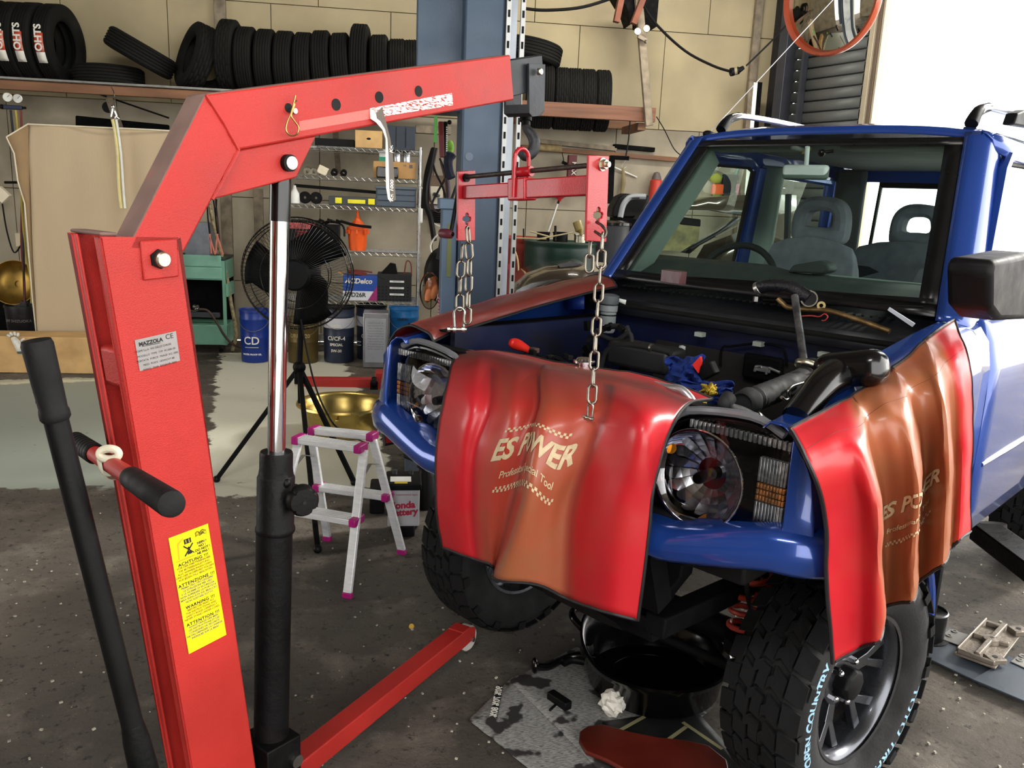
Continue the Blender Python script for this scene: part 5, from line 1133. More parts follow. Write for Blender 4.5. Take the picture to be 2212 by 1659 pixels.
# ================================================================= STORAGE RACK AND ITS CONTENTS
def rect(x0,y0,x1,y1,Y): a=WY(x0,(y0+y1)/2,Y).x; b=WY(x1,(y0+y1)/2,Y).x; xm=(x0+x1)/2; return a,b,WY(xm,y1,Y).z,WY(xm,y0,Y).z
def bx(name,label,cat,r,Y,dep,m,group=None,bev=.004,zb=None,parts=()):
    x0,x1,z0,z1=rect(*r,Y); 
    if zb is not None: z1+=zb-z0; z0=zb
    o=MB().bb((x0,Y,z0),(x1,Y+dep,z1)).build(name,m,bev=bev) if not parts else None
    if parts:
        e=thing(name,label,cat,((x0+x1)/2,Y+dep/2,z0),group=group); MB().bb((x0,Y,z0),(x1,Y+dep,z1)).build('body',m,e,bev=bev)
        return e,(x0,x1,z0,z1)
    tag(o,label,cat,group); return o,(x0,x1,z0,z1)
RK=thing('wire_shelf','tall chrome wire shelving unit against the wall left of the lift','shelf',(-.4,8.2,0))
RX0,RX1,RY0,RY1=-1.08,.19,8.02,8.42
WIRE=mat('rack_chrome',(176,176,174),.3,.9,.1,20)
for x in (RX0,RX1):
    for y in (RY0,RY1): MB().cyl((x,y,0),(x,y,1.985),.0125,n=12).build('post',WIRE,RK)
SZ=[1.955,1.695,1.435,1.02,.56,.17]
for z in SZ:
    s_=MB()
    for zz in (z-.001,z-.034):
        s_.tube([(RX0,RY0,zz),(RX1,RY0,zz),(RX1,RY1,zz),(RX0,RY1,zz)],.0035,6,closed=True)
    k=0; x=RX0; zz=[]
    while x<RX1: zz.append(V(x,RY0,z-.003 if k%2 else z-.031)); x+=.032; k+=1
    s_.tube(zz,.0025,5)
    y=RY0+.03
    n_=0
    while y<RY1: s_.tube([(RX0,y,z),(RX1,y,z)],.002,4); y+=.026
    s_.build('wire_deck',WIRE,RK,kind='stuff')
    for x in (RX0,RX1): MB().cyl((x,RY0,z-.035),(x,RY0,z+.002),.0165,n=12).build('collar',WIRE,RK)
YF=8.06
def st(i): return SZ[i]+.003
e,(a,b,z0,z1)=bx('wooden_box','light wooden box with an oval hand hole on the rack top','box',(767,278,826,316),YF,.28,PLY,zb=st(0),parts=1)
MB().sphere(((a+b)/2,YF-.0,(z0+z1)/2+.005),.02,sc=(1,.12,.5)).build('hand_hole',slotm,e)
e,(a,b,z0,z1)=bx('storage_case','dark blue-grey storage case with two lids on the rack top','case',(834,262,897,313),YF,.3,mat('case_navy',(40,48,60),.5),zb=st(0),parts=1)
for k in range(3): MB().bb((a+.002,YF-.006,z0+.02),(a+.006,YF,z1-.01)).xf(Matrix.Translation(V((b-a)*.33*k,0,0))).build('seam_rib',BLKT,e)
bx('dark_tray','low black tray at the back of the rack top','tray',(680,295,765,312),YF+.05,.2,BLKT,zb=st(0))
# second deck
e,(a,b,z0,z1)=bx('cardboard_box','flat cardboard box with printed marks on the second deck','box',(806,352,898,388),YF,.26,CARD,zb=st(1),parts=1)
lab(e,'OK',V(b-.10,YF,z1-.03),(1,0,0),(0,0,1),.022,INKG); MB().bb((b-.06,YF-.002,z1-.05),(b-.03,YF,z1-.02)).build('printed_table',INKG,e)
cbz=z1+.001
ph=tag(MB().bb((a+.03,YF-.06,st(1)),(a+.06+.17,YF-.015,st(1)+.10)).build('black_device',BLKG,bev=.012,seg=3),'black rounded device leaning on the flat cardboard box','device')
for i,(x,l) in enumerate(((858,'silver spray can beside the green and white pack'),(879,'silver spray can nearest the rack corner post'))):
    x0=WY(x,345,YF+.08).x; c=thing('spray_can',l,'can',(x0,YF+.10,cbz),group='silver spray cans on the cardboard box')
    MB().lathe([(0,0),(.036,0),(.037,.01),(.037,.10),(.030,.112),(.0,.114)],(x0,YF+.10,cbz),n=20).build('can_body',mat('can_silver',(190,192,196),.3,.9),c)
e,(a,b,z0,z1)=bx('small_pack','small white and green pack on the cardboard box','pack',(819,328,836,352),YF+.06,.06,WHT,zb=cbz,parts=1); MB().bb((a-.001,YF+.058,z0),(b+.001,YF+.1,z0+(z1-z0)*.42)).build('green_band',mat('pack_green',(30,130,100),.5),e)
tag(MB().box((WY(697,365,8.1).x,8.12,st(1)+.045),(.09,.05,.075),Matrix.Rotation(radians(24),3,'Y')).build('white_cube',mat('cream_plastic',(216,206,180),.5),bev=.004),'cream square block tilted among metal cups on the second deck','block')
for i,(x,r,l) in enumerate(((664,.035,'steel cup left of the ring on the second deck'),(678,.033,'steel ring between the cup and the cream block'),(722,.032,'dark round part right of the cream block'),(742,.03,'black round part furthest along the second deck'))):
    x0=WY(x,370,8.1).x; o=MB().lathe([(r*.4,-.03),(r,-.03),(r,.03),(r*.4,.03),(r*.4,-.03)],(x0,8.12,st(1)+r),(0,1,0.2),24).build('round_part',ZNC if i<2 else BLKM); tag(o,l,'machine part','loose round parts on the second deck')
# third deck
e,(a,b,z0,z1)=bx('tool_case','flat grey tool case with yellow latches on the third deck','tool case',(710,427,818,446),YF-.01,.26,mat('case_grey',(62,66,68),.5),zb=st(2),parts=1)
for u0,u1,y0,y1 in ((.13,.26,.2,.85),(.38,.73,.25,.7),(.79,.92,.2,.85)): MB().bb((lerp(a,b,u0),YF-.02,lerp(z0,z1,y0)),(lerp(a,b,u1),YF-.008,lerp(z0,z1,y1))).build('latch',mat('latch_yellow',(232,220,20),.4),e,bev=.002)
e,(a,b,z0,z1)=bx('drawer_cabinet','small slate-grey drawer cabinet at the right of the third deck','cabinet',(812,402,899,447),YF,.28,mat('cab_slate',(74,84,96),.5),zb=st(2),parts=1)
for k in range(3):
    d=MB().bb((a+.01,YF-.012,z0+.006+k*(z1-z0-.03)/3),(b-.01,YF,z0-.002+(k+1)*(z1-z0-.03)/3)).build('drawer',mat('cab_slate',(74,84,96),.5),e,bev=.004)
MB().bb((a-.006,YF-.02,z1-.024),(b+.006,YF+.28,z1)).build('lid',mat('cab_slate2',(84,94,104),.5),e,bev=.004)
bt=thing('white_bottle','white bottle standing beside the ram on the third deck','bottle',(WY(634,425,8.1).x,8.1,st(2)))
x0=WY(636,425,8.1).x; MB().lathe([(0,0),(.045,0),(.046,.01),(.043,.085),(.018,.13),(.012,.16),(0,.16)],(x0,8.12,st(2)),n=20).build('bottle_body',WHT,bt)
for i,x in enumerate((658,682)):
    x0=WY(x,432,8.1).x; o=MB().lathe([(.012,-.02),(.05,-.02),(.055,-.012),(.055,.012),(.05,.02),(.012,.02),(.012,-.02)],(x0,8.14,st(2)+.055),(0,1,0),26).build('cable_reel',BLKM); tag(o,('black cable reel next to the white bottle','black cable reel next to the tool case')[i],'reel','cable reels on the third deck')
tag(MB().bar((RX0+.1,8.36,st(2)+.16),(-.05,8.34,st(2)+.12),.03,.03).build('steel_rail',BLKM),'long black steel rail lying behind the third deck','rail')
# fourth deck
e,(a,b,z0,z1)=bx('battery_charger','black battery charger with red and white lettering behind the fan','charger',(622,478,690,540),YF,.25,BLK,zb=st(3),parts=1)
MB().bb((a+.02,YF-.003,z1-.075),(b-.04,YF,z1-.02)).build('front_label',mat('label_mix',(150,60,60),.5,0,.5,60),e); 
for k in range(3): lab(e,'CHARGER',V(lerp(a,b,.45),YF-.002,z1-.10-k*.022),(1,0,0),(0,0,1),.022,mat('label_red',(190,40,40),.5))
e,(a,b,z0,z1)=bx('power_pack','black power pack with cables piled on it right of the charger','power pack',(694,487,732,541),YF,.22,BLK,zb=st(3),parts=1)
MB().tube(spline([V(a,YF+.05,z1+.01),V(a+.08,YF+.02,z1+.04),V(b-.02,YF+.06,z1+.02),V(a+.05,YF+.1,z1+.05),V(b+.03,YF+.04,z1),V(b+.05,YF+.02,z1-.1)],6),.009,8).build('cable',BLK,e)
for k in range(6):
    xx=lerp(WY(668,475,8.1).x,WY(730,475,8.1).x,k/5); tag(MB().box((xx,8.18,st(3)+.245+.01*(k%3)),(.05,.03,.02),EU(0,20*(k%3)-20,0)).build('clip_tool',BLKM,bev=.003),'small black tool %s of the heap on the chargers'%('at the far left end','second from the left end','left of the middle','right of the middle','second from the right end','at the far right end')[k],'tool','small black tools heaped over the chargers')
bk=thing('orange_bucket','bright orange flared bucket with moulded panels on the fourth deck','bucket',(WY(773,520,8.1).x,8.15,st(3)))
xc=WY(772,520,8.12).x; rb_=.085
P=[]; 
for r,z in ((.0,.0),(rb_*.86,.0),(rb_*.88,.02),(rb_*1.08,.19),(rb_*1.17,.192),(rb_*1.18,.215),(rb_*1.1,.216),(rb_*.9,.03),(0,.02)):
    P.append([V(xc+cos(a)*r*(1+.05*cos(8*a)*(0<z<.19)),8.15+sin(a)*r*(1+.05*cos(8*a)*(0<z<.19)),st(3)+z) for a in [2*pi*i/48 for i in range(48)]])
MB().grid(P,0,True).build('bucket_body',ORG,bk)
for a in (.2,.9,1.6,2.4,3.1,3.9,4.7,5.5): MB().box((xc+cos(a)*rb_*1.18,8.15+sin(a)*rb_*1.18,st(3)+.175),(.02,.02,.04),Matrix.Rotation(a,3,'Z')).build('hook_tab',ORG,bk,bev=.002)
fn=thing('orange_funnel','orange funnel standing upside down in the orange bucket','funnel',(xc,8.15,st(3)+.2))
MB().lathe([(.085,.0),(.082,.01),(.022,.085),(.015,.12),(.011,.16),(.0,.16)],(xc,8.15,st(3)+.21),n=28).build('cone',ORG,fn)
tag(MB().tube(spline([V(xc-.15,8.05,st(3)+.27),V(xc-.05,8.04,st(3)+.245),V(xc+.02,8.03,st(3)+.235),V(xc+.13,8.05,st(3)+.225)],5),[.014]*16,6).build('black_strap',BLK),'black strap draped over the orange bucket','strap')
# fifth deck
e,(a,b,z0,z1)=bx('battery_carton','open blue and white car battery carton on the lowest deck','carton',(741,597,815,650),YF-.02,.2,mat('carton_blue',(28,74,160),.5,0,.03,4),zb=st(4),parts=1)
MB().bb((a,YF-.0225,z0),(b,YF-.02,z0+(z1-z0)*.38)).build('white_band',mat('carton_white',(214,216,224),.5),e)
MB().add([V(b,YF-.0235,z0),V(b,YF-.0235,z0+(z1-z0)*.62),V(lerp(a,b,.72),YF-.0235,z0)],[(0,1,2)]).build('magenta_band',mat('carton_magenta',(160,40,110),.5,0,.1,50),e,smooth=0)
lab(e,'ACDelco',V(lerp(a,b,.45),YF-.022,lerp(z0,z1,.78)),(1,0,0),(0,0,1),.066,WHTP,bold=.002,shear=.2); lab(e,'85D26R',V(lerp(a,b,.36),YF-.0235,lerp(z0,z1,.22)),(1,0,0),(0,0,1),.058,INK,bold=.001)
for xa,xb_,dx in ((a,a,-.05),(b,b,.07)): MB().add([V(xa,YF-.02,z1),V(xa,YF+.18,z1),V(xa+dx,YF+.18,z1-.03 if dx>0 else z1+.03),V(xa+dx,YF-.02,z1-.03 if dx>0 else z1+.03)],[(0,1,2,3)]).build('flap',CARD,e,sol=.003)
tag(MB().box((lerp(a,b,.4),YF+.05,z1+.02),(.16,.10,.03),EU(0,8,20)).tube(spline([V(a+.05,YF+.02,z1+.02),V(a+.12,YF+.0,z1+.05),V(b-.05,YF+.04,z1+.03)],4),.008,6).build('red_handled_tool',mat('dark_red_tool',(110,34,30),.5),bev=.002),'dark red tool resting on the battery carton','tool')
e,(a,b,z0,z1)=bx('black_basket','black storage basket with three white label strips on the lowest deck','basket',(815,592,889,650),YF-.02,.26,mat('basket_black',(30,31,33),.6),zb=st(4),parts=1)
for k,zf in enumerate((.70,.46,.22)): 
    lb=MB().bb((lerp(a,b,.36),YF-.023,lerp(z0,z1,zf)),(lerp(a,b,.78),YF-.02,lerp(z0,z1,zf)+.018)).build('label_strip',WHT,e); lab(lb,('ABLX-XXX','HLW.AMA-X','ALLOY-5'.replace('X','Z'))[k],V(lerp(a,b,.57),YF-.0235,lerp(z0,z1,zf)+.009),(1,0,0),(0,0,1),.015,INKG)
ex_=MB()
for i in range(9):
    for j in range(5): ex_.bb((a+.012+i*(b-a-.02)/9,YF-.0212,z0+.01+j*.03),(a+.012+i*(b-a-.02)/9+.012,YF-.0205,z0+.018+j*.03))
ex_.build('weave',BLKT,e,kind='stuff')
tag(MB().prism([V(a+.02,YF+.02,z1-.01),V(a+.12,YF+.02,z1+.10),V(a+.17,YF+.02,z1+.09),V(a+.19,YF+.02,z1-.01)],V(0,.1,0)).build('angled_part',BLKM,bev=.004),'black angled bracket sticking out of the black basket','bracket')
tag(MB().tube(spline([V(b-.07,YF+.05,z1),V(b-.05,YF+.04,z1+.12),V(b-.01,YF+.04,z1+.10),V(b-.0,YF+.05,z1-.02)],6),.006,8).build('red_cable',mat('dull_red_cable',(130,50,48),.5)),'dull red cable loop over the black basket','cable')
# pails on the floor
def pail(label,x,yt,yb,wpx,m,Y,texts=(),band=None,grp='oil pails standing in front of the rack'):
    c=G(x,yb); 
    if Y: c=V(WY(x,yb,Y).x,Y,0)
    d=(c-CAM).dot(_F); r=wpx/2*d/FPX; h=(WY(x,yt,c.y-r).z)
    e=thing('oil_pail',label,'pail',c,group=grp); L=lambda pr,nm,mm: MB().lathe([(a*r,b*h) for a,b in pr],c,n=36).build(nm,mm,e)
    L([(0,0),(.93,0),(.95,.015),(.97,.45),(.985,.46),(.985,.48),(.975,.49),(.99,.80),(1.01,.81),(1.01,.84),(.99,.85),(1.0,.97)],'pail_body',m)
    L([(1.0,.955),(1.03,.96),(1.03,1.0),(.96,1.0),(.94,.975),(0,.975)],'lid',m if band is None else BLKT)
    if band: L([(.992,.62),(.998,.80)],'colour_band',band)
    MB().tube([c+V(cos(a)*r*1.03,-abs(sin(a))*r*1.03,h*(.86-.25*abs(sin(a)))) for a in [pi*(i+1)/18 for i in range(17)]],.0025,6).build('bail_handle',STL,e)
    for k,(s,zf,sz,mm) in enumerate(texts):
        t=text_mb(s,sz,cuts=.02,bold=.001); 
        for i,p in enumerate(t.v): aa=-pi/2+p.x/r-.1; t.v[i]=c+V(cos(aa)*(r*1.0+.002),sin(aa)*(r*1.0+.002),h*zf+p.y)
        t.build('lettering',mm,e,smooth=0)
    return e
NAVY=mat('pail_navy',(38,46,66),.4,0,.05,5)
pail('deep blue oil pail marked CD half behind the ram','oil' and 552,672,757,62,mat('pail_blue',(18,48,130),.35,0,.05,5),7.9,(('CD',.42,.10,WHTP),('______',.33,.04,WHTP),('WATER PROOF OIL',.16,.02,WHTP)))
pail('brown and gold pail under the fan',655,690,757,66,mat('pail_brown',(88,72,34),.4,.3,.2,8),7.9,(('UREA 20',.62,.05,mat('gold_print',(170,150,90),.5)),))
pail('navy pail with a white band left of the square can',732,664,750,66,NAVY,7.95,(('DIESEL',.66,.035,WHTP),('CI/CF-4',.44,.052,WHTP),('SPECIAL',.33,.034,WHTP),('5W-30',.22,.034,WHTP)),mat('band_white',(196,198,206),.5))
pail('navy pail with a white band behind the square can',802,662,746,64,NAVY,8.12,(('DL-1',.66,.035,WHTP),('CI/CF-4',.44,.05,WHTP),('SPECIAL',.33,.034,WHTP),('5W-30',.22,.034,WHTP)),mat('band_white',(196,198,206),.5))
pail('light blue pail right of the square can',872,666,750,62,mat('pail_cyan',(24,104,168),.4,0,.05,5),7.95,(('UNION',.8,.03,INK),('OIL 20L',.58,.03,INK),('10W-30',.46,.022,INK),('_____',.2,.06,WHTP)))
tag(MB().tube(spline([V(WY(860,680,7.9).x,7.85,.40),V(WY(872,668,7.9).x,7.82,.44),V(WY(888,664,7.9).x,7.86,.43),V(WY(880,690,7.9).x,7.8,.36)],6),.006,8).build('dark_cable',BLK),'dark cable loop lying over the light blue pail','cable')
c0=V(WY(811,768,7.72).x,7.72,0); sq=thing('square_can','square tin can with a printed sheet standing before the pails','can',c0)
x0,x1,_,z1=rect(785,673,839,768,7.72)
MB().bb((x0,7.62,0),(x1,7.85,z1)).build('can_body',mat('tin_grey',(152,154,158),.35,.7,.06,10),sq,bev=.008)
MB().bb((x0+.02,7.612,.05),(x1-.02,7.62,z1-.05)).build('front_panel',mat('tin_panel',(168,172,180),.4,.4),sq,bev=.004)
for k in range(11): lab(sq,('ENGINE COOLANT  18L','Danger keep away from fire','Store in a cool dry place','Do not reuse the empty can','Wear gloves when pouring')[k%5],V((x0+x1)/2,7.612,z1-.09-k*.024),(1,0,0),(0,0,1),.013,INKG)
# ================================================================= TOOL CART
tcx=thing('tool_cart','green steel tool cart with an open lower bay beside the mast','cart',(-1.9,8.35,0))
GR=mat('cart_green',(116,170,146),.45,.1,.06,6,.1,40,dirt=(60,96,84),da=.25,ds=5)
ax0,ax1=-2.28,WY(488,650,8.2).x; zz=lambda y:WY(440,y,8.2).z
MB().bb((ax0,8.2,zz(605)),(ax1,8.62,zz(562))).build('top_body',GR,tcx,bev=.006)
for k in range(2): MB().bb((ax0+.01,8.188,zz(602)+k*.115),(ax1-.03,8.2,zz(602)+k*.115+.105)).build('drawer',mat('drawer_green',(128,180,160),.45,.1),tcx,bev=.004)
MB().bb((ax0,8.2,zz(745)),(ax1,8.62,zz(702))).build('bottom_drawer',GR,tcx,bev=.006)
for x in (ax0,ax1-.03): MB().bb((x,8.2,zz(745)),(x+.03,8.23,zz(562))).build('post',GR,tcx,bev=.003)
MB().bb((ax1,8.19,zz(640)),(ax1+.025,8.5,zz(612))).build('side_handle',GR,tcx,bev=.003)
MB().bb((ax0,8.58,zz(702)),(ax1,8.6,zz(605))).build('back_panel',BAYK,tcx); MB().bb((ax0,8.2,zz(560)),(ax1+.005,8.62,zz(555))).build('top_tray',mat('tray_dark',(50,60,56),.5),tcx,bev=.003)
for x in (ax0+.05,ax1-.06):
    MB().lathe([(0,-.02),(.045,-.02),(.05,0),(.045,.02),(0,.02)],(x,8.25,.052),(1,0,0),20).build('caster',BLK,tcx)
    MB().bb((x-.02,8.22,.06),(x+.02,8.28,zz(745))).build('caster_fork',BLKM,tcx)
jk=thing('air_tool','chrome air tool stored in the open bay of the green cart','tool',(-1.95,8.3,zz(700)))
MB().bar((ax0+.1,8.3,zz(690)+.03),(ax1-.08,8.3,zz(690)+.03),.05,.05).build('tool_body',mat('grey_tool',(70,74,78),.5,.4),jk,bev=.006)
MB().tube(spline([V(ax0+.25,8.22,zz(668)),V(ax0+.31,8.2,zz(662)),V(ax0+.35,8.2,zz(672)),V(ax0+.42,8.19,zz(668))],5),.011,8).cyl(WY(420,662,8.22),WY(426,664,8.2),.024).build('tool_lever',CHR,jk)
tag(MB().tube(spline([WY(x,y,8.1) for x,y in ((430,668),(450,672),(470,700),(485,725),(505,745))]+[G(540,758,.01)],6),.011,8).build('air_hose',mat('brown_hose',(70,52,44),.6)),'brown air hose trailing from the green cart to the floor','hose')
e,(a,b,z0,z1)=bx('engine_charger','silver charger box standing on the green tool cart','charger',(398,476,452,548),8.28,.25,mat('charger_silver',(140,146,156),.4,.5,.1,12),zb=zz(555)+.001,parts=1)
CLR=mat('clamp_pink',(206,124,108),.5)
for k,(x,y) in enumerate(((455,535),(472,540))):
    o=MB().tube([WY(x-8+4*k,430,8.15),WY(x-6,470,8.15),WY(x-2,505,8.15)],.007,8).build('clamp_cable',BLK); tag(o,('black charger cable nearest the mast','black charger cable ending in the right clamp')[k],'cable','charger cables by the mast')
    cl=thing('battery_clamp',('copper-pink battery clamp hanging nearest the mast','copper-pink battery clamp hanging over the cart edge')[k],'clamp',WY(x,y,8.15),group='battery clamps over the green cart')
    MB().bar(WY(x-2,505,8.15),WY(x-2+(-1)**k*4,548,8.15),.018,.014).bar(WY(x-2,512,8.15),WY(x+10,550,8.15),.018,.014).build('jaw',CLR,cl,bev=.003)
for k,(x,l) in enumerate(((458,'spotted canvas strap hanging beside the mast'),(466,'black cable hanging left of the wall batten'),(470,'brown cable hanging beside the black cable'))):
    pts=[WY(x-6,425,8.3),WY(x,470,8.3),WY(x+6+12*(k==0),540,8.3)]+([WY(490,600,8.3),WY(500,660,8.3),WY(510,720,8.3),WY(502,757,8.3)] if k==0 else [])
    o=MB().tube(spline(pts,5),.018 if k==0 else .007,8).build('hanging_strap' if k==0 else 'hanging_cable',mat('canvas_strap',(150,136,104),.8,0,.3,40,dirt=(60,52,40),da=.4,ds=30) if k==0 else (BLK if k==1 else mat('brown_cable',(70,46,40),.6))); tag(o,l,'strap' if k==0 else 'cable')
# ================================================================= COVERED PANEL, BOARDS AND THINGS AT THE LEFT
Yc=7.6
cvm=mat('dust_cloth',(188,168,138),.9,0,.05,2,.35,70,stretch=(1,1,.25),dirt=(140,116,92),da=.3,ds=1.3,dw=.2)
P=[]
xs_=[(26,None)]
def cp(x,y,o=0): p=WY(x,y,Yc); p.y-=o; return p
rows=[(0,[(66,270),(130,272),(220,277),(330,282),(378,285)]),(1,[(66,330),(130,330),(220,335),(330,340),(380,345)]),(2,[(72,430),(135,430),(220,435),(330,440),(382,440)]),(3,[(76,540),(138,540),(220,540),(330,540),(384,540)]),(4,[(82,640),(142,640),(220,640),(330,640),(386,640)]),(5,[(86,722),(146,724),(220,726),(330,728),(388,730)])]
P=[]
for i,r in rows: P.append([cp(x,y,.02*sin(j*2.1+i*.4)+.03) for j,(x,y) in enumerate(r)])
G2=surf([[P[i][j] for i in range(6)] for j in range(5)],6,5)
ct=thing('covered_panel','tall panel draped with a beige dust cloth behind the mast','covered panel',(-2.6,Yc+.05,.2))
MB().grid(G2).build('cloth',cvm,ct,sol=.004,smooth=70)
sf=[[cp(66,270,.04),cp(28,298,.12)],[cp(66,330,.04),cp(42,332,.10)],[cp(72,430,.03),cp(50,392,.10)],[cp(76,540,.03),cp(60,440,.06)],[cp(82,640,.03),cp(74,640,.04)],[cp(86,722,.02),cp(82,722,.03)]]
MB().grid(sf).build('folded_side',mat('cloth_fold',(150,124,92),.9,0,.1,4,.3,60),ct,sol=.003,smooth=70)
MB().tube([p for p in [r[1] for r in sf]],.006,6).tube([cp(28,298,.12),cp(66,269,.05),cp(220,276,.05),cp(330,281,.05),cp(378,284,.05)],.006,6).build('cloth_hem',mat('hem_white',(224,214,190),.8),ct)
a,b=cp(66,280),cp(386,730); MB().bb((a.x,Yc+.01,.12),(b.x,Yc+.05,a.z-.01)).build('board',PLY,ct)
zt=WY(100,735,7.35).z; 
pb=tag(MB().bb((-4.6,7.22,.0),(WY(300,760,7.3).x,7.5,WY(100,728,7.22).z)).build('plywood_plinth',PLY,bev=.004),'low plywood plinth at the foot of the draped panel','plinth')
GLV=mat('glove_white',(206,204,194),.9,0,.1,30,.5,120)
zpl=WY(100,728,7.22).z
gl=thing('work_glove','white work glove hanging over the plywood plinth','glove',(WY(40,735,7.2).x,7.2,zpl-.1))
gx=WY(38,745,7.19); 
MB().tube([WY(26,728,7.2),WY(34,735,7.19),WY(42,752,7.18),WY(46,763,7.18)],[.02,.03,.032,.026],10).build('glove_body',GLV,gl,sub=1)
for k,(x,y,x2,y2) in enumerate(((24,728,14,724),(28,726,20,718),(33,726,30,716),(38,728,40,718),(44,738,54,732))): MB().tube([WY(x,y,7.21),WY((x+x2)/2,(y+y2)/2-2,7.21),WY(x2,y2,7.21)],[.013,.012,.009],8).build('finger',GLV,gl,sub=1)
MB().lathe([(.027,0),(.029,.01),(.027,.02)],WY(45,758,7.18),(WY(46,766,7.18)-WY(45,758,7.18)),14).build('cuff',mat('cuff_grey',(70,84,80),.8),gl)
bp_=thing('black_pail','black pail with white writing beside the draped panel','pail',(WY(48,720,8.2).x,8.2,0))
bc=V(WY(50,715,8.2).x,8.25,.0); br=.155; hz=WY(50,668,8.1).z
MB().lathe([(0,0),(br*.9,0),(br*.93,hz*.5),(br*.95,hz*.52),(br,hz),(br*1.04,hz),(br*1.04,hz+.02),(br*.97,hz+.02),(br*.93,hz-.02),(0,hz-.04)],bc,n=30).build('pail_body',mat('pail_black',(34,32,34),.4,0,.1,8,dirt=(60,50,46),da=.3,ds=10),bp_)
t=text_mb('ERF SHIZUOKA',.035,cuts=.03)
t.v=[bc+V(cos(-pi/2+p.x/br)*(br+.003),sin(-pi/2+p.x/br)*(br+.003),hz*.72+p.y) for p in t.v]; t.build('lettering',mat('grey_print',(130,128,124),.6),bp_,smooth=0)
gt=tag(MB().box(bc+V(.03,-.06,hz+.03),(.06,.03,.06),EU(10,15,0)).box(bc+V(.06,-.02,hz+.02),(.02,.02,.1),EU(0,30,0)).box(bc+V(-.02,-.04,hz+.0),(.05,.02,.05),EU(0,-20,0)).build('hand_tool',mat('dark_silver',(90,92,96),.4,.8),bev=.003),'small metal tools poking out of the black pail','tools')
bw=tag(MB().lathe([(.03,.0),(.10,.005),(.16,.03),(.19,.07),(.20,.10),(.205,.10),(.195,.065),(.165,.02),(.10,-.01),(0,-.012)],(WY(32,615,8.25).x,8.32,WY(32,615,8.25).z),(0,-1,.25),40).build('brass_bowl',mat('old_brass',(150,120,56),.4,.8,.2,10)),'old brass bowl leaning behind the black pail','bowl')
bkx=WY(32,640,8.3).x; tag(MB().bb((bkx-.25,8.42,0),(bkx+.25,8.7,WY(32,655,8.3).z)).build('dark_crate',BAYK,bev=.006),'dark crate under the brass bowl at the left wall','crate')
# gauge manifolds with hoses hanging on the wall shelf
def gauge(c,r,e,ax=V(0,-1,0)):
    g=MB().lathe([(r,.0),(r,.012),(r*.93,.014),(r*.9,.010)],c,ax,24).build('gauge_case',ZNC,e); MB().lathe([(r*.9,.009),(0,.009)],c,ax,24).build('gauge_face',WHT,g); MB().bar(c+ax*.012,c+ax*.012+V(r*.5,0,r*.5),.003,.002).build('needle',INK,g)
mg=thing('gauge_manifold','pressure gauge manifold with three hoses hanging left of the draped panel','gauge set',WY(30,235,8.0))
gauge(WY(17,210,7.98),.040,mg); gauge(WY(39,213,8.02),.040,mg)
MB().bar(WY(8,231,8.0),WY(48,233,8.0),.035,.035).build('manifold_body',mat('manifold_blue',(40,48,72),.4,.3),mg,bev=.006); MB().cyl(WY(2,230,8.0),WY(8,231,8.0),.02).cyl(WY(48,233,8.0),WY(56,233,8.0),.01).build('valve_knob',BLK,mg)
for k,(pts,m_) in enumerate((([(23,238),(30,300),(45,380),(50,500),(52,620),(56,660)],mat('h_black',(24,24,24),.6)),([(34,238),(42,320),(46,420),(55,540),(66,600),(68,655)],mat('h_yellow',(170,150,60),.6)),([(45,238),(47,300),(48,400),(46,520),(52,600),(54,655)],mat('h_red',(110,36,32),.6)))):
    MB().tube(spline([WY(x,y,7.95-.08*(y>400)) for x,y in pts],5),.010,8).build('hose',m_,mg)
wh_=thing('wire_hook','hanging steel wire hook carrying pale hoses in front of the draped panel','hook',WY(243,230,7.5))
MB().tube(spline([WY(x,y,7.5+.5*(y<200)) for x,y in ((240,188),(246,200),(249,222),(251,236))],5),.004,6).build('wire',STL,wh_)
MB().sphere(WY(244,231,7.5),.018).tube([WY(244,231,7.5),WY(240,252,7.5),WY(246,258,7.5),WY(252,250,7.5),WY(246,236,7.5)],.012,8).cyl(WY(251,253,7.5),WY(258,258,7.5),.012).build('coupler',CHR,wh_)
for pts,mm in (([(243,258),(248,280),(254,330),(257,400),(262,450)],'pale_yellow'),([(251,258),(256,290),(262,340),(266,400),(270,450)],'clear_hose')):
    MB().tube(spline([WY(x,y,7.48) for x,y in pts],5),.014 if mm[0]=='p' else .010,8).build('hose',mat(mm,(206,190,120) if mm[0]=='p' else (214,214,206),.3),wh_)
rd=tag(MB().cyl(WY(233,232,8.7),WY(233,232,8.6),.05,n=24).build('wall_socket_disc',BLKM),'round black disc on the back wall behind the wire hook','disc')
tag(MB().bar(WY(165,262,8.6),WY(365,282,8.6),.06,.10).build('dark_beam',BAYK,bev=.01),'black steel section lying behind the draped panel top','steel section')
tag(MB().cyl(WY(190,195,8.7),WY(365,255,8.7),.008).build('wall_cable',BLK),'black cable sagging across the wall below the long shelf','cable')
so=thing('wall_outlet','pale wall outlet box with a cable left of the draped panel','outlet',WY(45,520,8.75)); MB().box(WY(45,518,8.72),(.08,.05,.13)).build('outlet_box',mat('outlet_cream',(200,190,160),.5),so,bev=.004); MB().tube(spline([WY(x,y,8.7) for x,y in ((45,530),(30,545),(15,500),(5,440))],5),.008,6).build('cable',BLK,so)
tag(MB().box(WY(4,420,8.4),(.12,.06,.10),EU(0,45,0)).build('white_box',mat('warm_white',(236,226,200),.5,emit=.0),bev=.004),'white box at the left picture edge over the gauge hoses','box')
tag(MB().cyl(WY(10,394,8.7),WY(60,394,8.7),.012).build('wall_conduit',BLKM),'short dark conduit on the wall at the left edge','pipe')
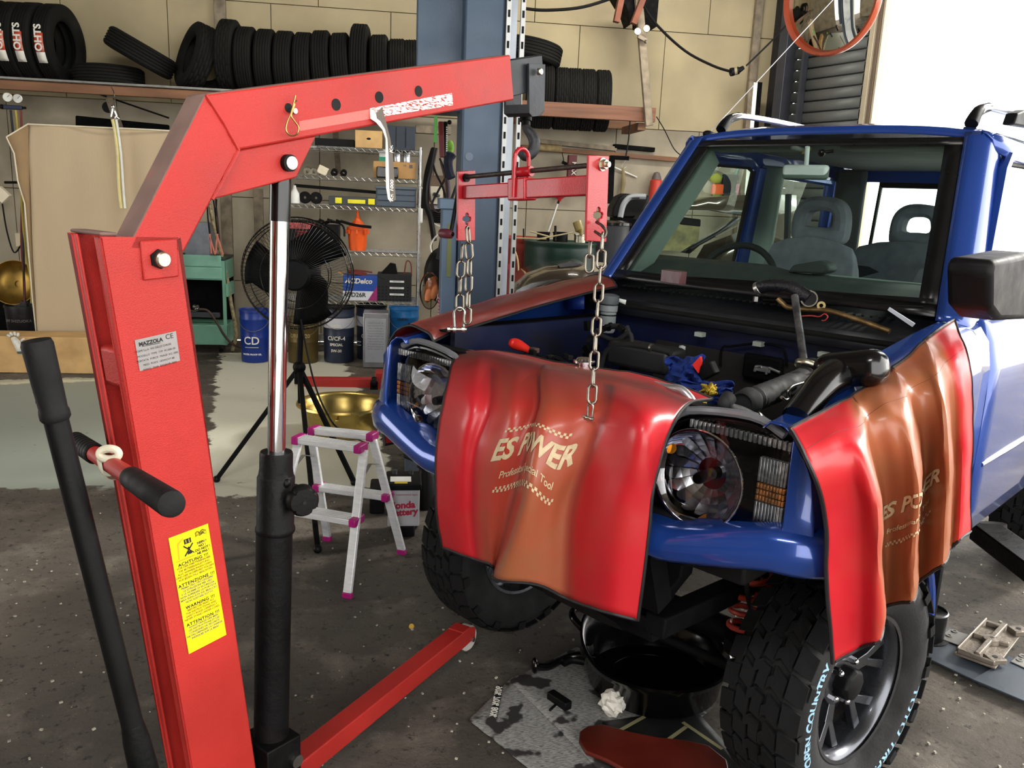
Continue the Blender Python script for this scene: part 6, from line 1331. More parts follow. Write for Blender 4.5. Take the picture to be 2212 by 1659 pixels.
# ================================================================= FAN ON TRIPOD
FD=4.3; fc=D(643,592,FD); fn_=V(-.10,-1,.02).normalized(); fx=V(0,0,1).cross(fn_).normalized(); fy=fn_.cross(fx)
FN=thing('workshop_fan','large black workshop fan on a tripod stand behind the hydraulic ram','fan',V(fc.x,fc.y,0))
Rf=.285
rg=MB()
for z,r in ((0,Rf),(.055,Rf*.93),(.075,Rf*.6),(.08,Rf*.24),(-.06,Rf*.93),(-.08,Rf*.55)):
    rg.tube([fc+fn_*z+fx*cos(a)*r+fy*sin(a)*r for a in [2*pi*i/56 for i in range(56)]],.0042 if z==0 else .0025,6,closed=True)
rg.build('guard_rings',BLKG,FN)
gw=MB()
for i in range(84):
    a=2*pi*i/84
    for sg in (1,-1):
        pts=[]
        for r,z in ((Rf*.24,.08),(Rf*.6,.075),(Rf*.93,.055),(Rf*1.0,.01)): aa=a+sg*.25*(1-r/Rf); pts.append(fc+fn_*z*sg+fx*cos(aa)*r+fy*sin(aa)*r)
        gw.tube(pts,.0011,4,caps=False)
gw.build('guard_wires',BLKG,FN,kind='stuff')
MB().lathe([(0,.092),(Rf*.24,.09),(Rf*.28,.08),(Rf*.28,.06)],fc,fn_,28).build('centre_badge',BLKT,FN)
MB().lathe([(0,-.22),(.07,-.21),(.085,-.16),(.085,-.08),(.05,-.06),(0,-.05)],fc,fn_,24).build('motor',BLKM,FN)
for k in range(3):
    P=[]
    for i in range(7):
        r=.05+.215*i/6; row=[]
        for j in range(7):
            a=2*pi*k/3+.4+(j/6)*1.75*(.5+.5*sin(pi*min(1,i/6+.25))); row.append(fc+fn_*(-.03+.06*(j/6))+fx*cos(a)*r+fy*sin(a)*r)
        P.append(row)
    MB().grid(P).build('blade',mat('fan_blade',(8,8,9),.6,spec=.1),FN,sol=.003)
hb=D(634,815,4.3); 
MB().cyl(fc-fn_*.14,V(hb.x,fc.y+.14,hb.z),.016,n=12).build('pole',BLKM,FN); hb=V(hb.x,fc.y+.14,hb.z)
MB().sphere(hb,.035).bar(hb-V(0,0,.03),hb-V(0,0,.09),.05,.05,(1,0,0)).build('tripod_hub',BLKM,FN,bev=.004)
for (x,y) in ((765,1042),(468,1035),(686,1186)):
    ft=G(x,y,.012); l=MB().bar(hb,ft,.024,.024).build('leg',BLKM,FN,bev=.002); MB().sphere(ft,.02).build('foot',BLK,l)
MB().tube([hb-V(0,0,.2)+ (G(x,y)-hb)*.0 for x,y in ((0,0),)]+[hb-V(0,0,.05)],.01).build('centre_rod',BLKM,FN)
lab(FN,'HG',fc+fn_*.09+fx*.0,fx,fy,.001,BLKT)
cbl=[D(652,700,4.2),D(665,760,4.1),D(690,850,4.0),D(720,910,3.95),D(745,930,3.9),D(800,955,4.0)]
tag(MB().tube(spline([D(650,690,4.22)]+[D(x,y,d) for x,y,d in ((660,745,4.2),(680,830,4.15),(705,890,4.1),(735,928,4.05))]+[G(800,958,.02),G(835,940,.01),G(870,905,.01),G(900,890,.01)],6),.0045,8).build('fan_cord',BLK),'black fan cord looping down to the floor behind the stepladder','cord')
# ================================================================= STEP LADDER
SL=thing('step_ladder','folding aluminium two-step ladder with magenta plastic caps','step ladder',G(700,1200))
ALR=mat('ladder_alu',(222,224,226),.42,.35,.06,20,.15,60,stretch=(1,1,5))
fA,fB=G(751,1291,.0),G(865,1198,.0)      # feet of the near right frame side
zt_=.555
tA0,tA1=D(0,0,1),None
def TOP(x,y): return G(x,y,zt_)
# front frame top tread ends and rear frame top tread ends
a0,a1=TOP(563,948+3),TOP(768,968)          # front tread, front edge
f1a,f1b=TOP(645,946),TOP(786,966); f2a,f2b=TOP(672,930),TOP(805,944)
u=(f1b-f1a); u.z=0; wl=u.length; u.normalize(); vv=V(-u.y,u.x,0)
if vv.dot(f2a-f1a)<0: vv=-vv
cF=f1b; cR=f1b+vv*.085
fF=fA; fR=V(fA.x,fA.y,0)+vv*.46+u*.02; 
lenW=wl+.0
lf=fA-u*(lenW+.07)
def leg(top,foot,nm='leg'):
    l=MB().bar(top,foot+V(0,0,.02),.036,.018,vv).build(nm,ALR,SL,bev=.003); d=(foot-top).normalized()
    MB().bar(foot+V(0,0,.024),foot,.040,.024,vv).build('foot_cap',MAG,l,bev=.003); return l
Ts=[(f1b+V(0,0,-.012),fA),(f1a+V(0,0,-.012),lf),(f2b+V(0,0,-.012),fR),(f2a+V(0,0,-.012),fR-u*(lenW+.07))]
for t_,f_ in Ts: leg(t_,f_)
def tread(a,b,w,sg,nm):
    o=MB().bb((0,0,0),(0,0,0)); m=MB().bar(a,b,w,.026); t=m.build(nm,ALR,SL,bev=.004)
    r=MB()
    for k in range(4): r.bar(a+vv*(w*(-.3+.2*k))+V(0,0,.0135),b+vv*(w*(-.3+.2*k))+V(0,0,.0135),.004,.0015)
    r.build('grip_ribs',ALR,t)
    for p,s in ((a,-1),(b,1)): MB().bar(p+u*s*.028,p-u*s*.004,w*1.12,.034).build('end_cap',MAG,t,bev=.005)
    return t
tread(f1a+u*.02-vv*.012,f1b-u*.02-vv*.012,.066,1,'top_tread'); tread(f2a+u*.02+vv*.012,f2b-u*.02+vv*.012,.060,1,'top_tread')
m1=lambda T,z:(T[0].lerp(T[1],(T[0].z-z)/T[0].z))
tread(m1(Ts[1],.28)+u*.01,m1(Ts[0],.28)-u*.01,.075,1,'lower_tread'); tread(m1(Ts[3],.28)+u*.01,m1(Ts[2],.28)-u*.01,.06,1,'lower_tread')
for i,j in ((0,2),(1,3)):
    a=m1(Ts[i],.43); b=m1(Ts[j],.43); mid_=(a+b)/2+V(0,0,.035)
    MB().bar(a,mid_,.003,.014,(1,0,0)).bar(mid_,b,.003,.014,(1,0,0)).build('spreader',STL,SL)
# ================================================================= BRASS BASIN, FAR RED BEAM, BATTERY
bcn=G(742,955); bcn=G(741,870,.20); rb2=99*(bcn-CAM).dot(_F)/FPX; bcn.z=0
hB=WY(742,850,5.75).z
bs=thing('brass_basin','round brass basin with a rolled rim on the painted floor','basin',bcn)
hB=.20
MB().lathe([(0,.0),(rb2*.66,.0),(rb2*.76,.02),(rb2*.86,.16),(rb2*.89,hB-.01),(rb2*.93,hB),(rb2*.99,hB+.004),(rb2*1.0,hB-.006),(rb2*.985,hB+.008),(rb2*.93,hB+.006),(rb2*.87,hB-.012),(rb2*.83,.15),(rb2*.73,.022),(rb2*.6,.006),(0,.006)],bcn,n=64).build('basin_body',mat('polished_brass',(190,166,98),.3,1,.08,6,.05,30),bs,smooth=60)
MB().sphere(bcn+V(-.02,-rb2*.89,.15),.012).build('rivet',mat('polished_brass',(206,176,92),.22,1),bs)
rbm=thing('red_jack_beam','red steel beam with an upright end plate and caster on the far floor','beam',G(740,850))
a,b=G(655,832,.14),G(828,836,.14);  a=WY(648,827,6.9); b=WY(824,828,6.9)
MB().bar(a,b,.10,.09).build('beam_body',mat('far_red',(176,40,36),.5,0,.1,6),rbm,bev=.005); MB().bb((b.x-.05,b.y-.10,b.z-.10),(b.x+.04,b.y+.05,b.z+.11)).build('end_plate',mat('far_red',(176,40,36),.5),rbm,bev=.006)
cwh=WY(808,850,6.8); MB().lathe([(0,-.02),(.045,-.02),(.05,0),(.045,.02),(0,.02)],V(cwh.x,6.8,.05),(1,0,0),20).build('caster',BLK,rbm); MB().bb((cwh.x-.03,6.77,.06),(cwh.x+.03,6.85,b.z-.04)).build('caster_fork',BLKM,rbm)
# old car battery behind the ladder
bt=G(865,1118); bx_=D(862,1060,3.95); BZ=thing('car_battery','white car battery with red lettering and black lid near the front tyre','battery',V(bx_.x,4.0,0))
x0,x1=D(838,1060,3.9).x,D(907,1060,3.9).x; zb=.03; z1=G(860,1005,0).z; z1=D(870,1030,3.98).z
yb_=D(870,1080,3.9).y
MB().bb((x0,yb_,.06),(x1,yb_+.18,z1-.03)).build('battery_case',mat('battery_white',(178,178,184),.4,0,.05,6,dirt=(120,118,120),da=.25,ds=8),BZ,bev=.006)
MB().bb((x0-.01,yb_-.008,z1-.03),(x1+.008,yb_+.19,z1)).build('battery_lid',BLK,BZ,bev=.006)
MB().bb((x0+.01,yb_+.03,z1),(x1-.04,yb_+.10,z1+.002)).build('lid_label',WHT,BZ); MB().bb((x0+.03,yb_+.005,z1),(x0+.09,yb_+.03,z1+.0022)).build('yellow_label',mat('lab_yellow',(200,176,60),.5),BZ)
for xx in (x0+.03,x1-.04): MB().cyl((xx,yb_+.14,z1),(xx,yb_+.14,z1+.022),.012).build('terminal',mat('lead',(70,72,76),.5,.6),BZ)
RL=mat('print_red',(170,30,60),.5,0,0)
hgt=z1-.09
lab(BZ,'Honda',V((x0+x1)/2-.01,yb_,z1-.105),(1,0,.06),(0,0,1),.046,RL,bold=.002); lab(BZ,'Battery',V((x0+x1)/2,yb_,z1-.14),(1,0,.10),(0,0,1),.044,RL,bold=.002)
lab(BZ,'12V maintenance type',V((x0+x1)/2,yb_,z1-.052),(1,0,0),(0,0,1),.014,RL)
bl2=tag(MB().bb((D(797,1075,4.1).x,4.02,.0),(x0-.02,4.2,.13)).build('black_case',BLKT,bev=.01),'black plastic case left of the car battery behind the ladder','case')
bot=thing('black_canister','black round canister between the battery and the front tyre','canister',(D(925,1060,3.9).x,4.15,0))
cc=V(D(924,1060,3.95).x,4.12,0); MB().lathe([(0,0),(.05,0),(.05,.17),(.032,.20),(.032,.215),(.045,.22),(.045,.25),(.0,.255)],cc,n=24).build('canister_body',BLK,bot)
tag(MB().bb((x0+.03,yb_+.01,0),(x1-.02,yb_+.15,.06)).build('engine_mount',BLKM,bev=.01),'dark metal part under the car battery','machine part')
tag(MB().tube(spline([G(x,y,.012) for x,y in ((850,1130),(870,1140),(890,1150),(900,1135),(885,1128))],5),.007,6).build('wire_scrap',BLKM),'tangle of dark wire on the floor beneath the battery','wire')
# ================================================================= ON THE FLOOR UNDER THE CAR
npm=bpy.data.materials.new('newsprint'); npm.use_nodes=True; nt=npm.node_tree; b=nt.nodes['Principled BSDF']; tc=nt.nodes.new('ShaderNodeTexCoord'); mp=nt.nodes.new('ShaderNodeMapping'); mp.inputs['Rotation'].default_value=(0,0,.9); mp.inputs['Scale'].default_value=(60,420,1)
no=nt.nodes.new('ShaderNodeTexNoise'); no.inputs['Scale'].default_value=1; no.inputs['Detail'].default_value=3; r1=nt.nodes.new('ShaderNodeMapRange'); r1.inputs[1].default_value=.45; r1.inputs[2].default_value=.6
ol=nt.nodes.new('ShaderNodeTexNoise'); ol.inputs['Scale'].default_value=9; ol.inputs['Detail'].default_value=3; r2=nt.nodes.new('ShaderNodeMapRange'); r2.inputs[1].default_value=.56; r2.inputs[2].default_value=.6
m1_=nt.nodes.new('ShaderNodeMix'); m1_.data_type='RGBA'; m1_.inputs[6].default_value=lin((150,150,146)); m1_.inputs[7].default_value=lin((92,92,92)); m2_=nt.nodes.new('ShaderNodeMix'); m2_.data_type='RGBA'; m2_.inputs[7].default_value=lin((40,38,36))
nt.links.new(tc.outputs['Object'],mp.inputs[0]); nt.links.new(mp.outputs[0],no.inputs[0]); nt.links.new(no.outputs[0],r1.inputs[0]); nt.links.new(r1.outputs[0],m1_.inputs[0]); nt.links.new(tc.outputs['Object'],ol.inputs[0]); nt.links.new(ol.outputs[0],r2.inputs[0]); nt.links.new(r2.outputs[0],m2_.inputs[0]); nt.links.new(m1_.outputs[2],m2_.inputs[6]); nt.links.new(m2_.outputs[2],b.inputs['Base Color']); b.inputs['Roughness'].default_value=.8
def sheet(name,label,pts,m,z=.006,seed=0,lift=.006,n=14):
    c=[G(x,y,z) for x,y in pts]; P=[]
    for i in range(n+1):
        row=[]
        for j in range(n+1):
            a=c[0].lerp(c[1],j/n); b_=c[3].lerp(c[2],j/n); p=a.lerp(b_,i/n); p.z=z+lift*abs(mnoise.noise(V(i*.35,j*.3,seed))); row.append(p)
        P.append(row)
    return tag(MB().grid(P).build(name,m,sol=.0008,smooth=70),label,name.split('_')[0] if name!='newspaper' else 'newspaper')
sheet('newspaper','oil-stained newspaper sheet spread on the floor under the car front',[(1100,1470),(1245,1398),(1540,1530),(1330,1700)],npm,.007,2)
sheet('newspaper','lower newspaper sheet whose pale corner sticks out towards the crane leg',[(1012,1556),(1108,1462),(1330,1690),(1190,1700)],npm,.003,4)
nb=MB().add([G(x,y,.018) for x,y in ((1060,1540),(1075,1478),(1086,1484),(1074,1552))],[(0,1,2,3)]).build('headline_block',INK,smooth=0); tag(nb,'black headline block printed on the newspaper corner','newspaper print')
for i,s in enumerate('0%70%80'): pass
hx=(G(1076,1482,.012)-G(1064,1540,.012)).normalized(); lay(text_mb('90% 70% 80%',.030,bold=.001),G(1073,1514,.0195),-hx,V(-hx.y,hx.x,0)*1,.0005).build('lettering',WHTP,nb,smooth=0)
BW_=tag(MB().sphere(G(1324,1518,.045),.038,18,12).build('crumpled_paper',mat('crumpled',(214,210,200),.7,0,.1,20),smooth=0),'crumpled ball of white paper beside the drain pan','paper ball')
for v_ in BW_.data.vertices: q=v_.co.copy(); c_=G(1324,1518,.045); d_=q-c_; v_.co=c_+d_*(1+.45*mnoise.noise(d_*60)+.2*mnoise.noise(d_*140))
# drain pan: big round black tub with a raised spout side and handle
pc=V(*G(1410,1480).xy,0); rp=.245; 
DP=thing('drain_pan','large black oil drain pan with a handle under the engine bay','drain pan',pc)
ud=(G(1270,1400)-G(1520,1500)); ud.z=0; ud.normalize()
P=[]
for r,z,k_ in ((0,.006,0),(.80,.006,0),(.88,.02,0),(.93,.10,0),(1.0,.115,.3),(1.02,.13,1),(.99,.135,1),(.95,.125,1),(.90,.11,.3),(.84,.03,0),(0,.02,0)):
    row=[]
    for i in range(72):
        a=2*pi*i/72; d_=V(cos(a),sin(a),0); lift_=.07*max(0,d_.dot(ud))**3*k_
        row.append(pc+d_*rp*r*(1+.04*max(0,d_.dot(ud))**4)+V(0,0,z+lift_))
    P.append(row)
MB().grid(P,0,True).build('pan_body',BLKG,DP,smooth=50)
for s_ in (.78,.6): MB().tube([pc+V(cos(a)*rp*s_,sin(a)*rp*s_,.024) for a in [2*pi*i/48 for i in range(48)]],.004,6,closed=True).build('floor_ring',BLKG,DP)
hp0=pc+ud*rp*1.0+V(0,0,.17); wv_=V(-ud.y,ud.x,0)
MB().tube(spline([hp0-wv_*.06-V(0,0,.03),hp0+ud*.05-wv_*.055,hp0+ud*.075,hp0+ud*.05+wv_*.055,hp0+wv_*.06-V(0,0,.03)],5),.013,10).build('handle',BLKG,DP)
MB().lathe([(0,0),(.022,0),(.024,.02),(.018,.035),(0,.036)],pc+(G(1330,1480)-pc).normalized()*rp*.95+V(0,0,.12),(0,0,1),18).build('spout_cap',BLK,DP)
tag(MB().tube(spline([G(1158,1440,.03),G(1185,1440,.02),G(1215,1425,.025),G(1250,1415,.04),G(1290,1420,.05)],6),.013,10).sphere(G(1155,1438,.03),.024,sc=(.5,1,1.2)).build('black_pipe',BLKG),'short bent black pipe lying on the newspaper','pipe')
tag(MB().tube(spline([G(1215,1432,.02),G(1235,1424,.025),G(1262,1428,.02)],5),.016,10).build('rubber_elbow',BLK),'black rubber elbow beside the bent pipe','elbow')
ax3=(G(1225,1525)-G(1195,1505)).normalized(); o=MB().box(G(1208,1513,.02),(.085,.03,.03),Matrix.Rotation(atan2(ax3.y,ax3.x),3,'Z')).bar(G(1205,1518,.012),G(1187,1535,.012),.008,.008); tag(o.build('t_handle_tool',BLK,bev=.003),'black T-handle tool on the newspaper','tool')
sheet('board_black','black flexible board with pale stripes lying under the drain pan',[(1300,1560),(1500,1530),(1640,1690),(1380,1720)],mat('board_black',(26,28,28),.5,0,.3,8,.3,20,dirt=(70,70,62),da=.25,ds=12),.012,6,.004)
for i,pp in enumerate((((1338,1578),(1392,1548)),((1475,1560),(1560,1618)),((1440,1600),(1482,1570)))):
    tag(MB().bar(G(*pp[0],.019),G(*pp[1],.019),.012,.001).build('pale_strip',mat('pale_tape',(140,134,100),.6)),('pale tape strip near the paper ball','pale tape strip nearest the front tyre','pale tape strip between the pan and the red panel')[i],'tape','pale tape strips on the black board')
rpn=[(1250,1608),(1252,1588),(1268,1576),(1300,1572),(1360,1588),(1420,1600),(1480,1606),(1530,1618),(1570,1650),(1580,1700),(1400,1700),(1310,1650),(1265,1632)]
tag(MB().prism([G(x,y,.026) for x,y in rpn],V(0,0,.014)).build('rounded_board',mat('rust_red_panel',(82,24,14),.4,0,.2,5,.1,30,dirt=(50,20,14),da=.35,ds=6),bev=.005),'rust red rounded panel at the bottom of the picture under the car','panel')
tag(MB().cyl(G(889,1353,.004),G(889,1353,.007),.010,n=10).build('yellow_cap',mat('cap_yellow',(190,150,40),.6)),'tiny yellow cap on the floor before the crane leg','cap')
# steel plates beside the wheel, cast plate, lift arm
PLT=mat('plate_blue_grey',(60,68,78),.45,.3,.06,4,.1,60,dirt=(44,46,50),da=.3,ds=3); PLL=mat('plate_light',(128,126,122),.45,.6,.08,6)
def plate(lbl,pts,z,m=PLT,th=.006): return tag(MB().prism([G(x,y,z) for x,y in pts],V(0,0,th)).build('steel_plate',m,bev=.0015),lbl,'plate','overlapping steel floor plates')
plate('blue-grey floor plate partly hidden by the front tyre',[(1935,1440),(1960,1358),(2048,1372),(2030,1402),(1972,1408),(1980,1410)],.003)
plate('blue-grey floor plate under the cast metal plate',[(1972,1410),(2052,1358),(2190,1425),(2100,1470)],.011)
plate('blue-grey floor plate cut by the right picture edge',[(2099,1470),(2185,1422),(2290,1470),(2290,1550)],.019)
for k,(q_,z_) in enumerate((([(2024,1378),(2052,1360),(2102,1375),(2078,1398)],.0185),([(2182,1430),(2205,1412),(2260,1430),(2240,1456)],.0265))):
    pt=plate(('light steel strip with two bolts behind the cast plate','light steel strip with two bolts at the right edge')[k],q_,z_,PLL,.003)
    for (bx2,by2) in (((2062,1364),(2050,1373)) if k==0 else ((2208,1418),(2203,1426))): MB().lathe([(.012,0),(.012,.003),(.006,.003),(.006,.001),(0,.001)],G(bx2,by2,z_+.003),(0,0,1),16).build('bolt',PLL,pt)
CP=thing('cast_plate','square cast aluminium plate with a cross rib lying on the floor plates','cast plate',G(2130,1400,.02))
cq=[(2060,1414),(2130,1342),(2212,1366),(2150,1447)]; c4=[G(x,y,.028) for x,y in cq]; CAL=mat('cast_alu',(122,113,102),.5,.5,.12,14,.5,90,dirt=(96,86,74),da=.4,ds=12)
MB().prism(c4,V(0,0,.008)).build('plate_body',CAL,CP,bev=.002)
bi=lambda u,v:c4[0].lerp(c4[1],v).lerp(c4[3].lerp(c4[2],v),u)+V(0,0,.016)
for a,b_,w_ in (((.06,.48),(.94,.52),.014),((.48,.08),(.52,.95),.02),((.03,.05),(.03,.95),.008),((.05,.03),(.95,.03),.01),((.1,.85),(.6,.85),.01)): MB().bar(bi(*a),bi(*b_),w_,.018).build('rib',CAL,CP,bev=.004)
MB().lathe([(.010,.006),(.010,.018),(.028,.016),(.03,0)],bi(.5,.5)-V(0,0,.008),(0,0,1),20).build('centre_boss',CAL,CP)
for u_,v_ in ((.88,.12),(.9,.9)): MB().box(bi(u_,v_),(.06,.05,.02)).build('corner_boss',CAL,CP,bev=.003); MB().cyl(bi(u_,v_)+V(0,0,.010),bi(u_,v_)+V(0,0,.0115),.009,n=14).build('bolt_hole',slotm,CP)
LAr=thing('lift_outrigger','black lift arm reaching in from the right under the door sill','lift arm',G(2140,1190))
MB().bar(D(2128,1148,3.35),D(2290,1268,2.85),.12,.07).build('arm',BLKM,LAr,bev=.006); MB().cyl(D(2145,1130,3.4),D(2145,1150,3.4),.05,n=20).build('pad',BLK,LAr); 
pdc=G(1999,1382,0); pd=thing('lift_pad','round black rubber lift pad below the mud flap','lift pad',pdc)
MB().lathe([(0,0),(.062,0),(.062,.10),(.058,.105),(.05,.102),(0,.09)],pdc+V(0,0,.02),n=28).build('pad_body',BLK,pd); MB().lathe([(.06,.0),(.065,.004),(.06,.008)],pdc+V(0,0,.12),n=28).build('pad_rim',mat('rim_grey',(90,90,92),.4,.5),pd)
MB().lathe([(0,0),(.08,0),(.08,.02),(0,.02)],pdc,n=28).build('pad_foot',BLKM,pd)
# ================================================================= RIGHT BACK AREA
def hang(name,label,cat,pts,r,m,Y,n=8,grp=None,k=5,bev=0): return tag(MB().tube(spline([WY(x,y,Y) for x,y in pts],k),r,n).build(name,m),label,cat,grp)
# plug cable from ceiling bracket
pc_=thing('power_cable','thick black power cable sagging across the wall to a plug coupler','cable',WY(1590,150,8.0))
MB().tube(spline([WY(x,y,8.0) for x,y in ((1130,18),(1180,22),(1260,15),(1345,-12))],6),.014,8).build('cable_run',BLK,pc_)
MB().tube(spline([WY(x,y,8.0) for x,y in ((1388,8),(1420,55),(1480,110),(1540,142),(1580,155))],6),.012,8).tube(spline([WY(x,y,8.0) for x,y in ((1612,142),(1640,115),(1680,75),(1720,30))],6),.008,8).build('cable_run',BLK,pc_)
MB().cyl(WY(1578,156,8.0),WY(1584,155,8.0),.038,n=16).cyl(WY(1584,155,8.0),WY(1596,152,7.99),.034,n=16).cyl(WY(1596,152,8.0),WY(1606,146,8.0),.026,.018,n=16).build('plug_coupler',BLKT,pc_); MB().cyl(WY(1587,154,7.99),WY(1593,153,7.98),.036,n=16).build('coupler_band',mat('band_beige',(130,120,96),.6),pc_)
br_=thing('roof_bracket','rusty brown steel bracket and black housing under the roof','bracket',WY(1380,30,7.9))
RUST=mat('rust_brown',(104,58,40),.7,.2,.2,12)
for a_,b_2 in (((1345,-20),(1331,48)),((1395,-20),(1368,52))): MB().bar(WY(*a_,7.9),WY(*b_2,7.9),.07,.05).build('strut',RUST,br_)
MB().prism([WY(x,y,8.1) for x,y in ((1330,-20),(1425,-20),(1418,58),(1385,52),(1384,10),(1366,50),(1352,10),(1345,5))],V(0,.3,0)).build('housing',BAYK,br_)
gp=thing('twin_gauges','pair of small white gauges on the hanging timber post','gauge',WY(1385,65,7.95)); gauge(WY(1377,68,7.9),.032,gp); gauge(WY(1396,62,7.9),.032,gp); MB().bar(WY(1378,78,7.95),WY(1396,88,7.95),.03,.03).cyl(WY(1394,90,7.9),WY(1398,90,7.88),.016).build('valve_block',mat('valve_grey',(120,110,96),.4,.6),gp)
hang('thin_cable','thin black cable hanging off the end of the timber rack','cable',((1418,252),(1435,280),(1455,320),(1470,335)),.005,BLK,8.1)
hang('tie_rod','thin black rod hanging below the timber rack','rod',((1361,262),(1358,300),(1352,338)),.007,BLK,8.1,k=2)
tag(MB().bar(WY(1318,340,8.6),WY(1358,342,8.6),.04,.04).bar(WY(1322,342,8.6),WY(1318,440,8.6),.05,.05,(0,1,0)).build('wall_angle',BAYK),'black angle bracket on the wall under the timber rack','bracket')
for i,(x0,y0,x1,y1,m,l) in enumerate(((1125,318,1460,345,WOOD,'long brown timber rail along the wall above the drums'),(1160,305,1330,322,WOODL,'grey timber length lying on the long brown rail'),(1325,316,1412,324,BAYK,'short black bar lying on the long brown rail'))):
    tag(MB().bar(WY(x0,y0,8.92),WY(x1,y1,8.92),.10,.045).build('wall_rail',m,bev=.004),l,'rail','lengths of material on the wall rail')
tag(MB().cyl(WY(1160,318,8.82),WY(1213,322,8.82),.035,n=16).build('pale_roll',mat('roll_tan',(150,130,90),.7,0,.2,20)),'short pale rolled tube lying on the wall rail','tube')
tag(MB().bb((WY(1230,335,8.7).x,8.72,WY(1238,402,8.7).z),(WY(1248,335,8.7).x,8.8,WY(1238,335,8.7).z)).build('maroon_box',mat('maroon_dark',(104,44,48),.6),bev=.004),'narrow maroon extinguisher sign on the wall behind the leveller bar','sign')
lay(text_mb('MAX 85',.06,bold=.002),WY(1239,372,8.71),(0,0,-1),(1,0,0),.002).build('lettering',WHTP,bpy.data.objects['maroon_box'],smooth=0)
fnl=thing('red_funnel','red funnel with a clear drain tube hanging above the drums','funnel',WY(1210,400,8.88)); MB().lathe([(.012,-.05),(.02,-.03),(.06,.0),(.065,.03),(.05,.05),(0,.05)],WY(1209,425,8.88),(0,0,1),22).build('funnel_cone',mat('funnel_red',(206,32,50),.4),fnl); MB().cyl(WY(1208,432,8.88),WY(1205,440,8.88),.012).build('nozzle',BLK,fnl); MB().cyl(WY(1205,440,8.88),WY(1185,500,8.88),.008).build('clear_tube',mat('tube_clear',(214,214,210),.3),fnl)
MB().tube(spline([WY(x,y,8.88) for x,y in ((1214,328),(1218,348),(1220,358))],4),.004,6).bar(WY(1214,350,8.88),WY(1230,357,8.88),.02,.03).build('hanger',BLK,fnl)
tag(MB().cyl(WY(1313,355,8.9),WY(1376,383,8.93),.009,n=10).build('white_stick',mat('stick_white',(222,218,210),.5)),'thin white stick poking out beside the leveller end plate','stick')
hk_=thing('hanging_brush','thin brush on a wire hook hanging on the wall by the car roof','brush',WY(1346,380,8.9)); MB().tube(spline([WY(x,y,8.9) for x,y in ((1354,335),(1350,350),(1343,358),(1347,364),(1353,360))],4),.004,6).build('hook',STL,hk_); MB().tube([WY(1346,362,8.9),WY(1347,395,8.9),WY(1341,430,8.9)],[.012,.026,.012],8).build('bristles',mat('brush_tan',(150,134,96),.8),hk_)
ex=thing('fire_extinguisher','red extinguisher body with a grey cap beyond the roof corner','extinguisher',WY(1412,420,8.9)); MB().lathe([(0,0),(.065,0),(.065,.22),(.062,.24),(.05,.25)],V(WY(1414,440,8.87).x,8.87,WY(1414,440,8.9).z),n=24).build('cylinder',mat('ext_red',(196,60,44),.4),ex); MB().lathe([(.052,0),(.05,.02),(.03,.07),(0,.08)],V(WY(1414,440,8.87).x,8.87,WY(1414,440,8.9).z+.25),n=20).build('cap',mat('cap_brown_grey',(104,92,88),.5),ex)
# loudspeaker-like machine and grey tub
mc=thing('black_machine','black and grey machine housing with a carrying slot beyond the drums','machine',D(1365,460,7.4)); d_=7.4
MB().prism([D(x,y,d_) for x,y in ((1322,470),(1325,448),(1338,425),(1352,418),(1405,422),(1400,440),(1380,470),(1345,472))],V(.02,.3,0)).build('housing',BLKT,mc,bev=.02)
MB().tube(spline([D(x,y,d_-.05) for x,y in ((1340,470),(1346,445),(1356,430),(1368,425),(1395,425))],5),.025,8).build('grey_frame',mat('frame_grey',(140,144,148),.4),mc); MB().prism([D(x,y,d_-.06) for x,y in ((1366,424),(1382,424),(1380,430),(1364,430))],V(0,-.01,0)).build('slot',slotm,mc); MB().bb((D(1335,460,7.4).x,7.3,0),(D(1400,460,7.4).x,7.65,D(1365,471,7.4).z)).build('stand',BAYK,mc)
tb=thing('grey_tub','dark grey round tub with a black rim behind the pillar','tub',D(1325,500,7.0)); c_=D(1320,500,7.0); MB().lathe([(0,-.25),(.14,-.25),(.15,.06),(0,.06)],c_,n=28).build('tub_body',mat('tub_grey',(70,72,76),.5),tb); MB().lathe([(.15,.05),(.165,.055),(.165,.075),(.12,.09),(0,.092)],c_,n=28).build('rim',BLKG,tb)
# drums on a stand
zD=D(1200,523,6.5).z; rD=.29
stn=tag(MB().bb((.60,6.25,0),(2.0,7.75,zD-.90)).build('steel_stand',BLKM,bev=.01),'low steel stand carrying the two oil drums','stand')
def drum(lbl,x,m,y=6.75):
    c=V(D(x,560,y*.985).x,y,zD-.90); e=thing('oil_drum',lbl,'drum',c,group='oil drums on the stand')
    pr=[(0,0),(rD*.98,0),(rD*1.0,.01)]
    for k in range(3): z=.28*(k+1)-.02; pr+= [(rD*.985,z-.03),(rD*1.0,z),(rD*.985,z+.03)]
    pr+= [(rD*.985,.87),(rD*1.01,.88),(rD*1.01,.895),(rD*.97,.895),(rD*.96,.885),(0,.885)]
    MB().lathe(pr,c,n=48).build('drum_body',m,e); return e,c
e1,c1=drum('weathered red oil drum beside the lift column',1108,mat('drum_red',(150,56,44),.5,0,.1,5,.2,30,dirt=(100,40,34),da=.3,ds=5),7.2)
e2,c2=drum('dark green oil drum with white stencilled text',1216,mat('drum_green',(18,48,40),.4,0,.1,5,.1,30),6.7)
for s,zf,sz in (('STROS   YH2 LTD',.66,.045),('KISLU',.54,.035),('JEN: 76 C',.40,.035)):
    t=text_mb(s,sz,cuts=.03); t.v=[c2+V(cos(-pi/2-.1+p.x/rD)*(rD+.003),sin(-pi/2-.1+p.x/rD)*(rD+.003),zf+p.y) for p in t.v]; t.build('lettering',mat('stencil',(110,124,116),.6),e2,smooth=0)
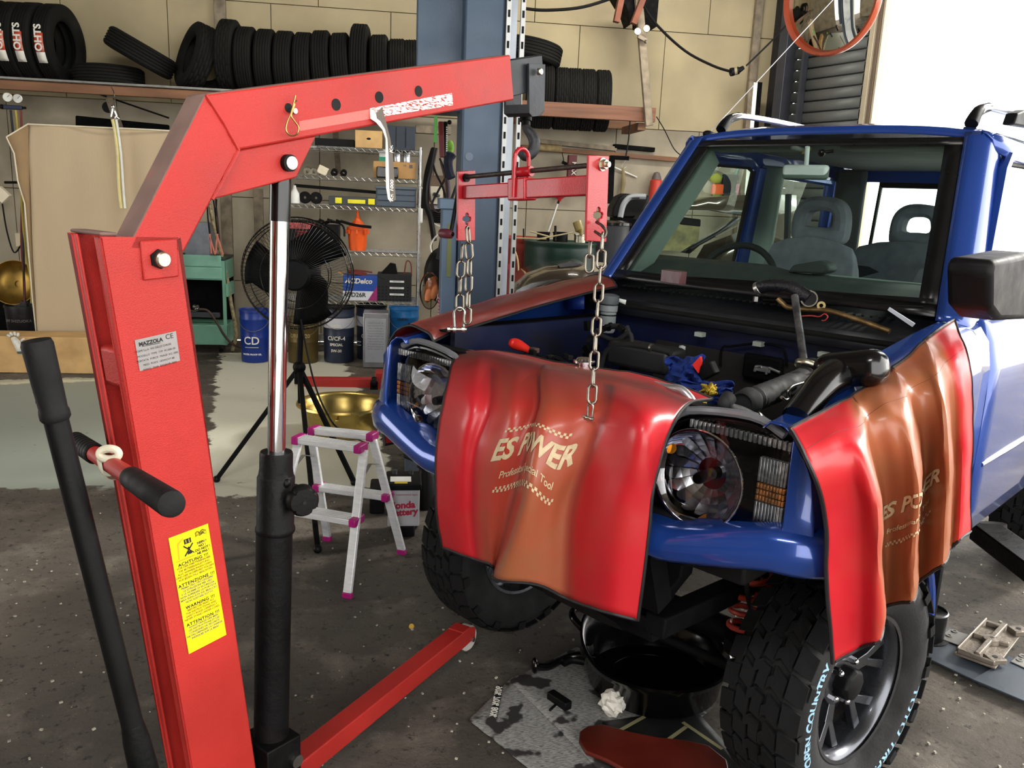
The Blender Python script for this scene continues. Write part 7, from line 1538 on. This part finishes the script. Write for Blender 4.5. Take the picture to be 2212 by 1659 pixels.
for i,(x,y0,r,h,l) in enumerate(((1173,505,.05,.055,'small black tin on the drum nearest the red drum'),(1210,504,.058,.06,'larger black tin on the green drum'),(1252,512,.045,.05,'silver-rimmed tin at the right of the green drum'))):
    p=D(x,522,6.6); p.z=zD; tag(MB().lathe([(0,0),(r,0),(r,h),(r*1.08,h+.004),(r*1.08,h+.014),(r*.9,h+.014),(r*.88,h-.01),(0,h-.012)],p,n=24).build('tin',BLKM if i<2 else ZNC),l,'tin','tins on top of the drums')
for i,(a,b,l) in enumerate((((1145,500),(1190,512),'pale stick crossing the tins from the left'),((1160,517),(1238,502),'long pale stick resting over the drum tops'),((1105,514),(1180,516),'pale stick lying over the red drum'))):
    tag(MB().cyl(D(*a,6.45),D(*b,6.45),.006,n=8).build('stick',mat('stick_pale',(176,160,120),.6)),l,'stick','sticks lying over the drums')
bt_=thing('oil_bottle','amber bottle tilted upside down above the green drum','bottle',D(1252,495,6.5)); MB().tube([D(1256,508,6.5),D(1255,502,6.5),D(1252,497,6.5),D(1246,479,6.5)],[.012,.014,.034,.034],14).build('bottle_body',mat('amber_dull',(134,116,60),.4),bt_)
tag(MB().cyl(D(1200,488,6.5),D(1199,520,6.5),.010,n=8).cyl(D(1131,494,6.5),D(1131,518,6.5),.006,n=8).build('upright_rod',BLKM),'dark rod standing between the tins','rod')
tag(MB().tube(spline([D(x,y,6.4) for x,y in ((1108,532),(1118,560),(1120,600),(1116,640))],5),.006,8).build('cream_hose',mat('hose_cream',(206,180,130),.5)),'cream hose looped down in front of the red drum','hose')
# ================================================================= DARK CAR BEHIND
DC=thing('dark_sedan','dark brown-grey car parked behind the blue car, seen through its windshield','car',(2.4,7.0,0))
BR=mat('sedan_paint',(72,64,54),.22,.4,.05,3,coat=1); BR2=mat('sedan_dark',(30,30,32),.3,.2)
def dpt(x,y,d): return D(x,y,d)
hoodo=[(1105,640),(1112,615),(1140,592),(1180,578),(1215,575),(1262,570)]
P=[[dpt(x,y,5.2) for x,y in hoodo],[dpt(x+6,y+16,5.0) for x,y in hoodo],[dpt(x+10,y+60,4.9) for x,y in hoodo]]
P0=[[dpt(x,y-2,5.6)+V(.0,.3,0) for x,y in hoodo]]
MB().grid(P0+P).build('hood',BR,DC,sol=.01)
MB().prism([dpt(x,y,5.15) for x,y in ((1205,572),(1235,565),(1258,572),(1250,585),(1222,590))],V(0,.05,0)).build('air_scoop',BR2,DC)
def ell(cx,cy,rx,ry,a0,a1,n=16): return [(cx+rx*cos(radians(a0+(a1-a0)*i/n)),cy-ry*sin(radians(a0+(a1-a0)*i/n))) for i in range(n+1)]
ro=[(1405,478),(1415,465),(1440,448),(1480,435),(1530,425),(1590,420),(1650,418),(1720,420)]; ri=[(1405,487),(1420,472),(1445,460),(1485,452),(1530,453),(1580,462),(1640,470),(1720,480)]
dd=6.6
MB().grid([[dpt(x,y,dd)+V(0,.5,.0) for x,y in ro],[dpt(x,y+3,dd-.1) for x,y in ro],[dpt(x,y,dd-.2) for x,y in ri]]).build('roof',BR,DC,sol=.01)
MB().grid([[dpt(x,y,dd-.2) for x,y in ((1590,468),(1545,500),(1500,525),(1470,545))],[dpt(x,y,dd-.2) for x,y in ((1600,475),(1556,506),(1512,530),(1490,548))]]).build('pillar',BR2,DC,sol=.02)
MB().grid([[dpt(x,y,dd-.25) for x,y in ((1520,530),(1600,500),(1660,470),(1720,455))],[dpt(x,y,dd-.4) for x,y in ((1480,600),(1600,600),(1680,600),(1760,600))]]).build('body_side',BR,DC,sol=.01)
MB().tube([dpt(x,y,dd-.3) for x,y in ((1545,512),(1590,488),(1640,465))],.008,8).build('belt_moulding',CHR,DC)
MB().prism([dpt(x,y,dd-.1) for x,y in ((1466,468),(1515,474),(1514,490),(1470,485))],V(0,.03,0)).build('rearview_mirror',BLKT,DC,bev=.01)
MB().grid([[dpt(x,y,dd-.3) for x,y in ((1390,505),(1400,480),(1440,458),(1530,455),(1585,465))],[dpt(x,y,dd-.4) for x,y in ((1388,530),(1410,530),(1450,530),(1480,530),(1500,528))]]).build('windscreen',LENS,DC)
MB().prism([dpt(x,y,4.98) for x,y in ((1130,640),(1390,600),(1700,600),(1700,700),(1130,760))],V(.2,.9,0)).build('lower_body',BR2,DC)
for x,y in ((2.2,5.9),(3.2,6.2)): MB().lathe([(0,-.1),(.3,-.1),(.31,0),(.3,.1),(0,.1)],(x,y,.31),(0,1,0),32).build('wheel',OLDRUB,DC)
# model cars and picture seen beyond
pj=tag(MB().box(WY(1440,510,8.7),(.7,.02,.30)).build('wall_picture',mat('sepia_print',(120,112,72),.6,0,.35,9)),'framed brownish picture on the far wall seen through two windshields','picture')
# hanging tools seen through the windshield
for i,(x0,x1,y0,y1,m,l) in enumerate(((1539,1562,397,424,ORG,'orange pouch hanging on the far wall rail'),(1563,1590,376,420,mat('dark_navy',(30,30,40),.7),'dark pouch hanging beside the orange pouch'),(1586,1606,396,420,mat('pink_towel',(200,120,150),.9,0,.2,40),'pink cloth hanging beside the dark pouch'),(1610,1628,404,420,mat('cream_disc',(220,214,180),.6),'cream round disc hanging on the far wall rail'))):
    a=WY(x0,y0,8.9); b_=WY(x1,y1,8.9); tag(MB().bb((a.x,8.89,b_.z),(b_.x,8.945,a.z)).build('hanging_item',m,bev=.012,seg=3),l,'pouch','things hanging on the far wall rail')
tag(MB().sphere(WY(1547,386,8.9),.055,12,8,sc=(1.2,.5,1)).build('yellow_cap',mat('cap_olive',(170,170,70),.8)),'olive yellow cap hanging above the orange pouch','cap')
TQ=mat('rack_teal',(100,150,146),.5,.1)
wr=thing('teal_wire_rack','teal wire lattice fixed on the far wall behind the hanging pouches','rack',WY(1580,370,8.6))
for a,b_ in (((1525,372),(1645,408)),((1560,348),(1640,362)),((1600,345),(1580,400)),((1640,345),(1615,405))): MB().bar(WY(*a,8.935),WY(*b_,8.935),.03,.02).build('lattice_bar',TQ,wr)
cs=thing('clear_sheet','clear plastic sheet with hooks hanging before the teal rack','sheet',WY(1590,360,8.9)); MB().grid([[WY(x,y,8.93) for x in (1510,1560,1610,1664)] for y in (343,372)]).build('film',BAG,cs)
for k in range(9): MB().tube([WY(1518+k*17,348+4*(k%3),8.92),WY(1522+k*17,354+4*(k%3),8.92),WY(1526+k*17,349+4*(k%3),8.92)],.004,5).build('hook',mat('hook_clear',(220,226,226),.2),cs)
# ================================================================= CONVEX MIRROR AND TIMBERS
mv=thing('convex_mirror','round convex traffic mirror with an orange-red rim by the shutter','mirror',D(1797,10,5.9))
mc_=D(1797,-6,5.3); mn=V(-.88,-.46,-.12).normalized(); mr2=.335
OR=mat('rim_orange',(190,84,52),.3,0,.05,6,coat=.4)
MB().lathe([(mr2*.98,-.03),(mr2*1.03,-.02),(mr2*1.05,.01),(mr2*1.02,.035),(mr2*.97,.03),(mr2*.96,.0)],mc_,mn,64).build('rim',OR,mv)
MB().lathe([(mr2*.98,.0),(mr2*.8,.018),(mr2*.6,.032),(mr2*.4,.042),(mr2*.2,.048),(0,.05)],mc_,mn,48).build('mirror_face',mat('mirror_silver',(215,210,196),.03,1,0),mv,smooth=80)
MB().bar(mc_-mn*.03,mc_-mn*.25+V(.0,0,.3),.05,.05).build('mount_arm',BLKM,mv)
for i,(x,y0,m) in enumerate(((1622,175,WOODL),(1631,178,mat('silver_pipe',(170,168,160),.3,.8)),(1641,178,BAYK))):
    a=WY(x+1,262,8.6); b_=WY(x,y0,8.6); tag(MB().bar(V(a.x,8.6,0),b_,.045,.04,(0,1,0)).build('upright_length',m,bev=.003),('grey timber length standing by the far wall','bright metal pipe standing between timber and black bar','black bar standing by the far wall')[i],'pole','lengths standing against the far wall')
# ================================================================= HANGING THINGS BESIDE THE LIFT COLUMN
hb_=tag(MB().bb((WY(895,290,8.9).x,8.25,WY(930,298,8.9).z),(WY(966,290,8.9).x,8.35,WY(930,282,8.9).z)).build('grey_shelf_board',WOODL,bev=.004),'short grey board on the wall beside the rack top','board')
tag(MB().bb((WY(937,300,6.4).x,6.38,D(940,312,6.4).z),(WY(944,300,6.4).x,6.42,D(940,258,6.4).z)).build('green_bar',mat('bar_green',(88,170,80),.5)),'bright green flat bar hanging left of the column','bar')
cg=thing('sealant_gun','dark red sealant gun hanging from the lift cabinet','gun',D(956,300,5.0)); d_=5.15
MB().prism([D(x,y,d_) for x,y in ((947,262),(958,262),(960,340),(950,340))],V(0,.04,0)).build('gun_body',mat('gun_red',(110,36,38),.5),cg,bev=.006); MB().prism([D(x,y,d_+.02) for x,y in ((956,262),(968,262),(964,338),(957,342))],V(0,.05,0)).build('black_tube',BLK,cg,bev=.01)
rk_=MB()
for k in range(12): z=D(965,275+k*4.6,d_); rk_.box(z,(.006,.01,.007))
rk_.build('rack_teeth',mat('teeth_white',(206,206,200),.4,.5),cg,kind='stuff')
MB().sphere(D(971,264,d_),.014).build('knob',BLK,cg)
for k,(pts,r,m,l) in enumerate((([(938,320),(930,360),(921,400),(920,440),(930,470),(938,520)],.020,BLK,'thick bundle of black hose hanging beside the rack'),([(944,320),(928,400),(934,445),(948,460),(962,440),(964,400),(952,350)],.008,mat('cab_brown',(60,42,42),.6),'dark brown cable loop crossing the wall switch'),([(950,342),(962,380),(948,410),(934,440),(945,460),(962,450),(958,410),(940,370),(934,340)],.008,BLK,'black cable loop crossing the wall switch'),([(962,342),(967,380),(970,420),(968,440)],.012,mat('cab_plum',(70,56,66),.6),'plum coloured cable hanging right of the wall switch'))):
    tag(MB().tube(spline([D(x,y,6.2) for x,y in pts],6),r,8).build('hanging_cable',m),l,'cable','cables hanging beside the lift column')
for k in range(2): tag(MB().tube(spline([D(x+5*k,y,6.25) for x,y in ((935,322),(922,370),(916,420),(914,450))],5),.016,8).build('hanging_cable',BLK),('outer black hose strand beside the rack post','inner black hose strand beside the rack post')[k],'cable','cables hanging beside the lift column')
sb=thing('switch_box','cream switch box with a grey lever between the rack and the column','switch',WY(942,422,8.86)); p=WY(942,422,8.86); MB().box(p+V(.02,.06,0),(.23,.05,.40)).build('back_board',mat('board_brown',(104,84,68),.7),sb); MB().box(p,(.135,.07,.18)).build('switch_body',mat('switch_cream',(196,190,168),.5),sb,bev=.006); MB().bar(WY(938,418,8.82),WY(948,424,8.78),.04,.03).build('lever',mat('lever_grey',(70,72,74),.5),sb,bev=.006)
MB().bb((p.x-.02,p.y+.0,p.z-.3),(p.x+.04,p.y+.02,p.z-.10)).build('switch_post',mat('post_grey',(150,150,146),.5),sb)
cl_=MB(); pts=[]
for i in range(70): a=2*pi*i/10; pts.append(D(943,452+i*.42,6.5)+V(cos(a)*.055,sin(a)*.03,0))
tag(cl_.tube(pts,.006,6).build('coiled_cable',BLK),'black coiled cable under the switch box','cable')
hang_w=[(905,400),(917,415),(921,450),(935,480),(952,490)]
tag(MB().tube(spline([D(x,y,6.3) for x,y in hang_w],5),.005,6).build('white_cable',mat('cable_white',(214,210,200),.5)),'thin white cable drooping from the rack post','cable')
tag(MB().tube(spline([D(x,y,6.1) for x,y in ((932,545),(930,530),(938,515),(950,503))],5),.006,6).build('white_hose',mat('cable_white',(214,210,200),.5)),'short white hose curving beside the black bag','hose')
tag(MB().tube([D(986,400,5.2),D(962,470,5.2),D(945,560,5.2)],[.008,.010,.010],8).build('long_rod',mat('rod_dark',(50,52,58),.4,.4)),'long dark rod leaning against the column bracket','rod')
tag(MB().box(D(909,465,7.0),(.03,.03,.13)).build('white_tube',WHT,bev=.01),'small white tube hanging by the rack post','tube')
tag(MB().sphere(D(957,285,6.0),.001).tube(spline([D(x,y,5.5) for x,y in ((972,330),(968,350),(970,370),(975,385)) ],4),[.03,.045,.04,.03]+[.03]*9,8).build('navy_cloth',mat('navy_cloth',(26,30,48),.9,0,.2,20)),'navy cloth hanging behind the sealant gun','cloth')
tag(MB().sphere(D(972,318,5.6),.035,10,6,sc=(.8,.5,1.3)).build('green_glove',mat('glove_lime',(120,170,60),.7,0,.3,30)),'lime green glove stuffed behind the sealant gun','glove')
bgz=thing('black_bag','black round bag hanging on the column side','bag',D(950,590,5.4)); MB().sphere(D(955,595,5.5),.16,18,12,sc=(.75,.5,1.15)).build('bag_body',BLK,bgz,smooth=80)
ob=thing('plastic_bag','clear plastic bag holding orange gloves by the front headlamp','bag',D(930,625,5.1)); P=[]
rnd=random.Random(3)
bo=D(928,628,5.1)
MB().sphere(bo,.10,18,12,sc=(.62,.35,1.15)).build('bag_film',BAG,ob,smooth=80)
for k,(x,y,x2,y2,r) in enumerate(((922,655,928,602,.026),(932,650,940,604,.024),(925,612,942,600,.022),(940,640,936,612,.02))): MB().tube([D(x,y,5.1),D((x+x2)/2+2,(y+y2)/2,5.08),D(x2,y2,5.1)],[r,r*1.15,r*.8],10).build('orange_glove',mat('salmon',(214,130,80),.6,0,.1,20),ob,sub=1)
pk=thing('pink_cord','pink coiled cord with a pink plug hanging before the column','cord',D(950,620,5.0)); PK=mat('cord_pink',(214,140,160),.5)
MB().tube([D(966,545,5.0),D(965,560,5.0),D(963,575,5.0)],[.010,.017,.010],12).build('pink_plug',PK,pk); MB().tube([D(964,572,5.0),D(956,610,5.0),D(953,640,5.0)],.006,8).build('cord',PK,pk)
pts=[D(952,640+i*.62,5.0)+V(cos(2*pi*i/11)*.014,sin(2*pi*i/11)*.014,0) for i in range(88)]
MB().tube(pts,.0045,6).build('coil',PK,pk); MB().box(D(944,688,5.0),(.035,.03,.03),EU(0,30,0)).build('end_plug',PK,pk,bev=.004)
# bolts, chips and litter on the rough floor
chips=MB(); rnd=random.Random(21)
for i in range(900):
    x=rnd.uniform(-1.6,3.4); y=rnd.uniform(1.6,4.6); s_=rnd.uniform(.0015,.005); chips.box((x,y,s_*.3),(s_*2,s_*1.4,s_),Matrix.Rotation(rnd.uniform(0,3),3,'Z'))
tag(chips.build('gravel_chips',mat('chip_pale',(170,164,150),.8,0,.3,30),smooth=0,kind='stuff'),'pale grit and stone chips scattered on the rough concrete floor','grit')
# outside: yard beyond the doorway
YD=structure(MB().bb((14,-8,-.05),(40,30,-.01)).build('ground',mat('yard_gravel',(190,184,170),.9,0,.1,1)))
